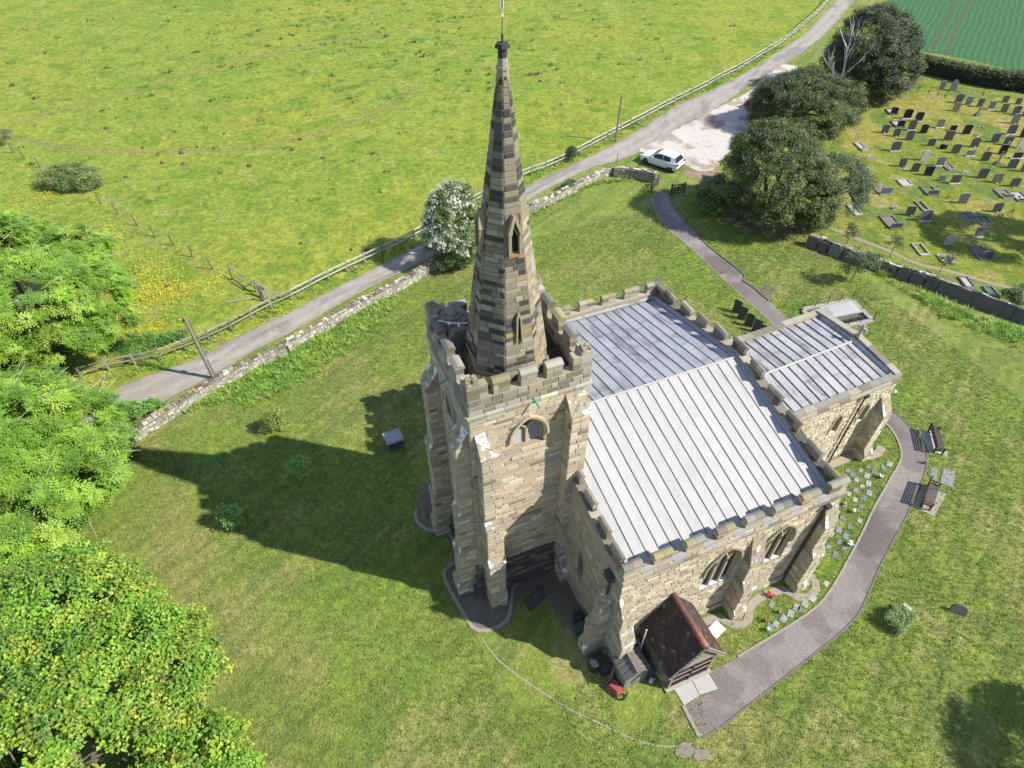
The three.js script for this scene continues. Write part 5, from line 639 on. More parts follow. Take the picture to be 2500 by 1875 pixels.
tree(thing('wall_shrub', 'dark green shrub against the roadside wall east of the spire', 'bush', [20.08,-33.2].toSpliced(1, 0, 0)), 117, { ...hedgey, tones: [[.05, .12, .03], [.08, .16, .04]], clusters: 4, per: 6, cr: 0.25, size: 0.6, lobes: [[0, 0.55, 0, 0.65, 0.5, 0.5]] });
tree(thing('cemetery_bush', 'green bush by the cemetery path beside the green gravel grave', 'bush', [44.99,-4.32].toSpliced(1, 0, 0)), 118, { ...hedgey, tones: [[.1, .17, .05], [.13, .21, .06]], clusters: 3, per: 6, cr: 0.3, size: 0.7, lobes: [[0, 0.6, 0, 1.2, 0.7, 0.9]] });
tree(thing('shrub', 'leafy hedge shrub beneath the farther ash behind the lane fence', 'bush', [-27, 0, -24.5]), 127, { ...hedgey, lobes: [[0, 1.4, 0, 2.6, 1.8, 2.2], [-3, 1.4, 1, 2.4, 1.8, 2], [2.4, 1, -1, 1.8, 1.3, 1.6]] });
tree(thing('shrub', 'leafy hedge shrub between the two western trees beside the lane', 'bush', [-25, 0, -17.5]), 128, { ...hedgey, lobes: [[0, 1.2, 0, 2, 1.5, 1.8], [-2.2, 1.2, 0.6, 2, 1.5, 1.6]] });
// saplings on the lawn
const sap = (label, p, h, tones, seed, n = 1.6) => tree(thing('sapling', label, 'sapling', [p[0], 0, p[1]]), seed, { spray: SPRAY.small, tones, trunk: 0.035, fork: h * 0.45, clusters: n, per: 7, cr: 0.22, lobes: [[0, h * 0.7, 0, h * 0.26, h * 0.3, h * 0.26], [h * 0.12, h * 0.5, 0.1, h * 0.16, h * 0.16, h * 0.16]], twig: 1, tw: 0.012, gap: 0.3, wood: barkPale, shell: [0.3, 1], size: 1.7 });
sap('yellow-green sapling standing clear of the spire shadow', [-10.78,-12.78], 1.9, [[.2, .28, .03], [.26, .3, .04], [.15, .24, .03]], 120, 4.5);
sap('leafy spreading sapling in the middle of the tower shadow', [-9.95,-8.46], 2.0, [[.24, .42, .06], [.3, .48, .08]], 121, 7);
sap('sparse sapling near the tip of the tower shadow', [-14.01,-6.58], 1.8, [[.22, .4, .08], [.28, .46, .1]], 122, 4);
{ const p = [34.79,-11.12]; tree(thing('cherry_tree', 'small leafy tree on the lawn before the leaning slate headstones', 'tree', [p[0], 0, p[1]]), 123, { spray: SPRAY.haw, tones: [[.07, .12, .035], [.1, .16, .045], [.13, .19, .06]], trunk: 0.06, fork: 1.1, clusters: 1.9, per: 7, cr: 0.34, lobes: [[0, 2.1, 0, 1.1, 1, 1.1], [0.9, 1.8, 0.3, 0.7, 0.6, 0.7], [-0.8, 1.6, 0.2, 0.7, 0.5, 0.6]], twig: 0.6, gap: 0.5, wood: barkPale, shell: [0.4, 1] }); }
for (const [p, l, s] of [[[40.22,-12.53], 'wispy young tree leaning over the cemetery wall', 124], [[42.23,-9.18], 'thin young tree by the wall below the sunken kerbed grave', 125], [[38.29,-15.5], 'wispy young tree behind the row of brown leaning slates', 126]]) sap(l, p, 2.2, [[.1, .16, .045], [.13, .2, .06]], s, 1.6);
// dead tree: bare bleached limbs
{ const p = [58.3,-39.8], t = thing('dead_tree', 'dead tree with bare bleached white branches among the evergreens', 'tree', [p[0], 0, p[1]]), r = rngOf(131), m = new MB(); const grow = (a, d, l, rad, k) => { let q = a, dd = d.clone(); const n = 5; for (let i = 0; i < n; i++) { dd.add(V3(r() - .5, (r() - .42) * 0.6, r() - .5).multiplyScalar(0.42)).normalize(); const e = q.clone().addScaledVector(dd, l / n); m.bar(q, e, rad * (1 - i / n * 0.6), rad * (1 - (i + 1) / n * 0.6), 6, false); if (k > 0 && i > 0 && r() < 0.85) grow(e, dd.clone().add(V3(r() - .5, 0.3, r() - .5).multiplyScalar(1.5)).normalize(), l * (0.5 + 0.25 * r()), rad * 0.42, k - 1); q = e; } }; grow(V3(0, 0, 0), V3(0, 1, 0), 5, 0.26, 0); for (const [x, y, z, l] of [[-0.1, 1, 0.1, 3.6], [0.15, 1, -0.1, 3.4], [-0.8, 0.6, -0.4, 3.2], [0.35, 0.9, 0.3, 3]]) grow(V3(0, 2.8, 0), V3(x, y, z).normalize(), l, 0.16, 2); part('branches', m.geo(), mat([.66, .62, .56], 0.9, { map: grain }), t); }
// trees standing outside the picture to the east: they shade the lawn corner and the cemetery
tree(thing('lime_tree', 'leafy tree east of the lawn, out of view, shading its corner', 'tree', [23.3, 0, 24.3]), 141, { ...maple, trunk: 0.35, fork: 2.4, clusters: 1, per: 8, lobes: [[0, 6, 0, 3.6, 3.2, 3.6], [2, 5.5, 2, 3, 2.6, 3], [-2, 5, -1, 2.4, 2.2, 2.4]] });
tree(thing('lime_tree', 'leafy tree east of the cemetery, out of view, shading its graves', 'tree', [58.5, 0, -6]), 142, { ...maple, trunk: 0.4, fork: 2.6, clusters: 0.9, per: 8, lobes: [[0, 9, 0, 4, 3.4, 4], [-2.5, 8, -1, 3, 2.6, 3], [3, 8, 2, 3.4, 3, 3.4]] });
// clipped hedge between cemetery and crop
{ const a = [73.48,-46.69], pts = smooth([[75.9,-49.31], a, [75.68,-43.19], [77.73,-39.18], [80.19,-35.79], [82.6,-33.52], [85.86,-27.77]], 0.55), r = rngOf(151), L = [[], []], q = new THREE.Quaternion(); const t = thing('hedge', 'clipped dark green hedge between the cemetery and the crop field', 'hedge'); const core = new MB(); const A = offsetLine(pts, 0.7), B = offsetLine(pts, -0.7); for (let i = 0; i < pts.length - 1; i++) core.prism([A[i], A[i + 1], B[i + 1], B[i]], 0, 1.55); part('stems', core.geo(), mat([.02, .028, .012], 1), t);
  for (const p of pts) for (let k = 0; k < 70; k++) { const u = r(), side = u < 0.4 ? 1 : u < 0.55 ? -1 : 0, x = side ? side * (0.78 + r() * 0.2) : (r() - .5) * 1.9, y = side ? r() * 1.75 : 1.6 + r() * 0.3, c = [[.05, .085, .02], [.07, .115, .025], [.1, .15, .03], [.14, .18, .045]][Math.floor(r() * (y > 1.5 ? 4 : 2.4))]; q.setFromEuler(new THREE.Euler((r() - .5) * 1.4, r() * TAU, (r() - .5) * 1.4)); L[k & 1].push({ p: V3(p[0] + (r() - .5) * 0.6, y, p[1] + x * 0.98 + (r() - .5) * 0.2), q: q.clone(), s: 1.1 + r() * 0.5, c }); } L.forEach((l, i) => instances('foliage', SPRAY.haw[i], leafMat(0.5, 0.15), l, t, 'stuff')); }  // lighter leaf tones on top, darker sides: sun and shade put into the colour

// ---------- long grass, weeds and flowers ----------
function tuftGeo(seed, n, h, w) { const r = rngOf(seed), m = new MB(); for (let i = 0; i < n; i++) { const a = r() * TAU, b = V3(Math.cos(a) * 0.06 * r() * 2, 0, Math.sin(a) * 0.06 * r() * 2), l = h * (0.6 + 0.6 * r()), d = V3(Math.cos(a) * 0.45 * r(), 1, Math.sin(a) * 0.45 * r()), s = V3(-Math.sin(a), 0, Math.cos(a)).multiplyScalar(w / 2), mid = b.clone().addScaledVector(d, l * 0.55), tip = b.clone().addScaledVector(d, l).add(V3(Math.cos(a) * l * 0.35, -l * 0.12, Math.sin(a) * l * 0.35)); m.quad(b.clone().sub(s), b.clone().add(s), mid.clone().addScaledVector(s, 0.8), mid.clone().addScaledVector(s, -0.8)); m.tri(mid.clone().addScaledVector(s, -0.8), mid.clone().addScaledVector(s, 0.8), tip, [0, 0], [1, 0], [0, 1]); } return m.geo(); }
const TUFT = [1, 2, 3].map((s) => tuftGeo(s, 9, 0.3, 0.03)), grassM = leafMat(0.75, 0.4);
function grassPatch(name, label, poly, density, tones, scale, seed, edge = 0.6) {
  const r = rngOf(seed), xs = poly.map((p) => p[0]), zs = poly.map((p) => p[1]), x0 = Math.min(...xs), x1 = Math.max(...xs), z0 = Math.min(...zs), z1 = Math.max(...zs), n = Math.round((x1 - x0) * (z1 - z0) * density), L = [[], [], []], ring = [...poly, poly[0]], q = new THREE.Quaternion();
  for (let i = 0; i < n; i++) { const x = mixn(x0, x1, r()), z = mixn(z0, z1, r()); if (!inPoly(x, z, poly)) continue; const d = distLine(x, z, ring); if (d < edge && r() > d / edge) continue; const b = vn(x * 0.8 + seed, z * 0.8), t = tones[Math.min(tones.length - 1, Math.floor((b * 0.7 + r() * 0.4) * tones.length))], f = 0.8 + 0.4 * r(); q.setFromEuler(new THREE.Euler((r() - .5) * 0.5, r() * TAU, (r() - .5) * 0.5)); const s = scale * (0.6 + 0.8 * r()) * (0.6 + 0.7 * vn(x * 1.3 + 7, z * 1.3)); L[i % 3].push({ p: V3(x, 0.01, z), q: q.clone(), s, c: t.map((v) => v * f) }); }
  const g = new THREE.Group(); g.name = numbered(name); g.userData = { kind: 'stuff', label, category: 'grass' }; scene.add(g); L.forEach((l, i) => l.length && instances('blades', TUFT[i], grassM, l, g, 'stuff')); return g;
}
const lush = [[.21, .4, .04], [.27, .47, .05], [.34, .52, .06], [.42, .52, .1]], rank = [[.17, .36, .04], [.24, .44, .05], [.36, .5, .09], [.5, .5, .18]], weeds = [[.1, .27, .04], [.14, .33, .05], [.2, .4, .06]];
grassPatch('long_grass', 'long lush grass below the roadside wall', [[-17.54,-16.96], [-16.27,-16.58], [-14.45,-16.03], [-12.9,-15.46], [-11.15,-15.6], [-9.81,-15.63], [-7.49,-16.76], [-4.04,-18.36], [-1.35,-20.35], [0.52,-23.4], [-0.58,-24.19], [-6.15,-21.94], [-9.71,-20.35], [-12.25,-19.6], [-15.11,-18.51], [-16.87,-17.61]], 34, lush, 1.15, 161, 1.2);
grassPatch('long_grass', 'long grass below the leaning slate headstones', [[37.44,-12.93], [37.41,-9.16], [37.68,-4.97], [39.37,-1.57], [40.4,0.69], [42.64,-1.08], [40.9,-3.94], [39.84,-6.96], [38.51,-10.28], [37.91,-12.73]], 24, lush, 1.3, 162, 0.8);
grassPatch('long_grass', 'rough grass below the roadside wall east of the spire', [[15.23,-31.51], [18.47,-32.5], [23.42,-34.5], [28.03,-31.95], [27.11,-32.12], [22.57,-32.87], [18.65,-31.24], [15.01,-29.64]], 26, rank, 1.1, 163, 0.6);
{ const a = offsetLine(roadA, 0.0), out = offsetLine(roadA, -2.0).reverse(); grassPatch('long_grass', 'rough grass verge under the white rail fence', [...a.slice(8, 112), ...out.slice(150 - 112, 150 - 8)], 12, rank, 1.0, 164, 0.5); }
grassPatch('nettles', 'dark nettle bed behind the roadside fence near the ash', [[-20.7,-25.39], [-19.4,-26.44], [-17.75,-26.11], [-15.78,-25.66], [-15.21,-24.69], [-17.41,-23.85], [-20.38,-23.1]], 40, weeds, 1.3, 165, 0.5);
{ // short mown blades over the lawn near the church, and rank clumps in the pasture
  const r = rngOf(166), L = [[], []], q = new THREE.Quaternion(), geo = [tuftGeo(7, 6, 0.075, 0.028), tuftGeo(8, 6, 0.075, 0.028)], keep = [[...smooth(qOut, 0.8), ...smooth(qIn, 0.8).reverse()], [...smooth(pL, 1), ...smooth(pR, 1).reverse()]];
  for (let i = 0; i < 150000; i++) { const x = mixn(-24, 36, r()), z = mixn(-27, 24, r()); if ((x > -3.6 && x < 13.9 && z > -8.8 && z < 8.8) || (x > 13 && x < 22.8 && z > -3.6 && z < 3.3) || (x > 1 && x < 6.4 && z > 8 && z < 11.6) || distLine(x, z, roadB.slice(0, 100)) < 0.3 || inPoly(x, z, keep[0]) || inPoly(x, z, keep[1]) || !inPoly(x, z, lawnPoly)) continue; const a = fbm(x * 0.16 + 8, z * 0.16 + 2, 3), u = r(), c = [0.17, 0.235, 0.035]; mix3(c, [0.26, 0.25, 0.075], sstep(0.45, 0.62, a) * 0.8); const f = 0.75 + 0.5 * u; q.setFromEuler(new THREE.Euler((r() - .5) * 0.8, r() * TAU, (r() - .5) * 0.8)); L[i & 1].push({ p: V3(x, 0.008, z), q: q.clone(), s: 0.6 + 0.9 * r(), c: c.map((v) => v * f * 1.6) }); }
  const g = new THREE.Group(); g.name = 'mown_grass'; g.userData = { kind: 'stuff', label: 'short mown grass blades of the churchyard lawn', category: 'grass' }; scene.add(g); L.forEach((l, i) => instances('blades', geo[i], grassM, l, g, 'stuff'));
  const C = [[], [], []]; for (let i = 0; i < 900; i++) { const x = mixn(-35, 75, r()), z = mixn(-125, -38, r()), w = Math.exp(-(((x - 12) / 34) ** 2 + ((z + 85) / 30) ** 2)); if (r() > 0.12 + w || distLine(x, z, roadA) < 6) continue; const dark = r() < 0.45, n = 2 + Math.floor(r() * 6), tone = dark ? [.07, .09, .03] : [.15, .3, .03]; for (let k = 0; k < n; k++) { q.setFromEuler(new THREE.Euler((r() - .5) * 0.7, r() * TAU, (r() - .5) * 0.7)); C[k % 3].push({ p: V3(x + (r() - .5) * 1.1, 0, z + (r() - .5) * 0.6), q: q.clone(), s: 0.6 + r() * 0.8, c: tone }); } }
  const g2 = new THREE.Group(); g2.name = 'pasture_clumps'; g2.userData = { kind: 'stuff', label: 'dark clumps of rank grass dotted over the pasture', category: 'grass' }; scene.add(g2); C.forEach((l, i) => instances('blades', TUFT[i], grassM, l, g2, 'stuff')); }
// buttercups in the pasture corner
{ const r = rngOf(171), L = [], geo = new MB().tri(V3(-.05, 0.2, -.03), V3(.05, 0.2, -.03), V3(0, 0.2, .06), [0, 0], [1, 0], [0, 1]).tri(V3(-.04, 0.23, .04), V3(.05, 0.22, .04), V3(0, 0.23, -.06), [0, 0], [1, 0], [0, 1]).geo(), q = new THREE.Quaternion(); const spots = [[[-26.86,-52.04], 2.6, 330], [[-25.98,-52.6], 1.6, 200], [[-27.31,-49.56], 2, 110], [[-29.64,-50.53], 2.6, 120], [[-22.93,-44.4], 1.6, 70], [[-22.25,-42.28], 1.6, 90], [[-20.29,-40.69], 1.5, 110], [[-19.34,-37.12], 1.8, 90], [[-18.67,-34.33], 1.8, 150], [[-17.29,-34.43], 1.8, 90], [[-18.83,-31.2], 1.7, 330], [[-19.7,-30.95], 1.6, 200], [[-18.15,-32.16], 1.4, 110], [[-16.61,-31.31], 1.3, 190], [[-15.62,-30.69], 1.1, 110], [[-16.57,-29.45], 1.6, 80], [[-13.34,-30.8], 1.2, 80], [[-17.75,-26.29], 1.6, 230], [[-19.09,-26.49], 1.6, 130], [[-22.7,-49.1], 0.9, 110], [[-29.81,-59.09], 1.4, 40], [[-21.28,-42.13], 1, 60], [[-22.32,-36.52], 1.4, 90], [[-10,-24.94], 1.4, 40], [[-8.92,-25.47], 1, 50], [[-16.66,-35.77], 1.6, 60], [[-22.9,-40.29], 2, 80], [[-29.46,-55.31], 1.5, 40]];
  for (const [c, R, n] of spots) for (let i = 0; i < n * 0.6; i++) { const a = r() * TAU, d = R * Math.pow(r(), 0.8) * 1.25; q.setFromEuler(new THREE.Euler(0, r() * TAU, 0)); L.push({ p: V3(c[0] + Math.cos(a) * d, 0, c[1] + Math.sin(a) * d * 1.4), q: q.clone(), s: 0.5 + r() * 0.6, c: r() < 0.85 ? [.8, .62, .02] : [.8, .5, .02] }); } const o = instances('buttercups', geo, mat([1, 1, 1], 0.7, { side: THREE.DoubleSide }), L, scene, 'stuff'); Object.assign(o.userData, { label: 'drifts of yellow buttercups in the pasture corner', category: 'flowers' });
  const D = [], g2 = new MB().ball(V3(0, 0.04, 0), 0.022, 0.012, 5, 3).geo(); for (const [c, R, n] of [[[-1.7,2.37], 0.5, 0], [[1.02,8.32], 1, 60], [[1.59,9.14], 0.6, 70], [[0.23,11.2], 0.9, 50], [[26.89,6.38], 1.2, 12], [[16.81,12.06], 1, 12], [[2.2,11.84], 2, 30], [[1.75,9.8], 1.2, 25], [[-9.79,1.99], 0.8, 26], [[-9.46,3.61], 1, 20], [[-11.61,6.5], 3, 26], [[21.15,11.75], 4, 26], [[-5.29,4.61], 4, 30]]) for (let i = 0; i < n; i++) { const a = r() * TAU, d = R * Math.sqrt(r()); D.push({ p: V3(c[0] + Math.cos(a) * d, 0, c[1] + Math.sin(a) * d), q: new THREE.Quaternion(), s: 0.5 + r() * 0.6, c: [.75, .75, .72] }); } const o2 = instances('daisies', g2, mat([1, 1, 1], 0.8), D, scene, 'stuff'); Object.assign(o2.userData, { label: 'scattered white daisies in the mown lawn', category: 'flowers' }); }
// molehills and dung in the pasture
for (const [u, i] of [[[-22.01,-65.65], 0], [[-18.27,-58.99], 1], [[-14.51,-56.06], 2], [[-12.82,-56.83], 3], [[-11.22,-55.9], 4], [[-14.5,-53.45], 5], [[-16.48,-54.49], 6], [[-8.18,-50.33], 7], [[-19.95,-52.7], 8], [[-9.87,-58.96], 9], [[-16.8,-32.03], 10], [[-5.71,-33.98], 11], [[-1.84,-31.3], 12], [[-0.62,-30.79], 13], [[-3.51,-52.32], 14], [[-0.87,-49.17], 15], [[-8.22,-50.42], 16], [[27.99,-51.81], 17], [[28.6,-59.18], 18]]) { const r = rngOf(180 + i), m = new MB(), n = 9, R = 0.15 + r() * 0.2; for (let k = 0; k < n; k++) { const f = (j) => V3(Math.cos(j / n * TAU) * R * (0.8 + 0.4 * LAT[i * 20 + (j % n)]), -0.02, -Math.sin(j / n * TAU) * R * (0.8 + 0.4 * LAT[i * 20 + (j % n)])), h = (j) => f(j).multiplyScalar(0.5).setY(0.12 + 0.06 * LAT[i * 31 + (j % n)]); m.quad(f(k), f(k + 1), h(k + 1), h(k)); m.tri(h(k), h(k + 1), V3(0, 0.18, 0), [0, 0], [1, 0], [0, 1]); } const o = tagged('molehill', m.geo(), mat([.085, .07, .05], 1), 'small dark molehill in the pasture grass', 'molehill', 'molehills scattered over the pasture'); o.position.set(u[0], 0, u[1]); }

// ---------- walls, fences, poles ----------
const at3 = (p, y = 0) => [p[0], y, p[1]];
const woodTones = [[.3, .27, .22], [.26, .23, .19], [.34, .31, .26], [.22, .195, .16]].map((c) => mat(c, 0.9, { map: grain })), whiteRail = [[.5, .48, .44], [.44, .42, .38], [.55, .53, .49]].map((c) => mat(c, 0.85, { map: grain })), oldWood = mat([.17, .14, .11], 0.95, { map: grain });
function rubbleWall(name, label, line, hgt, thick, seed, cap, topPick, facePick) {
  const t = thing(name, label, 'wall'), ms = new Masonry(seed), pts = smooth(line, 1.6), core = new MB(), r = ms.r;
  for (let i = 0; i < pts.length - 1; i++) {
    const a = V3(pts[i][0], 0, pts[i][1]), b = V3(pts[i + 1][0], 0, pts[i + 1][1]), U = b.clone().sub(a).normalize(), L = a.distanceTo(b), N = U.clone().cross(UPV).normalize(), h = hgt * (0.93 + 0.1 * r()), q = (p, k) => [p.x + N.x * k * thick / 2, p.z + N.z * k * thick / 2];
    core.prism([q(a, 1), q(b, 1), q(b, -1), q(a, -1)], -0.02, h - 0.03);
    for (const s of [1, -1]) { const n = N.clone().multiplyScalar(s), u = U.clone().multiplyScalar(s), o = (s > 0 ? a : b).clone().addScaledVector(n, thick / 2); ms.face(o, u, n, L, h - 0.1, { pick: facePick, ch: [0.1, 0.2], ln: [0.16, 0.45], gap: 0.022, prot: [0.01, 0.07], rough: 0.25 }); }
    ms.face(a.clone().addScaledVector(N, thick / 2 + 0.02).setY(h - 0.05), U, UPV, L, thick + 0.04, { V: N.clone().negate(), pick: topPick, ch: [0.2, 0.34], ln: [0.2, 0.5], gap: 0.03, prot: [0.04, 0.13], rough: 0.15 });
  }
  part('wall_core', core.geo(), mat([.17, .15, .115], 1, stoneOpt), t); ms.build(t, 'stone', 'rubble_stones', cap); return t;
}
rubbleWall('boundary_wall', 'pale rubble stone wall with mossy top between road and churchyard', wallLine, 0.85, 0.5, 201, 300, choose([23, 24, 22, 20, 23, 19, 21, 13]), choose([20, 21, 22, 18, 19, 22]));
rubbleWall('boundary_wall', 'short rubble wall turning from the road towards the churchyard gate', wallEnd, 1.1, 0.5, 202, 80, choose([22, 20, 19, 23]), choose([20, 21, 18, 3]));
const wall2 = [[35.16,-16.86], [36.21,-15.09], [36.99,-13.25], [38.24,-11.2], [39.42,-9.57], [40.3,-7.98], [41.09,-6.37], [42.11,-4.39], [43.16,-2.61], [44.27,-0.63]];
rubbleWall('cemetery_wall', 'long dark rubble wall between churchyard lawn and cemetery', wall2, 1.0, 0.42, 203, 220, choose([23, 24, 20, 19, 21, 13]), choose([21, 12, 3, 11, 18]));
struct('cemetery_path', strip(resample(cemFence, 60), resample(offsetLine(cemFence, 0.45), 60), 0.03, 2), mat([.3, .24, .15], 1, { map: grain }));
{ // post and rail fence along the lane
  const line = smooth([[-22.67,-22.97], [-20.09,-23.1], [-18.19,-22.8], [-16.28,-23.1], [-12.82,-24.09], [-9.39,-25.7], [-7.66,-26.25], [-4.31,-27.71], [-0.85,-28.95], [2.51,-30.15], [4.3,-31.04], [16.93,-37.05], [20.03,-37.74], [25.38,-39.92], [30.77,-42.29], [34.14,-43.75], [37.64,-45.31], [41.06,-46.75], [44.56,-48.14], [48.12,-49.65], [48.36,-49.9], [53.44,-51.99], [58.93,-54.74], [64.24,-57.38], [69.38,-60.45], [74.42,-63.62], [79.74,-67.07], [86.4,-72], [92.62,-77.03]], 1.75), t = thing('rail_fence', 'weathered white two-rail timber fence along the lane', 'fence'), r = rngOf(211);
  line.forEach((p, i) => { const h = 1.05 + r() * 0.12; part('post', new MB().box(0, h / 2 - 0.05, 0, 0.11, h + 0.1, 0.11).geo(), woodTones[Math.floor(r() * 4)], t).position.set(p[0], 0, p[1]); if (i < line.length - 1) for (const y of [0.55, 0.98]) { const q = line[i + 1]; part('rail', new MB().beam(V3(p[0], y + (r() - .5) * 0.04, p[1]), V3(q[0], y + (r() - .5) * 0.04, q[1]), 0.07, 0.09).geo(), i < 9 ? woodTones[Math.floor(r() * 3)] : whiteRail[Math.floor(r() * 3)], t); } });
}
{ // wire fence in the pasture
  const P = [[-30.94,-62.92], [-29.7,-60.85], [-28.09,-58.3], [-23.68,-51.02], [-22.11,-48.04], [-20.58,-45.42], [-18.94,-42.6], [-17.49,-40.09], [-16.04,-37.97], [-14.63,-35.51], [-13.22,-33.02], [-11.83,-30.82]], t = thing('wire_fence', 'row of leaning brown posts with thin wire crossing the pasture', 'fence'), r = rngOf(221), tops = P.map((p) => V3(p[0] + (r() - .7) * 0.22, 1.12 + r() * 0.12, p[1] + (r() - .5) * 0.16));
  P.forEach((p, i) => { part('post', new MB().bar(V3(p[0], -0.05, p[1]), tops[i], 0.06, 0.05, 7).geo(), mat([.16, .11, .08], 0.95, { map: grain }), t); if (i) for (const k of [0.9, 0.55]) part('wire', new MB().bar(V3(P[i - 1][0], 0, P[i - 1][1]).lerp(tops[i - 1], k), V3(p[0], 0, p[1]).lerp(tops[i], k), 0.006, 0.006, 4, false).geo(), mat([.4, .4, .38], 0.5, { metalness: 0.5 }), t); });
}
{ // collapsed hurdles where the wire fence meets the lane
  const t = thing('broken_hurdle', 'heap of broken grey hurdles and poles at the fence corner', 'hurdle'), pt = (u, y) => V3(u[0], y, u[1]), B = (a, b, w) => part('pole', new MB().bar(a, b, w, w * 0.8, 6).geo(), woodTones[(w * 1000 | 0) % 4], t);
  B(pt([-10.18,-28.42], 0), pt([-10.12,-28.4], 1.25), 0.08); B(pt([-9.64,-26.76], 0), pt([-9.69,-26.88], 1.1), 0.07); B(pt([-8.75,-26.59], 0), pt([-8.71,-26.48], 0.9), 0.07); B(pt([-11.67,-31.19], 0.9), pt([-8.73,-25.98], 0.95), 0.05); B(pt([-11.48,-30.78], 0.4), pt([-9.33,-26.53], 0.6), 0.05); B(pt([-12.57,-27.88], 0.05), pt([-10.34,-27.56], 0.08), 0.05); B(pt([-11.18,-29.26], 0.1), pt([-10.26,-28.25], 1.0), 0.045); B(pt([-11.87,-30.4], 0.2), pt([-11.18,-29.26], 0.1), 0.06);
  for (let i = 0; i < 4; i++) { const a = pt([-10,-27.52], 0.1).add(V3(0.16 * i, 0, 0.1 * i)); part('board', new MB().beam(a, a.clone().add(V3(-0.05 - 0.03 * i, 1.0, -0.35)), 0.12, 0.03, Z).geo(), woodTones[i], t); }
}
{ // poles with their fittings
  const b = [-14.21,-19.45], t = thing('utility_pole', 'weathered wooden utility pole with green cable guard beside the lane', 'pole', at3(b)); part('pole', new MB().bar(V3(0, 0, 0), V3(-0.06, 5.6, 0.05), 0.13, 0.1, 10).geo(), mat([.26, .23, .19], 0.95, { map: grain }), t); part('cable_guard', new MB().box(0.13, 0.9, 0.02, 0.1, 1.8, 0.1).geo(), mat([.12, .2, .17], 0.6), t); part('fuse_box', new MB().box(0.16, 2.4, 0, 0.16, 0.3, 0.18).geo(), mat([.2, .2, .19], 0.6), t); part('cable', new MB().bar(V3(0.12, 2.5, 0), V3(0.08, 5.0, 0), 0.025, 0.02, 6).geo(), mat([.06, .06, .06], 0.7), t); for (const k of [-1, 1]) part('insulator', new MB().bar(V3(k * 0.16 - 0.05, 5.2, 0), V3(k * 0.16 - 0.05, 5.42, 0), 0.05, 0.04, 8).geo(), mat([.3, .24, .2], 0.5), t); part('bracket', new MB().box(-0.05, 5.2, 0, 0.5, 0.06, 0.06).geo(), mat([.15, .14, .13], 0.7), t);
  const b2 = [29.31,-40.75], t2 = thing('utility_pole', 'slim brown utility pole by the fence near the white car', 'pole', at3(b2)); part('pole', new MB().bar(V3(0, 0, 0), V3(0.1, 4.9, 0.05), 0.11, 0.085, 10).geo(), mat([.27, .2, .15], 0.95, { map: grain }), t2); part('insulator', new MB().bar(V3(0.16, 4.7, 0.05), V3(0.16, 4.9, 0.05), 0.04, 0.03, 8).geo(), mat([.3, .3, .3], 0.5), t2);
  const b3 = [26.97,-36.22], t3 = thing('marker_post', 'thin metal marker post at the wall corner by the white car', 'post', at3(b3)); part('post', new MB().bar(V3(0, 0, 0), V3(0, 1.1, 0), 0.035, 0.03, 8).geo(), mat([.1, .09, .08], 0.7), t3); part('cap', new MB().ball(V3(0, 1.1, 0), 0.045).geo(), mat([.1, .09, .08], 0.7), t3);
}
// ---------- gate, notice board ----------
function fieldGate(label, a, b, h, bars, m) { const t = thing('gate', label, 'gate', at3(a), Math.atan2(-(b[1] - a[1]), b[0] - a[0])), L = Math.hypot(b[0] - a[0], b[1] - a[1]); for (const x of [0, L]) part('gate_post', new MB().box(x, h / 2 + 0.05, 0, 0.12, h + 0.15, 0.12).geo(), m, t); for (let i = 0; i < bars; i++) part('rail', new MB().box(L / 2, 0.18 + (h - 0.2) * i / (bars - 1), 0, L - 0.1, 0.09, 0.045).geo(), m, t); part('brace', new MB().beam(V3(0.08, 0.2, 0.04), V3(L - 0.08, h, 0.04), 0.04, 0.08).geo(), m, t); for (let i = 1; i < 4; i++) part('upright', new MB().box(L * i / 4, h / 2 + 0.08, -0.035, 0.06, h - 0.1, 0.03).geo(), m, t); return t; }
const gateM = mat([.075, .06, .05], 0.9, { map: grain });
fieldGate('open dark timber gate leaf against the end of the short wall', [27.18,-29.79], [28.46,-30.71], 1.0, 4, gateM); fieldGate('dark timber gate leaf half hidden in the elder bush', [28.65,-28.58], [30,-28.42], 1.05, 4, gateM);
{ const a = [31.93,-28.43], t = thing('notice_board', 'grey backed notice board standing by the hollies', 'notice board', at3(a), -0.75); for (const x of [0, 1.3]) part('post', new MB().box(x, 0.75, 0, 0.09, 1.5, 0.09).geo(), mat([.5, .49, .47], 0.7), t); part('panel', new MB().box(0.65, 1.05, 0, 1.5, 0.85, 0.06).geo(), mat([.42, .44, .46], 0.6), t); part('frame', new MB().box(0.65, 1.5, 0, 1.6, 0.06, 0.12).geo(), mat([.62, .6, .56], 0.6), t); part('batten', new MB().box(0.45, 1.05, 0.05, 0.08, 0.85, 0.04).geo(), mat([.33, .26, .2], 0.8), t); }

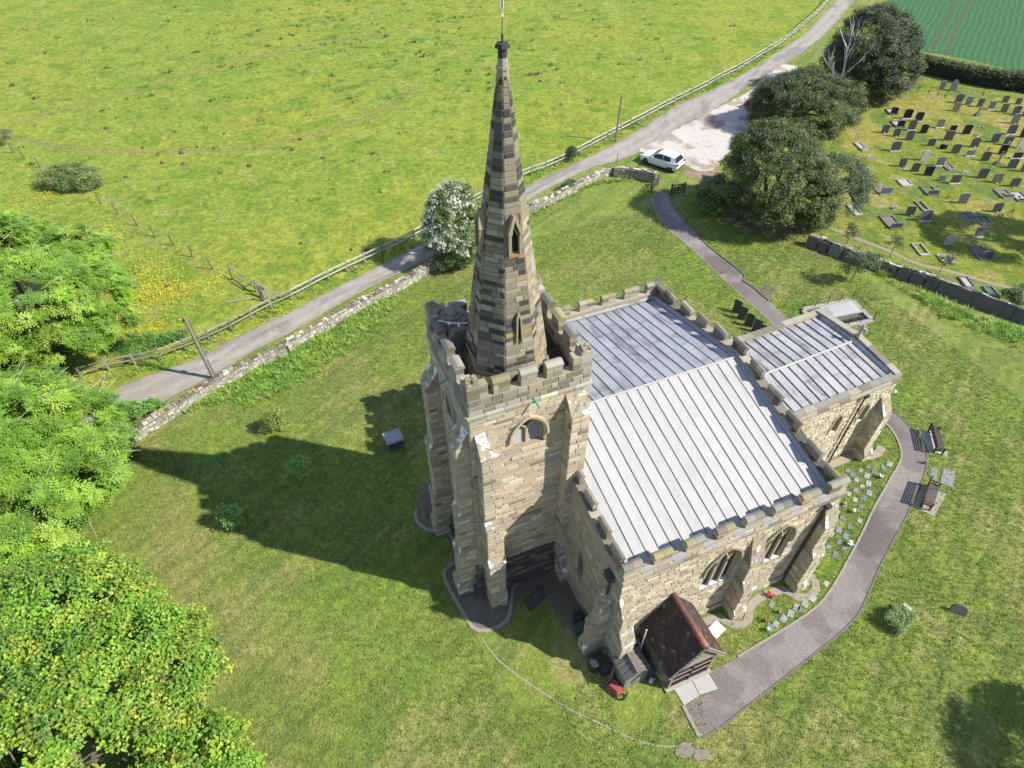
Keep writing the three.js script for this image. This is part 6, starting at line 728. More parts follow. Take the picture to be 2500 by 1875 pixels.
// ---------- cars ----------
function makeCar(name, label, pos, turn, rgb) {
  const t = thing(name, label, 'car', pos, turn), paint = new THREE.MeshPhysicalMaterial({ color: new THREE.Color().setRGB(...rgb), roughness: 0.35, clearcoat: 0.7, clearcoatRoughness: 0.08 }), glassM = mat([.018, .022, .028], 0.12), black = mat([.015, .015, .016], 0.6);
  const S = [[0, .5, .58, .3], [.06, .62, .7, .26], [.25, .76, .8, .22], [.7, .84, .89, .2], [1.15, .92, .92, .2], [1.9, .97, .93, .2], [2.7, .99, .93, .2], [3.4, 1.02, .93, .2], [3.9, 1.04, .91, .22], [4.2, 1.02, .87, .26], [4.32, .8, .82, .3], [4.36, .55, .78, .34]]; // x, shoulder height, half width, bottom
  const m = new MB(), ring = (s, k) => [V3(s[0], s[3], k * s[2] * 0.93), V3(s[0], mixn(s[3], s[1], 0.45), k * s[2]), V3(s[0], s[1] - 0.1, k * s[2] * 0.985), V3(s[0], s[1], k * s[2] * 0.9), V3(s[0], s[1] + 0.035, 0)];
  for (let i = 0; i < S.length - 1; i++) for (const k of [-1, 1]) { const a = ring(S[i], k), b = ring(S[i + 1], k); for (let j = 0; j < 4; j++) k > 0 ? m.quad(a[j], b[j], b[j + 1], a[j + 1]) : m.quad(b[j], a[j], a[j + 1], b[j + 1]); }
  for (const [s, f] of [[S[0], 1], [S[S.length - 1], -1]]) { const a = ring(s, 1), b = ring(s, -1); for (let j = 0; j < 4; j++) m.quad(b[j], a[j], a[j + 1], b[j + 1]); } part('body', m.geo(), paint, t);
  const RW = 0.66, y1 = 1.49, roof = new MB(), rf = [[1.95, 1.44, RW], [2.3, y1 + 0.03, RW], [3.0, y1 + 0.04, RW], [3.55, y1, RW * 0.97], [3.85, 1.42, RW * 0.92]]; for (let i = 0; i < 4; i++) { const [a, ya, wa] = rf[i], [b, yb, wb] = rf[i + 1]; for (const k of [-1, 1]) { roof.quad(V3(a, ya + 0.02, 0), V3(b, yb + 0.02, 0), V3(b, yb - 0.03, k * wb), V3(a, ya - 0.03, k * wa)); roof.quad(V3(a, ya - 0.03, k * wa), V3(b, yb - 0.03, k * wb), V3(b, yb - 0.1, k * (wb + 0.03)), V3(a, ya - 0.1, k * (wa + 0.03))); } } part('roof', roof.geo(), paint, t);
  const bx = [[1.2, 0.95], [4.22, 1.03]]; part('windscreen', new MB().quad(V3(1.2, .97, .78), V3(1.2, .97, -.78), V3(1.98, 1.44, -.63), V3(1.98, 1.44, .63)).geo(), glassM, t); part('rear_window', new MB().quad(V3(4.2, 1.06, -.7), V3(4.2, 1.06, .7), V3(3.83, 1.41, .58), V3(3.83, 1.41, -.58)).geo(), glassM, t);
  for (const k of [-1, 1]) { const side = (x0, x1, a, b) => new MB().quad(V3(x0, .99, k * .845), V3(x1, 1.02, k * .845), V3(b, 1.4, k * .69), V3(a, 1.4, k * .69)).geo(); part('side_window', side(1.55, 2.62, 2.1, 2.62), glassM, t); part('side_window', side(2.7, 3.55, 2.7, 3.4), glassM, t); const p = new MB(); p.beam(V3(1.2, .98, k * .82), V3(1.98, 1.43, k * .67), 0.07, 0.06).beam(V3(2.66, .98, k * .845), V3(2.66, 1.43, k * .68), 0.07, 0.04, X); p.quad(V3(3.55, 1.02, k * .84), V3(4.22, 1.04, k * .78), V3(3.85, 1.4, k * .62), V3(3.4, 1.42, k * .68)); part('pillar', p.geo(), paint, t); part('mirror', new MB().box(1.55, 1.02, k * 0.98, 0.14, 0.12, 0.2).geo(), paint, t); part('headlight', new MB().box(0.2, 0.68, k * 0.66, 0.26, 0.14, 0.24).geo(), mat([.5, .52, .55], 0.15), t); part('tail_light', new MB().box(4.26, 0.88, k * 0.7, 0.2, 0.16, 0.3).geo(), mat([.2, .01, .015], 0.3), t);
    for (const x of [0.82, 3.55]) { const w = new THREE.Group(); w.name = 'wheel'; t.add(w); w.position.set(x, 0.34, k * 0.8); part('tyre', new MB().bar(V3(0, 0, -0.11), V3(0, 0, 0.11), 0.34, 0.34, 18).geo(), black, w); part('rim', (() => { const q = new MB(); for (let i = 0; i < 5; i++) { const a = i / 5 * TAU; q.beam(V3(0, 0, k * 0.12), V3(Math.cos(a) * 0.24, Math.sin(a) * 0.24, k * 0.12), 0.05, 0.02, Z); } return q.bar(V3(0, 0, k * 0.1), V3(0, 0, k * 0.115), 0.25, 0.24, 16).geo(); })(), mat([.07, .07, .075], 0.35, { metalness: 0.6 }), w); } }
  part('sill_trim', new MB().box(2.2, 0.24, 0, 2.4, 0.06, 1.78).geo(), black, t); part('bumper', new MB().box(4.3, 0.42, 0, 0.14, 0.16, 1.5).geo(), black, t); part('grille', new MB().box(0.02, 0.52, 0, 0.06, 0.2, 0.7).geo(), black, t); part('number_plate', new MB().box(4.37, 0.66, 0, 0.02, 0.11, 0.5).geo(), mat([.6, .5, .08], 0.5), t);
  return t;
}
{ const f = [29.72,-35.38], rr = [31.15,-32.73], fw = [29.64,-35.02], rw = [31.01,-32.59], dx = rw[0] - fw[0], dz = rw[1] - fw[1], l = Math.hypot(dx, dz), ux = dx / l, uz = dz / l, turn = Math.atan2(-uz, ux), nx = uz, nz = -ux, s = 1; // the near wheels stand on these two points
  const mx = (fw[0] + rw[0]) / 2, mz = (fw[1] + rw[1]) / 2, ox = mx - ux * 2.19 + nx * 0.8, oz = mz - uz * 2.19 + nz * 0.8; makeCar('parked_car', 'white hatchback car parked on the grass beside the gravel', [ox, 0.03, oz], turn, [.72, .74, .76]);
  const q = [48.34,-41.42]; makeCar('parked_car', 'red car mostly hidden beneath the hollies on the gravel', [q[0] - 1, 0.03, q[1] - 0.6], turn + 0.9, [.3, .012, .02]); }

// ---------- furniture and monuments in the churchyard ----------
function bench(label, p, turn) { const t = thing('bench', label, 'bench', at3(p), turn), w = mat([.075, .052, .045], 0.75, { map: grain }), L = 1.8; for (const x of [-L / 2, L / 2]) { part('leg', new MB().box(x, 0.3, 0.24, 0.08, 0.6, 0.08).geo(), w, t); part('leg', new MB().beam(V3(x, 0, -0.22), V3(x, 0.92, -0.34), 0.08, 0.08, X).geo(), w, t); part('armrest', new MB().box(x, 0.63, 0, 0.09, 0.05, 0.62).geo(), w, t); part('side_rail', new MB().box(x, 0.38, 0, 0.06, 0.08, 0.5).geo(), w, t); } for (let i = 0; i < 5; i++) part('seat_slat', new MB().box(0, 0.44, -0.2 + i * 0.11, L - 0.06, 0.03, 0.085).geo(), w, t); for (let i = 0; i < 4; i++) part('back_slat', new MB().box(0, 0.55 + i * 0.115, -0.285 - i * 0.015, L - 0.06, 0.085, 0.03).geo(), w, t); return t; }
const b1 = [27.48,4.18], b2 = [23.83,7.13]; bench('dark timber bench on a pale slab, nearer the chancel end', b1, 0.925); bench('dark timber bench on a gritty slab beside the ledger stones', b2, 0.54);
const conc = mat([.45, .43, .4], 0.95, { map: grain, bumpMap: rep(speck, 1), bumpScale: 0.008 }), concB = mat([.36, .31, .26], 0.95, stoneOpt);
const slabT = (name, label, poly, y1, m, cat = 'slab') => tagged(name, new MB().prism(poly, -0.02, y1).geo(), m, label, cat);
slabT('bench_slab', 'pale concrete slab under the chancel-end bench', [[27.38,3.06], [28.27,3.39], [27.51,5.24], [26.51,4.72]], 0.05, conc); slabT('bench_slab', 'gritty concrete slab under the bench by the ledger stones', [[22.52,7.19], [24.25,6.31], [25.04,7.33], [23.13,8.25]], 0.05, concB);
const ledg = mat([.27, .255, .25], 0.9, stoneOpt); slabT('ledger_stone', 'narrow grey ledger stone flat in the grass beside the path', [[25.78,5.53], [26.08,5.78], [25.26,6.42], [25,6.14]], 0.04, ledg, 'grave slab'); slabT('ledger_stone', 'broad grey ledger stone flat in the grass between the benches', [[26.4,5.87], [26.95,6.27], [25.76,7.19], [25.34,6.61]], 0.05, ledg, 'grave slab');
// porch apron
{ const t = thing('porch_apron', 'two worn concrete slabs before the porch gates', 'slab'); part('slab', new MB().prism([[4.13,10.54], [5.13,10.59], [5.09,11.33], [4.18,11.45]], -0.02, 0.05).geo(), conc, t); part('slab', new MB().prism([[5.17,10.58], [6.07,10.45], [6.07,11.44], [5.12,11.33]], -0.02, 0.052).geo(), conc, t); }
tagged('white_board', new MB().box(0, 0.03, 0, 0.75, 0.05, 0.6).geo(), mat([.78, .78, .76], 0.6), 'white board lying on the grass beside the porch', 'board').position.set(...at3([7.66,9], 0.03));
scene.children[scene.children.length - 1].rotation.y = 0.3;
for (const [u, l, w] of [[[3.2,13.12], 'flat weathered stone in the lawn below the path end', 0.5], [[3.78,13.52], 'smaller flat stone in the lawn beyond the path end', 0.42]]) { const r = rngOf(w * 1000), P = Array.from({ length: 9 }, (_, i) => [u[0] + Math.cos(i / 9 * TAU) * w * (0.6 + 0.6 * r()), u[1] + Math.sin(i / 9 * TAU) * w * (0.45 + 0.5 * r())]); slabT('flat_stone', l, P, 0.06, mat([.26, .22, .17], 0.95, stoneOpt), 'stone'); }
{ // chest tomb on the lawn west of the tower
  const t = thing('chest_tomb', 'dark chest tomb with pale lichened lid in the tower shadow', 'tomb', at3([-4.12,-8.88]), 0.05); part('chest', new MB().box(0, 0.35, 0, 0.85, 0.7, 0.8).geo(), mat([.1, .095, .085], 0.95, stoneOpt), t); part('base', new MB().box(0, 0.05, 0, 1.05, 0.12, 1.0).geo(), mat([.12, .11, .1], 0.95, stoneOpt), t); part('lid', new MB().box(0, 0.75, 0, 1.1, 0.1, 1.0).box(0, 0.82, 0, 1.0, 0.06, 0.9, 0.85).geo(), mat([.36, .36, .35], 0.95, stoneOpt), t);
  const p = [16.32,12.13], t2 = thing('ivy_tomb', 'low tomb smothered in ivy beside the curving path', 'tomb', at3(p), 0.25); part('chest', new MB().box(0, 0.3, 0, 1.1, 0.6, 0.75).geo(), mat([.12, .11, .09], 1, stoneOpt), t2); part('footstone', new MB().box(0.85, 0.28, -0.05, 0.25, 0.5, 0.5, 0.85).geo(), mat([.45, .42, .36], 0.95, stoneOpt), t2); const r = rngOf(231), L = []; for (let i = 0; i < 420; i++) { const f = r(), x = (r() - .5) * 1.25, z = (r() - .5) * 0.95, q = new THREE.Quaternion().setFromEuler(new THREE.Euler((r() - .5) * 1.2, r() * TAU, (r() - .5) * 1.2)); L.push({ p: f < 0.6 ? V3(x, 0.62 + r() * 0.08, z) : f < 0.8 ? V3(x, r() * 0.65, 0.42 + r() * 0.08) : V3((r() < .5 ? -1 : 1) * (0.58 + r() * 0.06), r() * 0.65, z), q, s: 0.6 + r() * 0.5, c: [[.2, .32, .07], [.15, .25, .06], [.3, .4, .14]][Math.floor(r() * 3)] }); } instances('ivy', SPRAY.small[0], leafMat(0.5, 0.2), L, t2, 'stuff');
  const p3 = [19.6,12.98], g = new THREE.ExtrudeGeometry(shapeOf([[-0.38, 0], [0.38, 0], [0.38, 0.3], ...Array.from({ length: 9 }, (_, i) => [0.38 * Math.cos(i / 8 * Math.PI), 0.32 + 0.3 * Math.sin(i / 8 * Math.PI)]), [-0.38, 0.3]]), { depth: 0.12, bevelEnabled: false }), o = tagged('round_headstone', g, mat([.12, .11, .1], 0.95, stoneOpt), 'lone round-topped dark headstone leaning on the open lawn', 'headstone'); o.position.set(p3[0], -0.02, p3[1]); o.rotation.set(-0.35, -0.75, 0, 'YXZ'); }
{ // railed tomb beyond the chancel
  const t = thing('railed_tomb', 'old stone tomb inside rusty iron railings beyond the chancel', 'tomb', [30.6, 0, -8.1], -0.12), iron = mat([.06, .045, .04], 0.7), st = mat([.33, .31, .27], 0.95, stoneOpt); const w = 4.4, d = 2.6; for (const [x, z, a, b] of [[0, d / 2, w, 0.35], [0, -d / 2, w, 0.35], [w / 2, 0, 0.35, d - 0.35], [-w / 2, 0, 0.35, d - 0.35]]) part('kerb', new MB().box(x, 0.1, z, a, 0.24, b).geo(), st, t); part('bed', new MB().box(0, 0.02, 0, w - 0.4, 0.08, d - 0.4).geo(), mat([.15, .11, .075], 1, { map: pathTex }), t); part('tomb_chest', new MB().box(0.1, 0.3, 0, 2.6, 0.5, 1.2).geo(), mat([.24, .22, .19], 0.95, stoneOpt), t); part('tomb_lid', new MB().box(0.1, 0.62, 0, 2.8, 0.14, 1.35).box(0.1, 0.73, 0, 2.5, 0.1, 1.1, 0.75).geo(), mat([.4, .39, .37], 0.95, stoneOpt), t);
  for (let i = 0; i <= 4; i++) for (const s of [-1, 1]) part('railing_post', new MB().bar(V3(-w / 2 + i * w / 4, 0.2, s * d / 2), V3(-w / 2 + i * w / 4, 0.95, s * d / 2), 0.03, 0.022, 6).ball(V3(-w / 2 + i * w / 4, 0.98, s * d / 2), 0.04).geo(), iron, t); part('railing_post', new MB().bar(V3(w / 2, 0.2, 0), V3(w / 2, 0.95, 0), 0.03, 0.022, 6).ball(V3(w / 2, 0.98, 0), 0.04).geo(), iron, t); for (const s of [-1, 1]) part('railing_bar', new MB().bar(V3(-w / 2, 0.86, s * d / 2), V3(w / 2, 0.86, s * d / 2), 0.018, 0.018, 5).geo(), iron, t); part('railing_bar', new MB().bar(V3(w / 2, 0.86, -d / 2), V3(w / 2, 0.86, d / 2), 0.018, 0.018, 5).geo(), iron, t); }

// ---------- leaning and standing slates ----------
const slateTone = [[.085, .09, .092], [.1, .1, .1], [.075, .085, .08], [.115, .11, .105], [.09, .105, .095]];
const PROF = { flat: (w, h) => [[-w, 0], [w, 0], [w, h], [-w, h]], arch: (w, h) => [[-w, 0], [w, 0], [w, h * 0.9], ...Array.from({ length: 7 }, (_, i) => [w * (0.9 - 1.8 * i / 6), h * 0.9 + h * 0.1 * Math.sin((i + 0.6) / 7.2 * Math.PI)]), [-w, h * 0.9]], round: (w, h) => [[-w, 0], [w, 0], ...Array.from({ length: 11 }, (_, i) => [w * Math.cos(i / 10 * Math.PI), h - w * 0.85 + w * 0.85 * Math.sin(i / 10 * Math.PI)])], shoulder: (w, h) => [[-w, 0], [w, 0], [w, h * 0.78], [w * 0.75, h * 0.8], [w * 0.6, h * 0.9], ...Array.from({ length: 5 }, (_, i) => [w * 0.55 * Math.cos(i / 4 * Math.PI), h * 0.9 + h * 0.1 * Math.sin(i / 4 * Math.PI)]), [-w * 0.6, h * 0.9], [-w * 0.75, h * 0.8], [-w, h * 0.78]] };
const slabGeos = new Map(); function stoneSlab(shape, w, h, d) { const k = [shape, w, h, d].join(); if (!slabGeos.has(k)) { const g = new THREE.ExtrudeGeometry(shapeOf(PROF[shape](w / 2, h)), { depth: d, bevelEnabled: true, bevelSize: 0.012, bevelThickness: 0.012, bevelSegments: 1 }); g.translate(0, 0, -d / 2); slabGeos.set(k, g); } return slabGeos.get(k); }
const ORD = ['first', 'second', 'third', 'fourth', 'fifth', 'sixth', 'seventh', 'eighth', 'ninth', 'tenth', 'eleventh', 'twelfth', 'thirteenth', 'fourteenth', 'fifteenth', 'sixteenth', 'seventeenth', 'eighteenth', 'nineteenth', 'twentieth'];
{ const L = [[430, 530, 'flat', 0.85, 1.05, [.13, .11, .1], 'brown slate slab leaning on the wall end nearest the hollies'], [515, 570, 'flat', 0.75, 0.9, [.12, .095, .085], 'reddish slate slab leaning between the brown slab and the green round stone'], [620, 600, 'round', 0.95, 1.15, [.15, .2, .165], 'pale green round-topped headstone leaning on the cemetery wall'], [760, 622, 'flat', 0.85, 0.85, [.13, .12, .115], 'grey slab leaning beside the green round-topped headstone'], [1180, 815, 'shoulder', 0.85, 1.15, [.1, .1, .1], ''], [1290, 850, 'arch', 0.95, 1.0, [.09, .09, .092], ''], [1410, 890, 'round', 0.85, 1.15, [.09, .088, .085], ''], [1505, 925, 'flat', 0.75, 1.1, [.085, .105, .1], ''], [1585, 960, 'flat', 0.8, 1.15, [.095, .095, .095], ''], [1675, 995, 'flat', 0.8, 1.1, [.1, .1, .1], ''], [1765, 1030, 'flat', 0.8, 1.2, [.09, .095, .09], ''], [1855, 1070, 'flat', 0.8, 1.15, [.1, .1, .098], ''], [1945, 1105, 'flat', 0.85, 1.15, [.085, .1, .095], ''], [2035, 1140, 'flat', 0.85, 1.15, [.095, .095, .095], ''], [2120, 1180, 'flat', 0.8, 1.1, [.08, .095, .092], ''], [2195, 1215, 'flat', 0.8, 1.15, [.1, .1, .1], '']];
  const pts = [[34.95,-16.29], [35.27,-15.37], [35.9,-14.52], [36.95,-13.67], [38.41,-9.53], [38.96,-8.69], [39.54,-7.76], [39.94,-7], [40.21,-6.31], [40.56,-5.59], [40.91,-4.88], [41.19,-4.13], [41.53,-3.44], [41.86,-2.76], [42.09,-2.06], [42.29,-1.45]];
  L.forEach((e, i) => { const p = pts[i], k = Math.max(0, Math.min(wall2.length - 2, wall2.reduce((b, w, j) => j < wall2.length - 1 && distSeg(p[0], p[1], w, wall2[j + 1]) < distSeg(p[0], p[1], wall2[b], wall2[b + 1]) ? j : b, 0))), a = wall2[k], b = wall2[k + 1], dx = b[0] - a[0], dz = b[1] - a[1], l = Math.hypot(dx, dz), turn = Math.atan2(-dz, dx), nx = -dz / l, nz = dx / l, t = ((p[0] - a[0]) * dx + (p[1] - a[1]) * dz) / (l * l), q = [a[0] + dx * t + nx * 0.52, a[1] + dz * t + nz * 0.52]; const o = tagged('leaning_headstone', stoneSlab(e[2], e[3], e[4], 0.07), mat(e[5], 0.7, stoneOpt), e[6] || `grey slate headstone leaning on the cemetery wall, ${ORD[i - 4]} of the long row`, 'headstone', 'slate headstones leaning on the cemetery wall'); o.position.set(q[0], 0, q[1]); o.rotation.set(-0.2, turn, 0, 'YXZ'); }); }
[[23.74,-11.48], [23.65,-10.66], [23.64,-9.79], [23.73,-9.01], [23.75,-8.34]].forEach((p, i) => { const o = tagged('slate_headstone', stoneSlab(['flat', 'flat', 'arch', 'flat', 'flat'][i], 0.62, 1.15, 0.06), mat(slateTone[i].map((v) => v * 0.8), 0.7, stoneOpt), `tall dark slate headstone north of the chancel, ${ORD[i]} from the car side`, 'headstone', 'slates standing north of the chancel'); o.position.set(p[0], -0.03, p[1]); o.rotation.set(-0.06, -Math.PI / 2 + 0.35 + 0.04 * i, 0, 'YXZ'); });
[[1.14,-24.85]].forEach((p) => { const o = tagged('slate_headstone', stoneSlab('flat', 0.6, 0.75, 0.07), mat([.12, .12, .125], 0.7, stoneOpt), 'small slate headstone leaning on the roadside wall near the hawthorn', 'headstone'); o.position.set(p[0], 0, p[1]); o.rotation.set(-0.3, 0.5, 0, 'YXZ'); });
{ const p = [0.04,4.3], o = tagged('slate_headstone', stoneSlab('flat', 1.15, 0.6, 0.07), mat([.06, .062, .068], 0.6, stoneOpt), 'wide dark slate lying tilted in the angle of tower and nave', 'headstone'); o.position.set(p[0] - 0.1, 0.02, p[1]); o.rotation.set(-0.75, 0.38, 0, 'YXZ'); }

// ---------- memorial tablets and flowers beside the church ----------
{ const tone = [[.24, .25, .28], [.34, .34, .36], [.18, .19, .22], [.42, .38, .35]].map((c) => mat(c, 0.75, stoneOpt)), geo = new MB().box(0, 0.03, 0, 0.34, 0.08, 0.25).geo(), big = new MB().box(0, 0.03, 0, 0.42, 0.08, 0.3).geo();
  const P = [[20.89,3.76], [21.61,4.06], [22.24,4.03], [23.61,4.36], [23.06,4.4], [20.94,4.11], [22.33,4.45], [20.39,4.1], [20.88,4.51], [21.68,4.52], [21.34,5], [20.82,5.04], [20.3,5.07], [20.89,5.54], [19.71,5.11], [20.34,5.68], [19.75,5.59], [18.93,5.64], [19.72,6.09], [18.2,6.26], [18.99,6.8], [18.15,5.85], [18.16,6.92], [17.45,6.83], [16.85,6.86], [17.52,7.3], [17.47,6.36], [16.19,6.97], [16.91,7.46], [16.16,7.45], [16.95,7.83], [16.18,7.99], [14.51,9.15], [13.29,9.55], [12.73,9.62], [12.26,9.75], [12.17,9.62], [11.68,9.76], [11.17,9.84], [10.63,9.91], [10.23,9.96], [11.06,9]], r = rngOf(241), names = ['blue-grey', 'pale grey', 'dark slate', 'pinkish'];
  P.forEach((p, i) => { const k = i < 36 ? Math.floor(r() * 4) : Math.floor(r() * 3), o = tagged('memorial_tablet', r() < 0.3 ? big : geo, tone[k], i < 33 ? `small ${names[k]} memorial tablet in the grass strip between church and path` : `small ${names[k]} memorial tablet in the grass strip near the porch`, 'memorial', 'memorial tablets in the grass strip'); o.position.set(p[0], -0.015, p[1]); o.rotation.y = 0.55 + (r() - .5) * 0.3; });
  const fl = (label, p, c, n = 9, R = 0.12) => { const t = thing('flower_pot', label, 'flowers', at3(p)), q = rngOf(n + p[0] * 7 | 0), m = new MB(), g = new MB(); for (let i = 0; i < n; i++) { const a = q() * TAU, d = R * Math.sqrt(q()); m.col = c.map((v) => v * (0.8 + 0.3 * q())); m.ball(V3(Math.cos(a) * d, 0.22 + q() * 0.1, Math.sin(a) * d), 0.05, 0.045, 6, 4); g.bar(V3(0, 0.08, 0), V3(Math.cos(a) * d, 0.22, Math.sin(a) * d), 0.01, 0.01, 4, false); } part('blooms', m.geo(), mat([1, 1, 1], 0.8, { vertexColors: true }), t); part('stems', g.geo(), mat([.06, .13, .03], 0.9), t); part('pot', new MB().bar(V3(0, 0, 0), V3(0, 0.13, 0), 0.07, 0.09, 10).geo(), mat([.12, .12, .13], 0.7), t); };
  fl('white flowers in a pot by the path below the chancel', [22.29,4.92], [.7, .68, .72]); fl('round white flower bunch in the middle of the tablets', [18.98,6.2], [.85, .85, .85], 12); fl('large white bouquet beside the path kerb', [17.28,7.8], [.85, .85, .85], 16, 0.18); fl('red flowers beside the nave buttress', [11.22,8.47], [.7, .03, .05], 8); fl('second pot of red flowers beside the nave buttress', [11.36,8.67], [.7, .05, .07], 7); fl('yellow flowers among the tablets by the nave corner', [18.89,5.59], [.75, .5, .03], 5, 0.08); fl('orange flowers on a tablet near the nave buttress', [16.68,6.86], [.7, .25, .05], 5, 0.08); fl('dark wreath and pink flowers on tablets near the porch', [10.23,9.59], [.35, .1, .14], 7); fl('mixed pot of pale flowers on tablets near the porch', [11.19,9.51], [.5, .35, .2], 6); fl('small white flower vase on the outermost porch tablet', [9.99,10], [.85, .85, .85], 5, 0.06); fl('small pot with dark plant at the path kerb by the benches', [25.64,5.13], [.3, .25, .3], 6); }
// dirt margin and concrete channel round the tower foot and south wall
{ struct('dirt_margin', sheet(smooth([[-4.31,-3.53], [-3.84,-4.43], [-3.05,-5.37], [-2, -4], [2.2, 2], [2.2, 7.4], [1.0, 7.9], [0.92,6.52], [0.83,5.76], [0.55,4.8], [-0.06,3.67], [-0.73,3.49], [-1.55,4.58], [-2.32,4.72], [-3.57,4.3], [-3.82,3.27], [-4.12,2.08], [-4.17,0.86], [-3.4,0.24], [-3.12,-1.17], [-3.87,-2.11], [-4.36,-2.72]], 0.5, true), 0.02, (x, z) => [x / 16 + 0.4, z / 16]), mat([.2, .165, .12], 1, { map: grain, bumpMap: rep(speck, 6, 6), bumpScale: 0.03 }));
  const ch = mat([.32, .27, .21], 0.95, stoneOpt); struct('concrete_channel', kerbGeo(smooth([[-4.28,-3.64], [-4.48,-3.12], [-4.27,-2.39], [-3.75,-1.89], [-3.02,-1.47], [-2.96,-0.23], [-3.17,0.38], [-3.94,0.59], [-4.11,1.09], [-3.99,2.23], [-3.8,3.46], [-3.57,4.3], [-2.99,4.63], [-1.87,4.49], [-1.26,3.56], [-0.87,2.94], [-0.2,2.71], [0.76,2.7], [1.47,2.84], [1.89,3.37], [2.04,4.25], [2.03,5.22]], 0.4), 0.2, 0.06), ch);
  struct('concrete_channel', kerbGeo(smooth([[6.4, 8.4], [7.6, 8.45], [8.2, 8.55], [8.5, 9.0], [8.9, 9.25], [9.5, 9.2], [9.8, 8.8], [10.4, 8.5], [11.6, 8.45], [12.2, 8.6], [12.5, 9.1], [13.1, 9.35], [13.9, 9.1], [14.1, 8.4], [14.0, 7.7]], 0.3), 0.42, 0.05), mat([.33, .29, .23], 0.95, stoneOpt));
  struct('concrete_channel', kerbGeo(smooth([[19.69,3], [20.94,3.02], [22.24,3], [22.63,3.35], [23.65,3.4], [24.18,3.11]], 0.3), 0.5, 0.06), mat([.36, .31, .24], 0.95, stoneOpt)); }
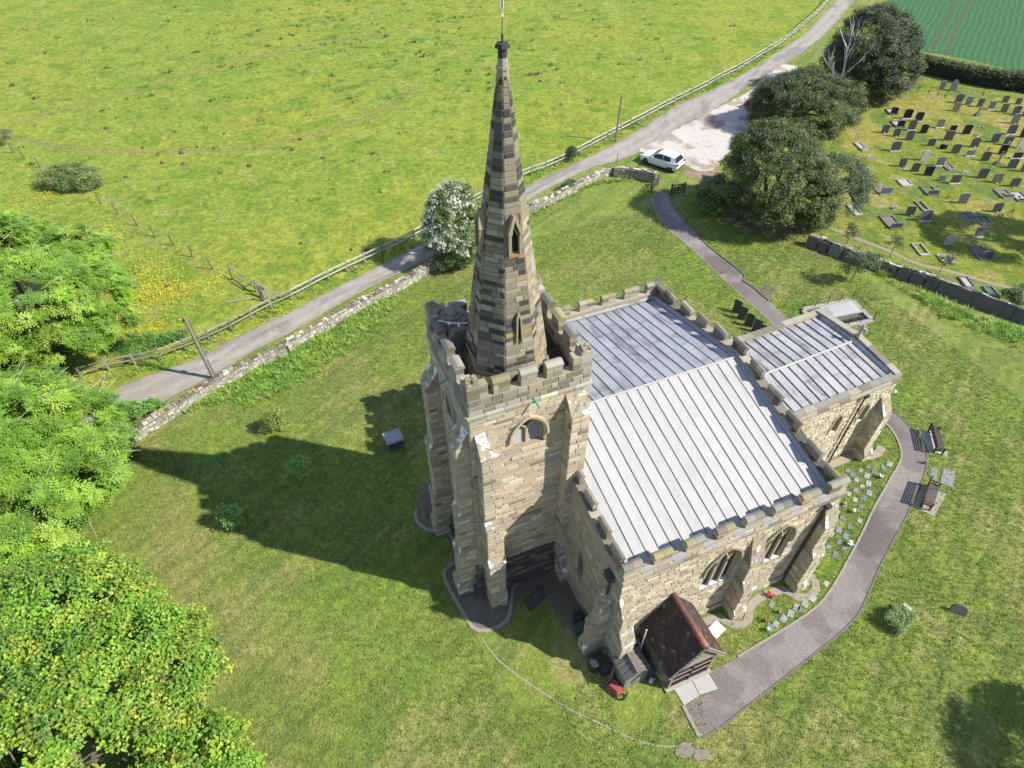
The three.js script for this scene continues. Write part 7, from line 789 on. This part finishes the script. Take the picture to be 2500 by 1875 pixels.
// ---------- clutter by the porch ----------
{ const t = thing('shed', 'little weathered timber shed with corrugated roof beside the porch', 'shed', [2.44, 0, 9.25], 0.02), w = [[.22, .2, .17], [.26, .24, .205], [.19, .175, .15]].map((c) => mat(c, 0.9, { map: grain })); for (let i = 0; i < 6; i++) { part('front_board', new MB().box(-0.5 + i * 0.2, 0.75, 0.48, 0.19, 1.5 + (0.28 - Math.abs(i - 2.5) * 0.1), 0.03).geo(), w[i % 3], t); part('side_board', new MB().box(-0.58, 0.72, -0.42 + i * 0.17, 0.03, 1.44, 0.16).geo(), w[(i + 1) % 3], t); part('side_board', new MB().box(0.58, 0.72, -0.42 + i * 0.17, 0.03, 1.44, 0.16).geo(), w[(i + 2) % 3], t); } part('back_panel', new MB().box(0, 0.72, -0.5, 1.16, 1.44, 0.03).geo(), w[0], t);
  for (const s of [-1, 1]) for (let i = 0; i < 9; i++) part('roof_rib', new MB().beam(V3(0, 1.92, -0.52 + i * 0.13), V3(s * 0.7, 1.46, -0.52 + i * 0.13), 0.13, i % 2 ? 0.05 : 0.02).geo(), mat([.13 + 0.03 * (i % 2), .115 + 0.03 * (i % 2), .1 + 0.03 * (i % 2)], 0.8), t); part('ridge_cap', new MB().box(0, 1.93, 0, 0.26, 0.05, 1.14).geo(), mat([.16, .135, .12], 0.8), t); for (const y of [0.95, 0.4]) part('hinge', new MB().box(0.2, y, 0.505, 0.3, 0.03, 0.02).geo(), mat([.04, .04, .04], 0.6), t);
  const barrel = (label, p, c, h, R) => { const b = thing('water_butt', label, 'water butt', at3(p)), m = mat(c, 0.5); const body = new THREE.LatheGeometry([[0, 0], [R * 0.85, 0], [R, h * 0.3], [R, h * 0.75], [R * 0.9, h]].map((q) => new THREE.Vector2(...q)), 20); part('barrel', body, m, b); part('lid', new MB().bar(V3(0, h, 0), V3(0, h + 0.04, 0), R * 0.95, R * 0.85, 20).geo(), mat(c.map((v) => v * 1.4), 0.45), b); part('rim', new THREE.TorusGeometry(R * 0.93, 0.025, 6, 20).rotateX(Math.PI / 2).translate(0, h, 0), m, b); part('tap', new MB().bar(V3(R * 0.9, 0.2, 0), V3(R + 0.08, 0.2, 0), 0.02, 0.02, 6).geo(), mat([.1, .1, .1], 0.5), b); };
  barrel('black water butt on the grass edge, outer of two', [1.05, 8.3], [.02, .022, .026], 0.8, 0.27); barrel('black water butt next to the shed, inner of two', [1.5, 8.68], [.022, .022, .024], 0.8, 0.28); barrel('green water butt against the west wall of the nave', [1.28, 6.55], [.02, .06, .055], 0.85, 0.3); barrel('dark water butt behind the green one', [1.4, 5.95], [.025, .027, .028], 0.8, 0.27);
  const wb = thing('wheelbarrow', 'upturned red wheelbarrow beside the shed', 'wheelbarrow', [1.55, 0, 9.55], 0.4), red = mat([.28, .06, .05], 0.7, { map: grain }); part('tray', new MB().box(0, 0.32, 0, 0.6, 0.3, 0.75, 0.6).geo(), red, wb); for (const s of [-1, 1]) part('handle', new MB().bar(V3(s * 0.22, 0.14, -0.6), V3(s * 0.2, 0.3, 0.6), 0.02).geo(), mat([.1, .06, .05], 0.7), wb); part('wheel', new THREE.TorusGeometry(0.16, 0.045, 6, 16).translate(0, 0.2, 0.6), mat([.02, .02, .02], 0.8), wb);
  const mw = thing('lawn_mower', 'black and yellow push mower by the corner buttress', 'mower', [1.85, 0, 8.55], 0.2); part('deck', new MB().box(0, 0.2, 0, 0.42, 0.18, 0.5, 0.85).geo(), mat([.03, .03, .03], 0.5), mw); part('engine', new MB().box(0, 0.36, 0, 0.24, 0.16, 0.26).geo(), mat([.4, .36, .04], 0.5), mw); for (const s of [-1, 1]) part('handle', new MB().bar(V3(s * 0.16, 0.25, -0.2), V3(s * 0.16, 0.95, -0.62), 0.015).geo(), mat([.03, .03, .03], 0.5), mw); part('grip', new MB().bar(V3(-0.17, 0.95, -0.62), V3(0.17, 0.95, -0.62), 0.018).geo(), mat([.02, .02, .02], 0.5), mw); for (const [x, z] of [[-0.22, 0.2], [0.22, 0.2], [-0.22, -0.2], [0.22, -0.2]]) part('wheel', new MB().bar(V3(x - 0.03, 0.1, z), V3(x + 0.03, 0.1, z), 0.1, 0.1, 12).geo(), mat([.03, .03, .03], 0.8), mw);
  const pw = thing('flue_pipe', 'thin white pipe standing beside the porch roof', 'pipe', [3.25, 0, 8.75]); part('pipe', new MB().bar(V3(0, 0, 0), V3(0.06, 3.1, -0.1), 0.035, 0.035, 8).geo(), mat([.62, .62, .6], 0.6), pw); part('clamp', new MB().bar(V3(0.03, 1.6, -0.05), V3(0.03, 1.7, -0.05), 0.05, 0.05, 8).geo(), mat([.3, .3, .3], 0.6), pw);
  const hs = thing('hose_reel', 'coiled grey hose stacked between shed and porch', 'hose', [3.15, 0, 8.45]); for (let i = 0; i < 6; i++) part('coil', new THREE.TorusGeometry(0.2 - 0.01 * (i % 2), 0.035, 6, 18).rotateX(Math.PI / 2).translate(0, 1.0 + i * 0.06, 0), mat([.3, .31, .32], 0.6), hs); part('stand', new MB().box(0, 0.48, 0, 0.3, 0.96, 0.3).geo(), mat([.12, .11, .1], 0.9), hs);
  const bn = thing('plastic_box', 'dark grey plastic box with lid between shed and porch wall', 'box', [3.35, 0, 9.35], 0.1); part('box', new MB().box(0, 0.2, 0, 0.4, 0.4, 0.75).geo(), mat([.07, .08, .09], 0.5), bn); part('lid', new MB().box(0, 0.43, 0, 0.46, 0.06, 0.82).geo(), mat([.1, .11, .12], 0.45), bn); const cn = thing('white_can', 'small white can standing before the plastic box', 'can', [3.3, 0, 9.92]); part('can', new MB().bar(V3(0, 0, 0), V3(0, 0.26, 0), 0.1, 0.09, 12).geo(), mat([.7, .7, .7], 0.5), cn); part('spout', new MB().bar(V3(0.06, 0.18, 0), V3(0.2, 0.28, 0.05), 0.02, 0.015, 6).geo(), mat([.7, .7, .7], 0.5), cn);
  const pl = thing('timber_offcuts', 'loose timber offcuts propped against the shed', 'timber', [1.8, 0, 8.95]); for (let i = 0; i < 4; i++) part('plank', new MB().beam(V3(-0.3 - i * 0.06, 0.1 + 0.04 * i, 0.25 - i * 0.12), V3(0.15, 0.75 - 0.1 * i, -0.25 - 0.05 * i), 0.07, 0.03).geo(), woodTones[i], pl);
  const rd = thing('red_bucket', 'small red bucket at the north-west foot of the tower', 'bucket', at3([-3.11,-1.91])); part('bucket', new MB().bar(V3(0, 0, 0), V3(0, 0.28, 0), 0.11, 0.15, 12).geo(), mat([.45, .03, .02], 0.5), rd); part('rim', new THREE.TorusGeometry(0.15, 0.015, 5, 16).rotateX(Math.PI / 2).translate(0, 0.28, 0), mat([.5, .05, .03], 0.5), rd); }

// ---------- cemetery ----------
{
  const front = { k: mat([.012, .012, .014], 0.3), d: mat([.05, .056, .064], 0.5), g: mat([.11, .115, .12], 0.75, stoneOpt), l: mat([.42, .41, .38], 0.85, stoneOpt), b: mat([.13, .11, .09], 0.85, stoneOpt) }, side = { k: mat([.12, .12, .125], 0.5), d: mat([.15, .155, .16], 0.7), g: mat([.24, .235, .22], 0.85), l: mat([.36, .34, .3], 0.85), b: mat([.22, .19, .16], 0.9) }, TN = { k: 'black', d: 'dark grey', g: 'grey', l: 'pale', b: 'brown' }, SN = { arch: 'curved-top', flat: 'square-top', round: 'round-top', shoulder: 'shouldered' };  // side tones lighter: rough-sawn edges, with the sunlit rim put into the colour
  const turn = -0.36, baseM = mat([.5, .49, .46], 0.85, stoneOpt), darkBase = mat([.09, .09, .095], 0.7), stoneM = mat([.2, .185, .165], 0.95, stoneOpt), woodX = mat([.14, .1, .075], 0.9);
  // [point, kind, tone, shape, width, height]
  const H = (p, tone, shape, w = 0.72, h = 0.8, base = 0) => ({ p, k: 'stone', tone, shape, w, h, base }), K = (p, tone, shape, w = 0.75, h = 0.75, l = 1.7, fill = 'grass') => ({ p, k: 'kerb', tone, shape, w, h, l, fill }), C = (p, k, s = 1) => ({ p, k, s });
  const G = [H([70.86,-43.08], 'd', 'flat', 0.8), C([71.6,-42.28], 'wood', 0.5), H([72.07,-40.81], 'g', 'flat'), H([67.55,-42.06], 'd', 'flat'), C([68.28,-41.19], 'stonecross', 0.9), H([68.74,-40.07], 'g', 'flat', 0.65), C([69.3,-39.01], 'stonecross', 1), C([70.04,-38.16], 'wood', 0.9), C([70.92,-37.34], 'wood', 0.45), C([71.13,-36.2], 'wood', 0.55), C([71.69,-35.57], 'wood', 0.45), H([73.66,-37.85], 'g', 'flat', 0.6, 0.7), H([74.32,-36.82], 'g', 'shoulder', 0.8, 1), C([74.91,-36], 'pale', 0.55), C([75.82,-35.21], 'pale', 0.55), C([76.36,-34.22], 'wood', 0.55), C([77.1,-33.31], 'pale', 0.5),
    H([71.86,-33.82], 'd', 'arch', 0.85, 0.85), H([72.5,-32.97], 'g', 'flat', 0.65), H([73.28,-32.04], 'd', 'flat', 0.65), H([73.83,-30.94], 'g', 'flat', 0.65, 0.8, 1), H([77.17,-31.79], 'd', 'flat', 0.7, 0.65), H([78.09,-30.79], 'd', 'flat', 0.6, 0.6), H([69.69,-32.23], 'b', 'flat', 0.75), C([70.96,-30.34], 'stonecross', 1), H([74.61,-29.87], 'd', 'arch', 0.75), H([75.33,-28.88], 'd', 'arch', 0.85), H([73.05,-27.19], 'g', 'flat', 0.8, 0.9), H([75.9,-28.13], 'd', 'flat'),
    K([62.37,-34.33], 'k', 'arch', 0.75, 0.85, 1.3, 'white'), H([62.83,-32.84], 'k', 'arch', 0.9, 0.9, 1), H([63.41,-31.78], 'k', 'arch', 0.85, 0.9, 1), K([60.49,-31.47], 'k', 'arch', 0.8, 0.8, 1.4, 'white'), H([60.95,-30.37], 'd', 'round', 0.8, 0.95, 1), H([61.65,-29.34], 'k', 'arch', 0.75), H([57.78,-31.02], 'd', 'arch', 0.75, 0.75), H([58.25,-29.87], 'd', 'arch', 0.7, 0.75), H([58.87,-28.64], 'd', 'arch', 0.75, 0.85), H([64.37,-29.62], 'g', 'arch', 0.75, 0.8, 1), H([65.17,-28.54], 'k', 'flat', 0.7, 0.5), H([65.84,-27.35], 'k', 'arch', 0.9, 0.85), C([68.78,-28.01], 'posy', 1), C([66.53,-26.34], 'posy', 1.2), H([62.77,-27.01], 'd', 'arch', 0.9, 0.85), H([70.23,-25.35], 'd', 'arch', 0.9, 0.9, 1), H([70.94,-24.37], 'k', 'flat', 0.8, 0.8),
    H([60.01,-26.73], 'd', 'arch', 0.75, 0.65), H([60.54,-25.83], 'k', 'flat', 0.36, 0.4), H([60.74,-25.56], 'k', 'flat', 0.34, 0.42), H([55.49,-27.23], 'd', 'arch', 0.95, 0.85, 1), H([64.02,-24.71], 'd', 'arch', 0.85, 0.8), H([66.98,-24.7], 'd', 'arch', 0.8, 0.8), H([67.65,-23.7], 'd', 'arch', 0.85, 0.8), C([67.67,-23.56], 'pale', 0.6), H([68.36,-22.62], 'l', 'round', 0.85, 0.9), H([60.99,-24.47], 'd', 'arch', 0.85, 0.8), H([61.86,-23.36], 'g', 'flat', 0.8, 0.55, 1), H([65.34,-22.39], 'k', 'flat', 0.8, 0.85), H([65.9,-21.08], 'k', 'arch', 0.9, 0.6, 2), K([52.65,-28.6], 'l', 'shoulder', 0.5, 0.6, 1.7, 'white'), H([51.64,-26.86], 'l', 'flat', 0.6, 0.3), H([56.69,-24.49], 'l', 'arch', 0.75, 0.85), H([57.2,-22.97], 'g', 'arch', 0.75, 0.8, 1), K([57.64,-21.83], 'g', 'flat', 0.6, 0.2, 1.3, 'earth'), H([62.45,-22.05], 'd', 'arch', 0.8, 0.8), C([62.94,-20.95], 'tallcross', 1), H([63.63,-19.83], 'd', 'arch', 0.9, 0.8), C([64.67,-23.49], 'wood', 0.5),
    K([48.75,-24.76], 'g', 'flat', 1.0, 0.65, 1.5, 'earth'), H([53.52,-24.34], 'd', 'flat', 0.7, 0.75), H([53.95,-23.09], 'd', 'arch', 0.75, 0.75), H([54.53,-21.96], 'k', 'flat', 0.85, 0.8), H([58.42,-20.89], 'l', 'flat', 0.65, 0.2), H([59.06,-19.5], 'd', 'arch', 0.9, 0.85), H([64.07,-18.81], 'd', 'flat', 0.7, 0.85), K([46.69,-23.09], 'l', 'flat', 0.6, 0.15, 1.2, 'white'), H([54.92,-20.61], 'g', 'flat', 0.6, 0.5), H([55.64,-19.73], 'd', 'flat', 0.85, 0.75, 1), H([59.59,-18.24], 'b', 'arch', 0.85, 0.8), K([47.85,-20.73], 'g', 'flat', 1.0, 0.75, 1.4, 'earth'), K([51.06,-21.19], 'l', 'flat', 0.9, 0.12, 1.1, 'white'), H([60.52,-17.06], 'd', 'arch', 0.85, 0.75), K([58.11,-15.67], 'g', 'flat', 0.9, 0.45, 1.5, 'earth'), K([58.97,-14.73], 'd', 'flat', 0.9, 0.3, 1.6, 'white'), K([44.73,-20.47], 'd', 'arch', 0.95, 0.6, 1.6, 'grass'), K([51.95,-18.85], 'd', 'arch', 0.95, 0.55, 1.5, 'grass'), H([53.27,-16.69], 'g', 'arch', 0.85, 0.85), H([54.91,-14.31], 'd', 'arch', 0.8, 0.75), K([42.73,-18.83], 'l', 'flat', 0.5, 0.12, 1.7, 'white'), K([44.19,-15.74], 'd', 'arch', 1.0, 0.6, 2.0, 'earth'), H([46.96,-16.95], 'd', 'flat', 0.75, 0.75), H([47.52,-15.69], 'g', 'arch', 0.95, 0.9, 1), K([51.63,-13.97], 'g', 'flat', 0.8, 0.15, 1.4, 'green'), K([52.29,-13.02], 'g', 'flat', 0.85, 0.2, 1.4, 'green'), H([49.8,-11.93], 'g', 'flat', 0.7, 0.75, 1), H([46.44,-12.03], 'l', 'arch', 0.85, 0.7), K([43.29,-11.64], 'l', 'flat', 0.6, 0.12, 1.6, 'grass'), K([47.56,-9.19], 'd', 'arch', 0.95, 0.8, 1.8, 'earth'), K([44.28,-10.08], 'l', 'flat', 0.8, 0.2, 1.0, 'white'), K([43.03,-6.74], 'd', 'flat', 0.5, 0.15, 1.4, 'white'), K([43.87,-5.2], 'd', 'flat', 0.5, 0.15, 1.2, 'green'), K([49.06,-16.93], 'g', 'flat', 0.4, 0.1, 1.6, 'grass'), C([56.13,-13.64], 'wood', 0.5), C([52.68,-17.84], 'wood', 0.4), C([46.55,-18.41], 'posy', 1)];
  const ks = G.map((e) => (e.p[0] * -0.62 + e.p[1] * 0.78)); const order = G.map((e, i) => ({ e, r: ks[i], c: e.p[0] * 0.78 + e.p[1] * 0.62 })).sort((a, b) => a.r - b.r), rows = [[]]; let r0 = order[0].r; for (const o of order) { if (o.r - r0 > 2.0) { rows.push([]); r0 = o.r; } rows[rows.length - 1].push(o); }
  const r = rngOf(251), fills = { white: mat([.4, .38, .34], 0.95, { map: grain }), earth: mat([.2, .16, .12], 1, { map: grain }), green: mat([.07, .15, .1], 0.95, { map: grain }) };
  rows.forEach((row, ri) => { row.sort((a, b) => a.c - b.c); row.forEach(({ e }, ci) => {
    const where = `${ORD[ci]} from the evergreens in the ${ORD[ri]} row below the hedge`, tn = turn + (r() - .5) * 0.12; let t;
    if (e.k === 'stone' || e.k === 'kerb') {
      t = thing(e.k === 'kerb' ? 'kerbed_grave' : 'headstone', `${TN[e.tone]} ${e.k === 'kerb' ? 'kerbed grave' : SN[e.shape] + ' headstone'}, ${where}`, e.k === 'kerb' ? 'grave' : 'headstone', at3(e.p), tn, 'graves in the cemetery');
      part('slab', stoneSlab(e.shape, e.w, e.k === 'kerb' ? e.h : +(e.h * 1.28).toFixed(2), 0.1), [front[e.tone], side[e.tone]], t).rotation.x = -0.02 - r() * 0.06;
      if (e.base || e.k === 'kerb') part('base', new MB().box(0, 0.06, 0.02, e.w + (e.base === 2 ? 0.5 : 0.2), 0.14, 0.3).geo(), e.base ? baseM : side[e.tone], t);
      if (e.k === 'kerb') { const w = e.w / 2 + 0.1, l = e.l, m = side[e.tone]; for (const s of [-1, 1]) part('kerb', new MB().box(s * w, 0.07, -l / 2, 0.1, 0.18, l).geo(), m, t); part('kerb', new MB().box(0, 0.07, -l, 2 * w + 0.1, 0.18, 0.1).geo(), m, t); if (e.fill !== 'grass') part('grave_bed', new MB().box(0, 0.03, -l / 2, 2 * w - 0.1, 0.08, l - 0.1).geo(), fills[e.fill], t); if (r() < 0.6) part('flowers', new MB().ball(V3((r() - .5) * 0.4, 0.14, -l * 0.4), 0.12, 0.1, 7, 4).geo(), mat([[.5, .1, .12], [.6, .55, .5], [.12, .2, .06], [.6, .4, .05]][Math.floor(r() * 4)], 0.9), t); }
      else if (r() < 0.35) part('flowers', new MB().ball(V3((r() - .5) * 0.3, 0.1, 0.2), 0.08, 0.09, 6, 4).geo(), mat([[.5, .08, .1], [.65, .62, .58], [.6, .4, .05]][Math.floor(r() * 3)], 0.9), t);
    } else if (e.k === 'posy') { t = thing('posy', `cluster of grave flowers, ${where}`, 'flowers', at3(e.p), tn, 'graves in the cemetery'); const m = new MB(); for (let i = 0; i < 9; i++) { m.col = [[.6, .58, .52], [.5, .1, .1], [.1, .2, .06]][i % 3]; m.ball(V3((r() - .5) * 0.5 * e.s, 0.1 + r() * 0.12, (r() - .5) * 0.6 * e.s), 0.08, 0.07, 6, 4); } part('blooms', m.geo(), mat([1, 1, 1], 0.9, { vertexColors: true }), t); part('holder', new MB().box(0, 0.03, 0, 0.35, 0.08, 0.3).geo(), baseM, t); }
    else { const s = e.s, m = e.k === 'wood' ? woodX : e.k === 'pale' ? mat([.4, .36, .29], 0.9) : stoneM, stone = e.k === 'stonecross' || e.k === 'tallcross'; t = thing('grave_cross', `${e.k === 'wood' ? 'small wooden' : e.k === 'pale' ? 'small pale wooden' : e.k === 'tallcross' ? 'tall stone' : 'dark stone'} cross, ${where}`, 'cross', at3(e.p), tn, 'graves in the cemetery'); const h = stone ? 1.15 * s : 0.95 * s, b = stone ? 0.3 : 0; if (stone) { part('base', new MB().box(0, 0.12, 0, 0.6 * s, 0.26, 0.4, 0.85).box(0, 0.3, 0, 0.42 * s, 0.16, 0.3, 0.85).geo(), m, t); } const w = stone ? 0.13 : 0.08; part('shaft', new MB().box(0, b + h / 2, 0, w, h, w * 0.8).geo(), m, t); part('arms', new MB().box(0, b + h * 0.68, 0, 0.52 * s + w, w, w * 0.7).geo(), m, t); }
  }); });
}

lit(scene);
renderer.render(scene, camera);
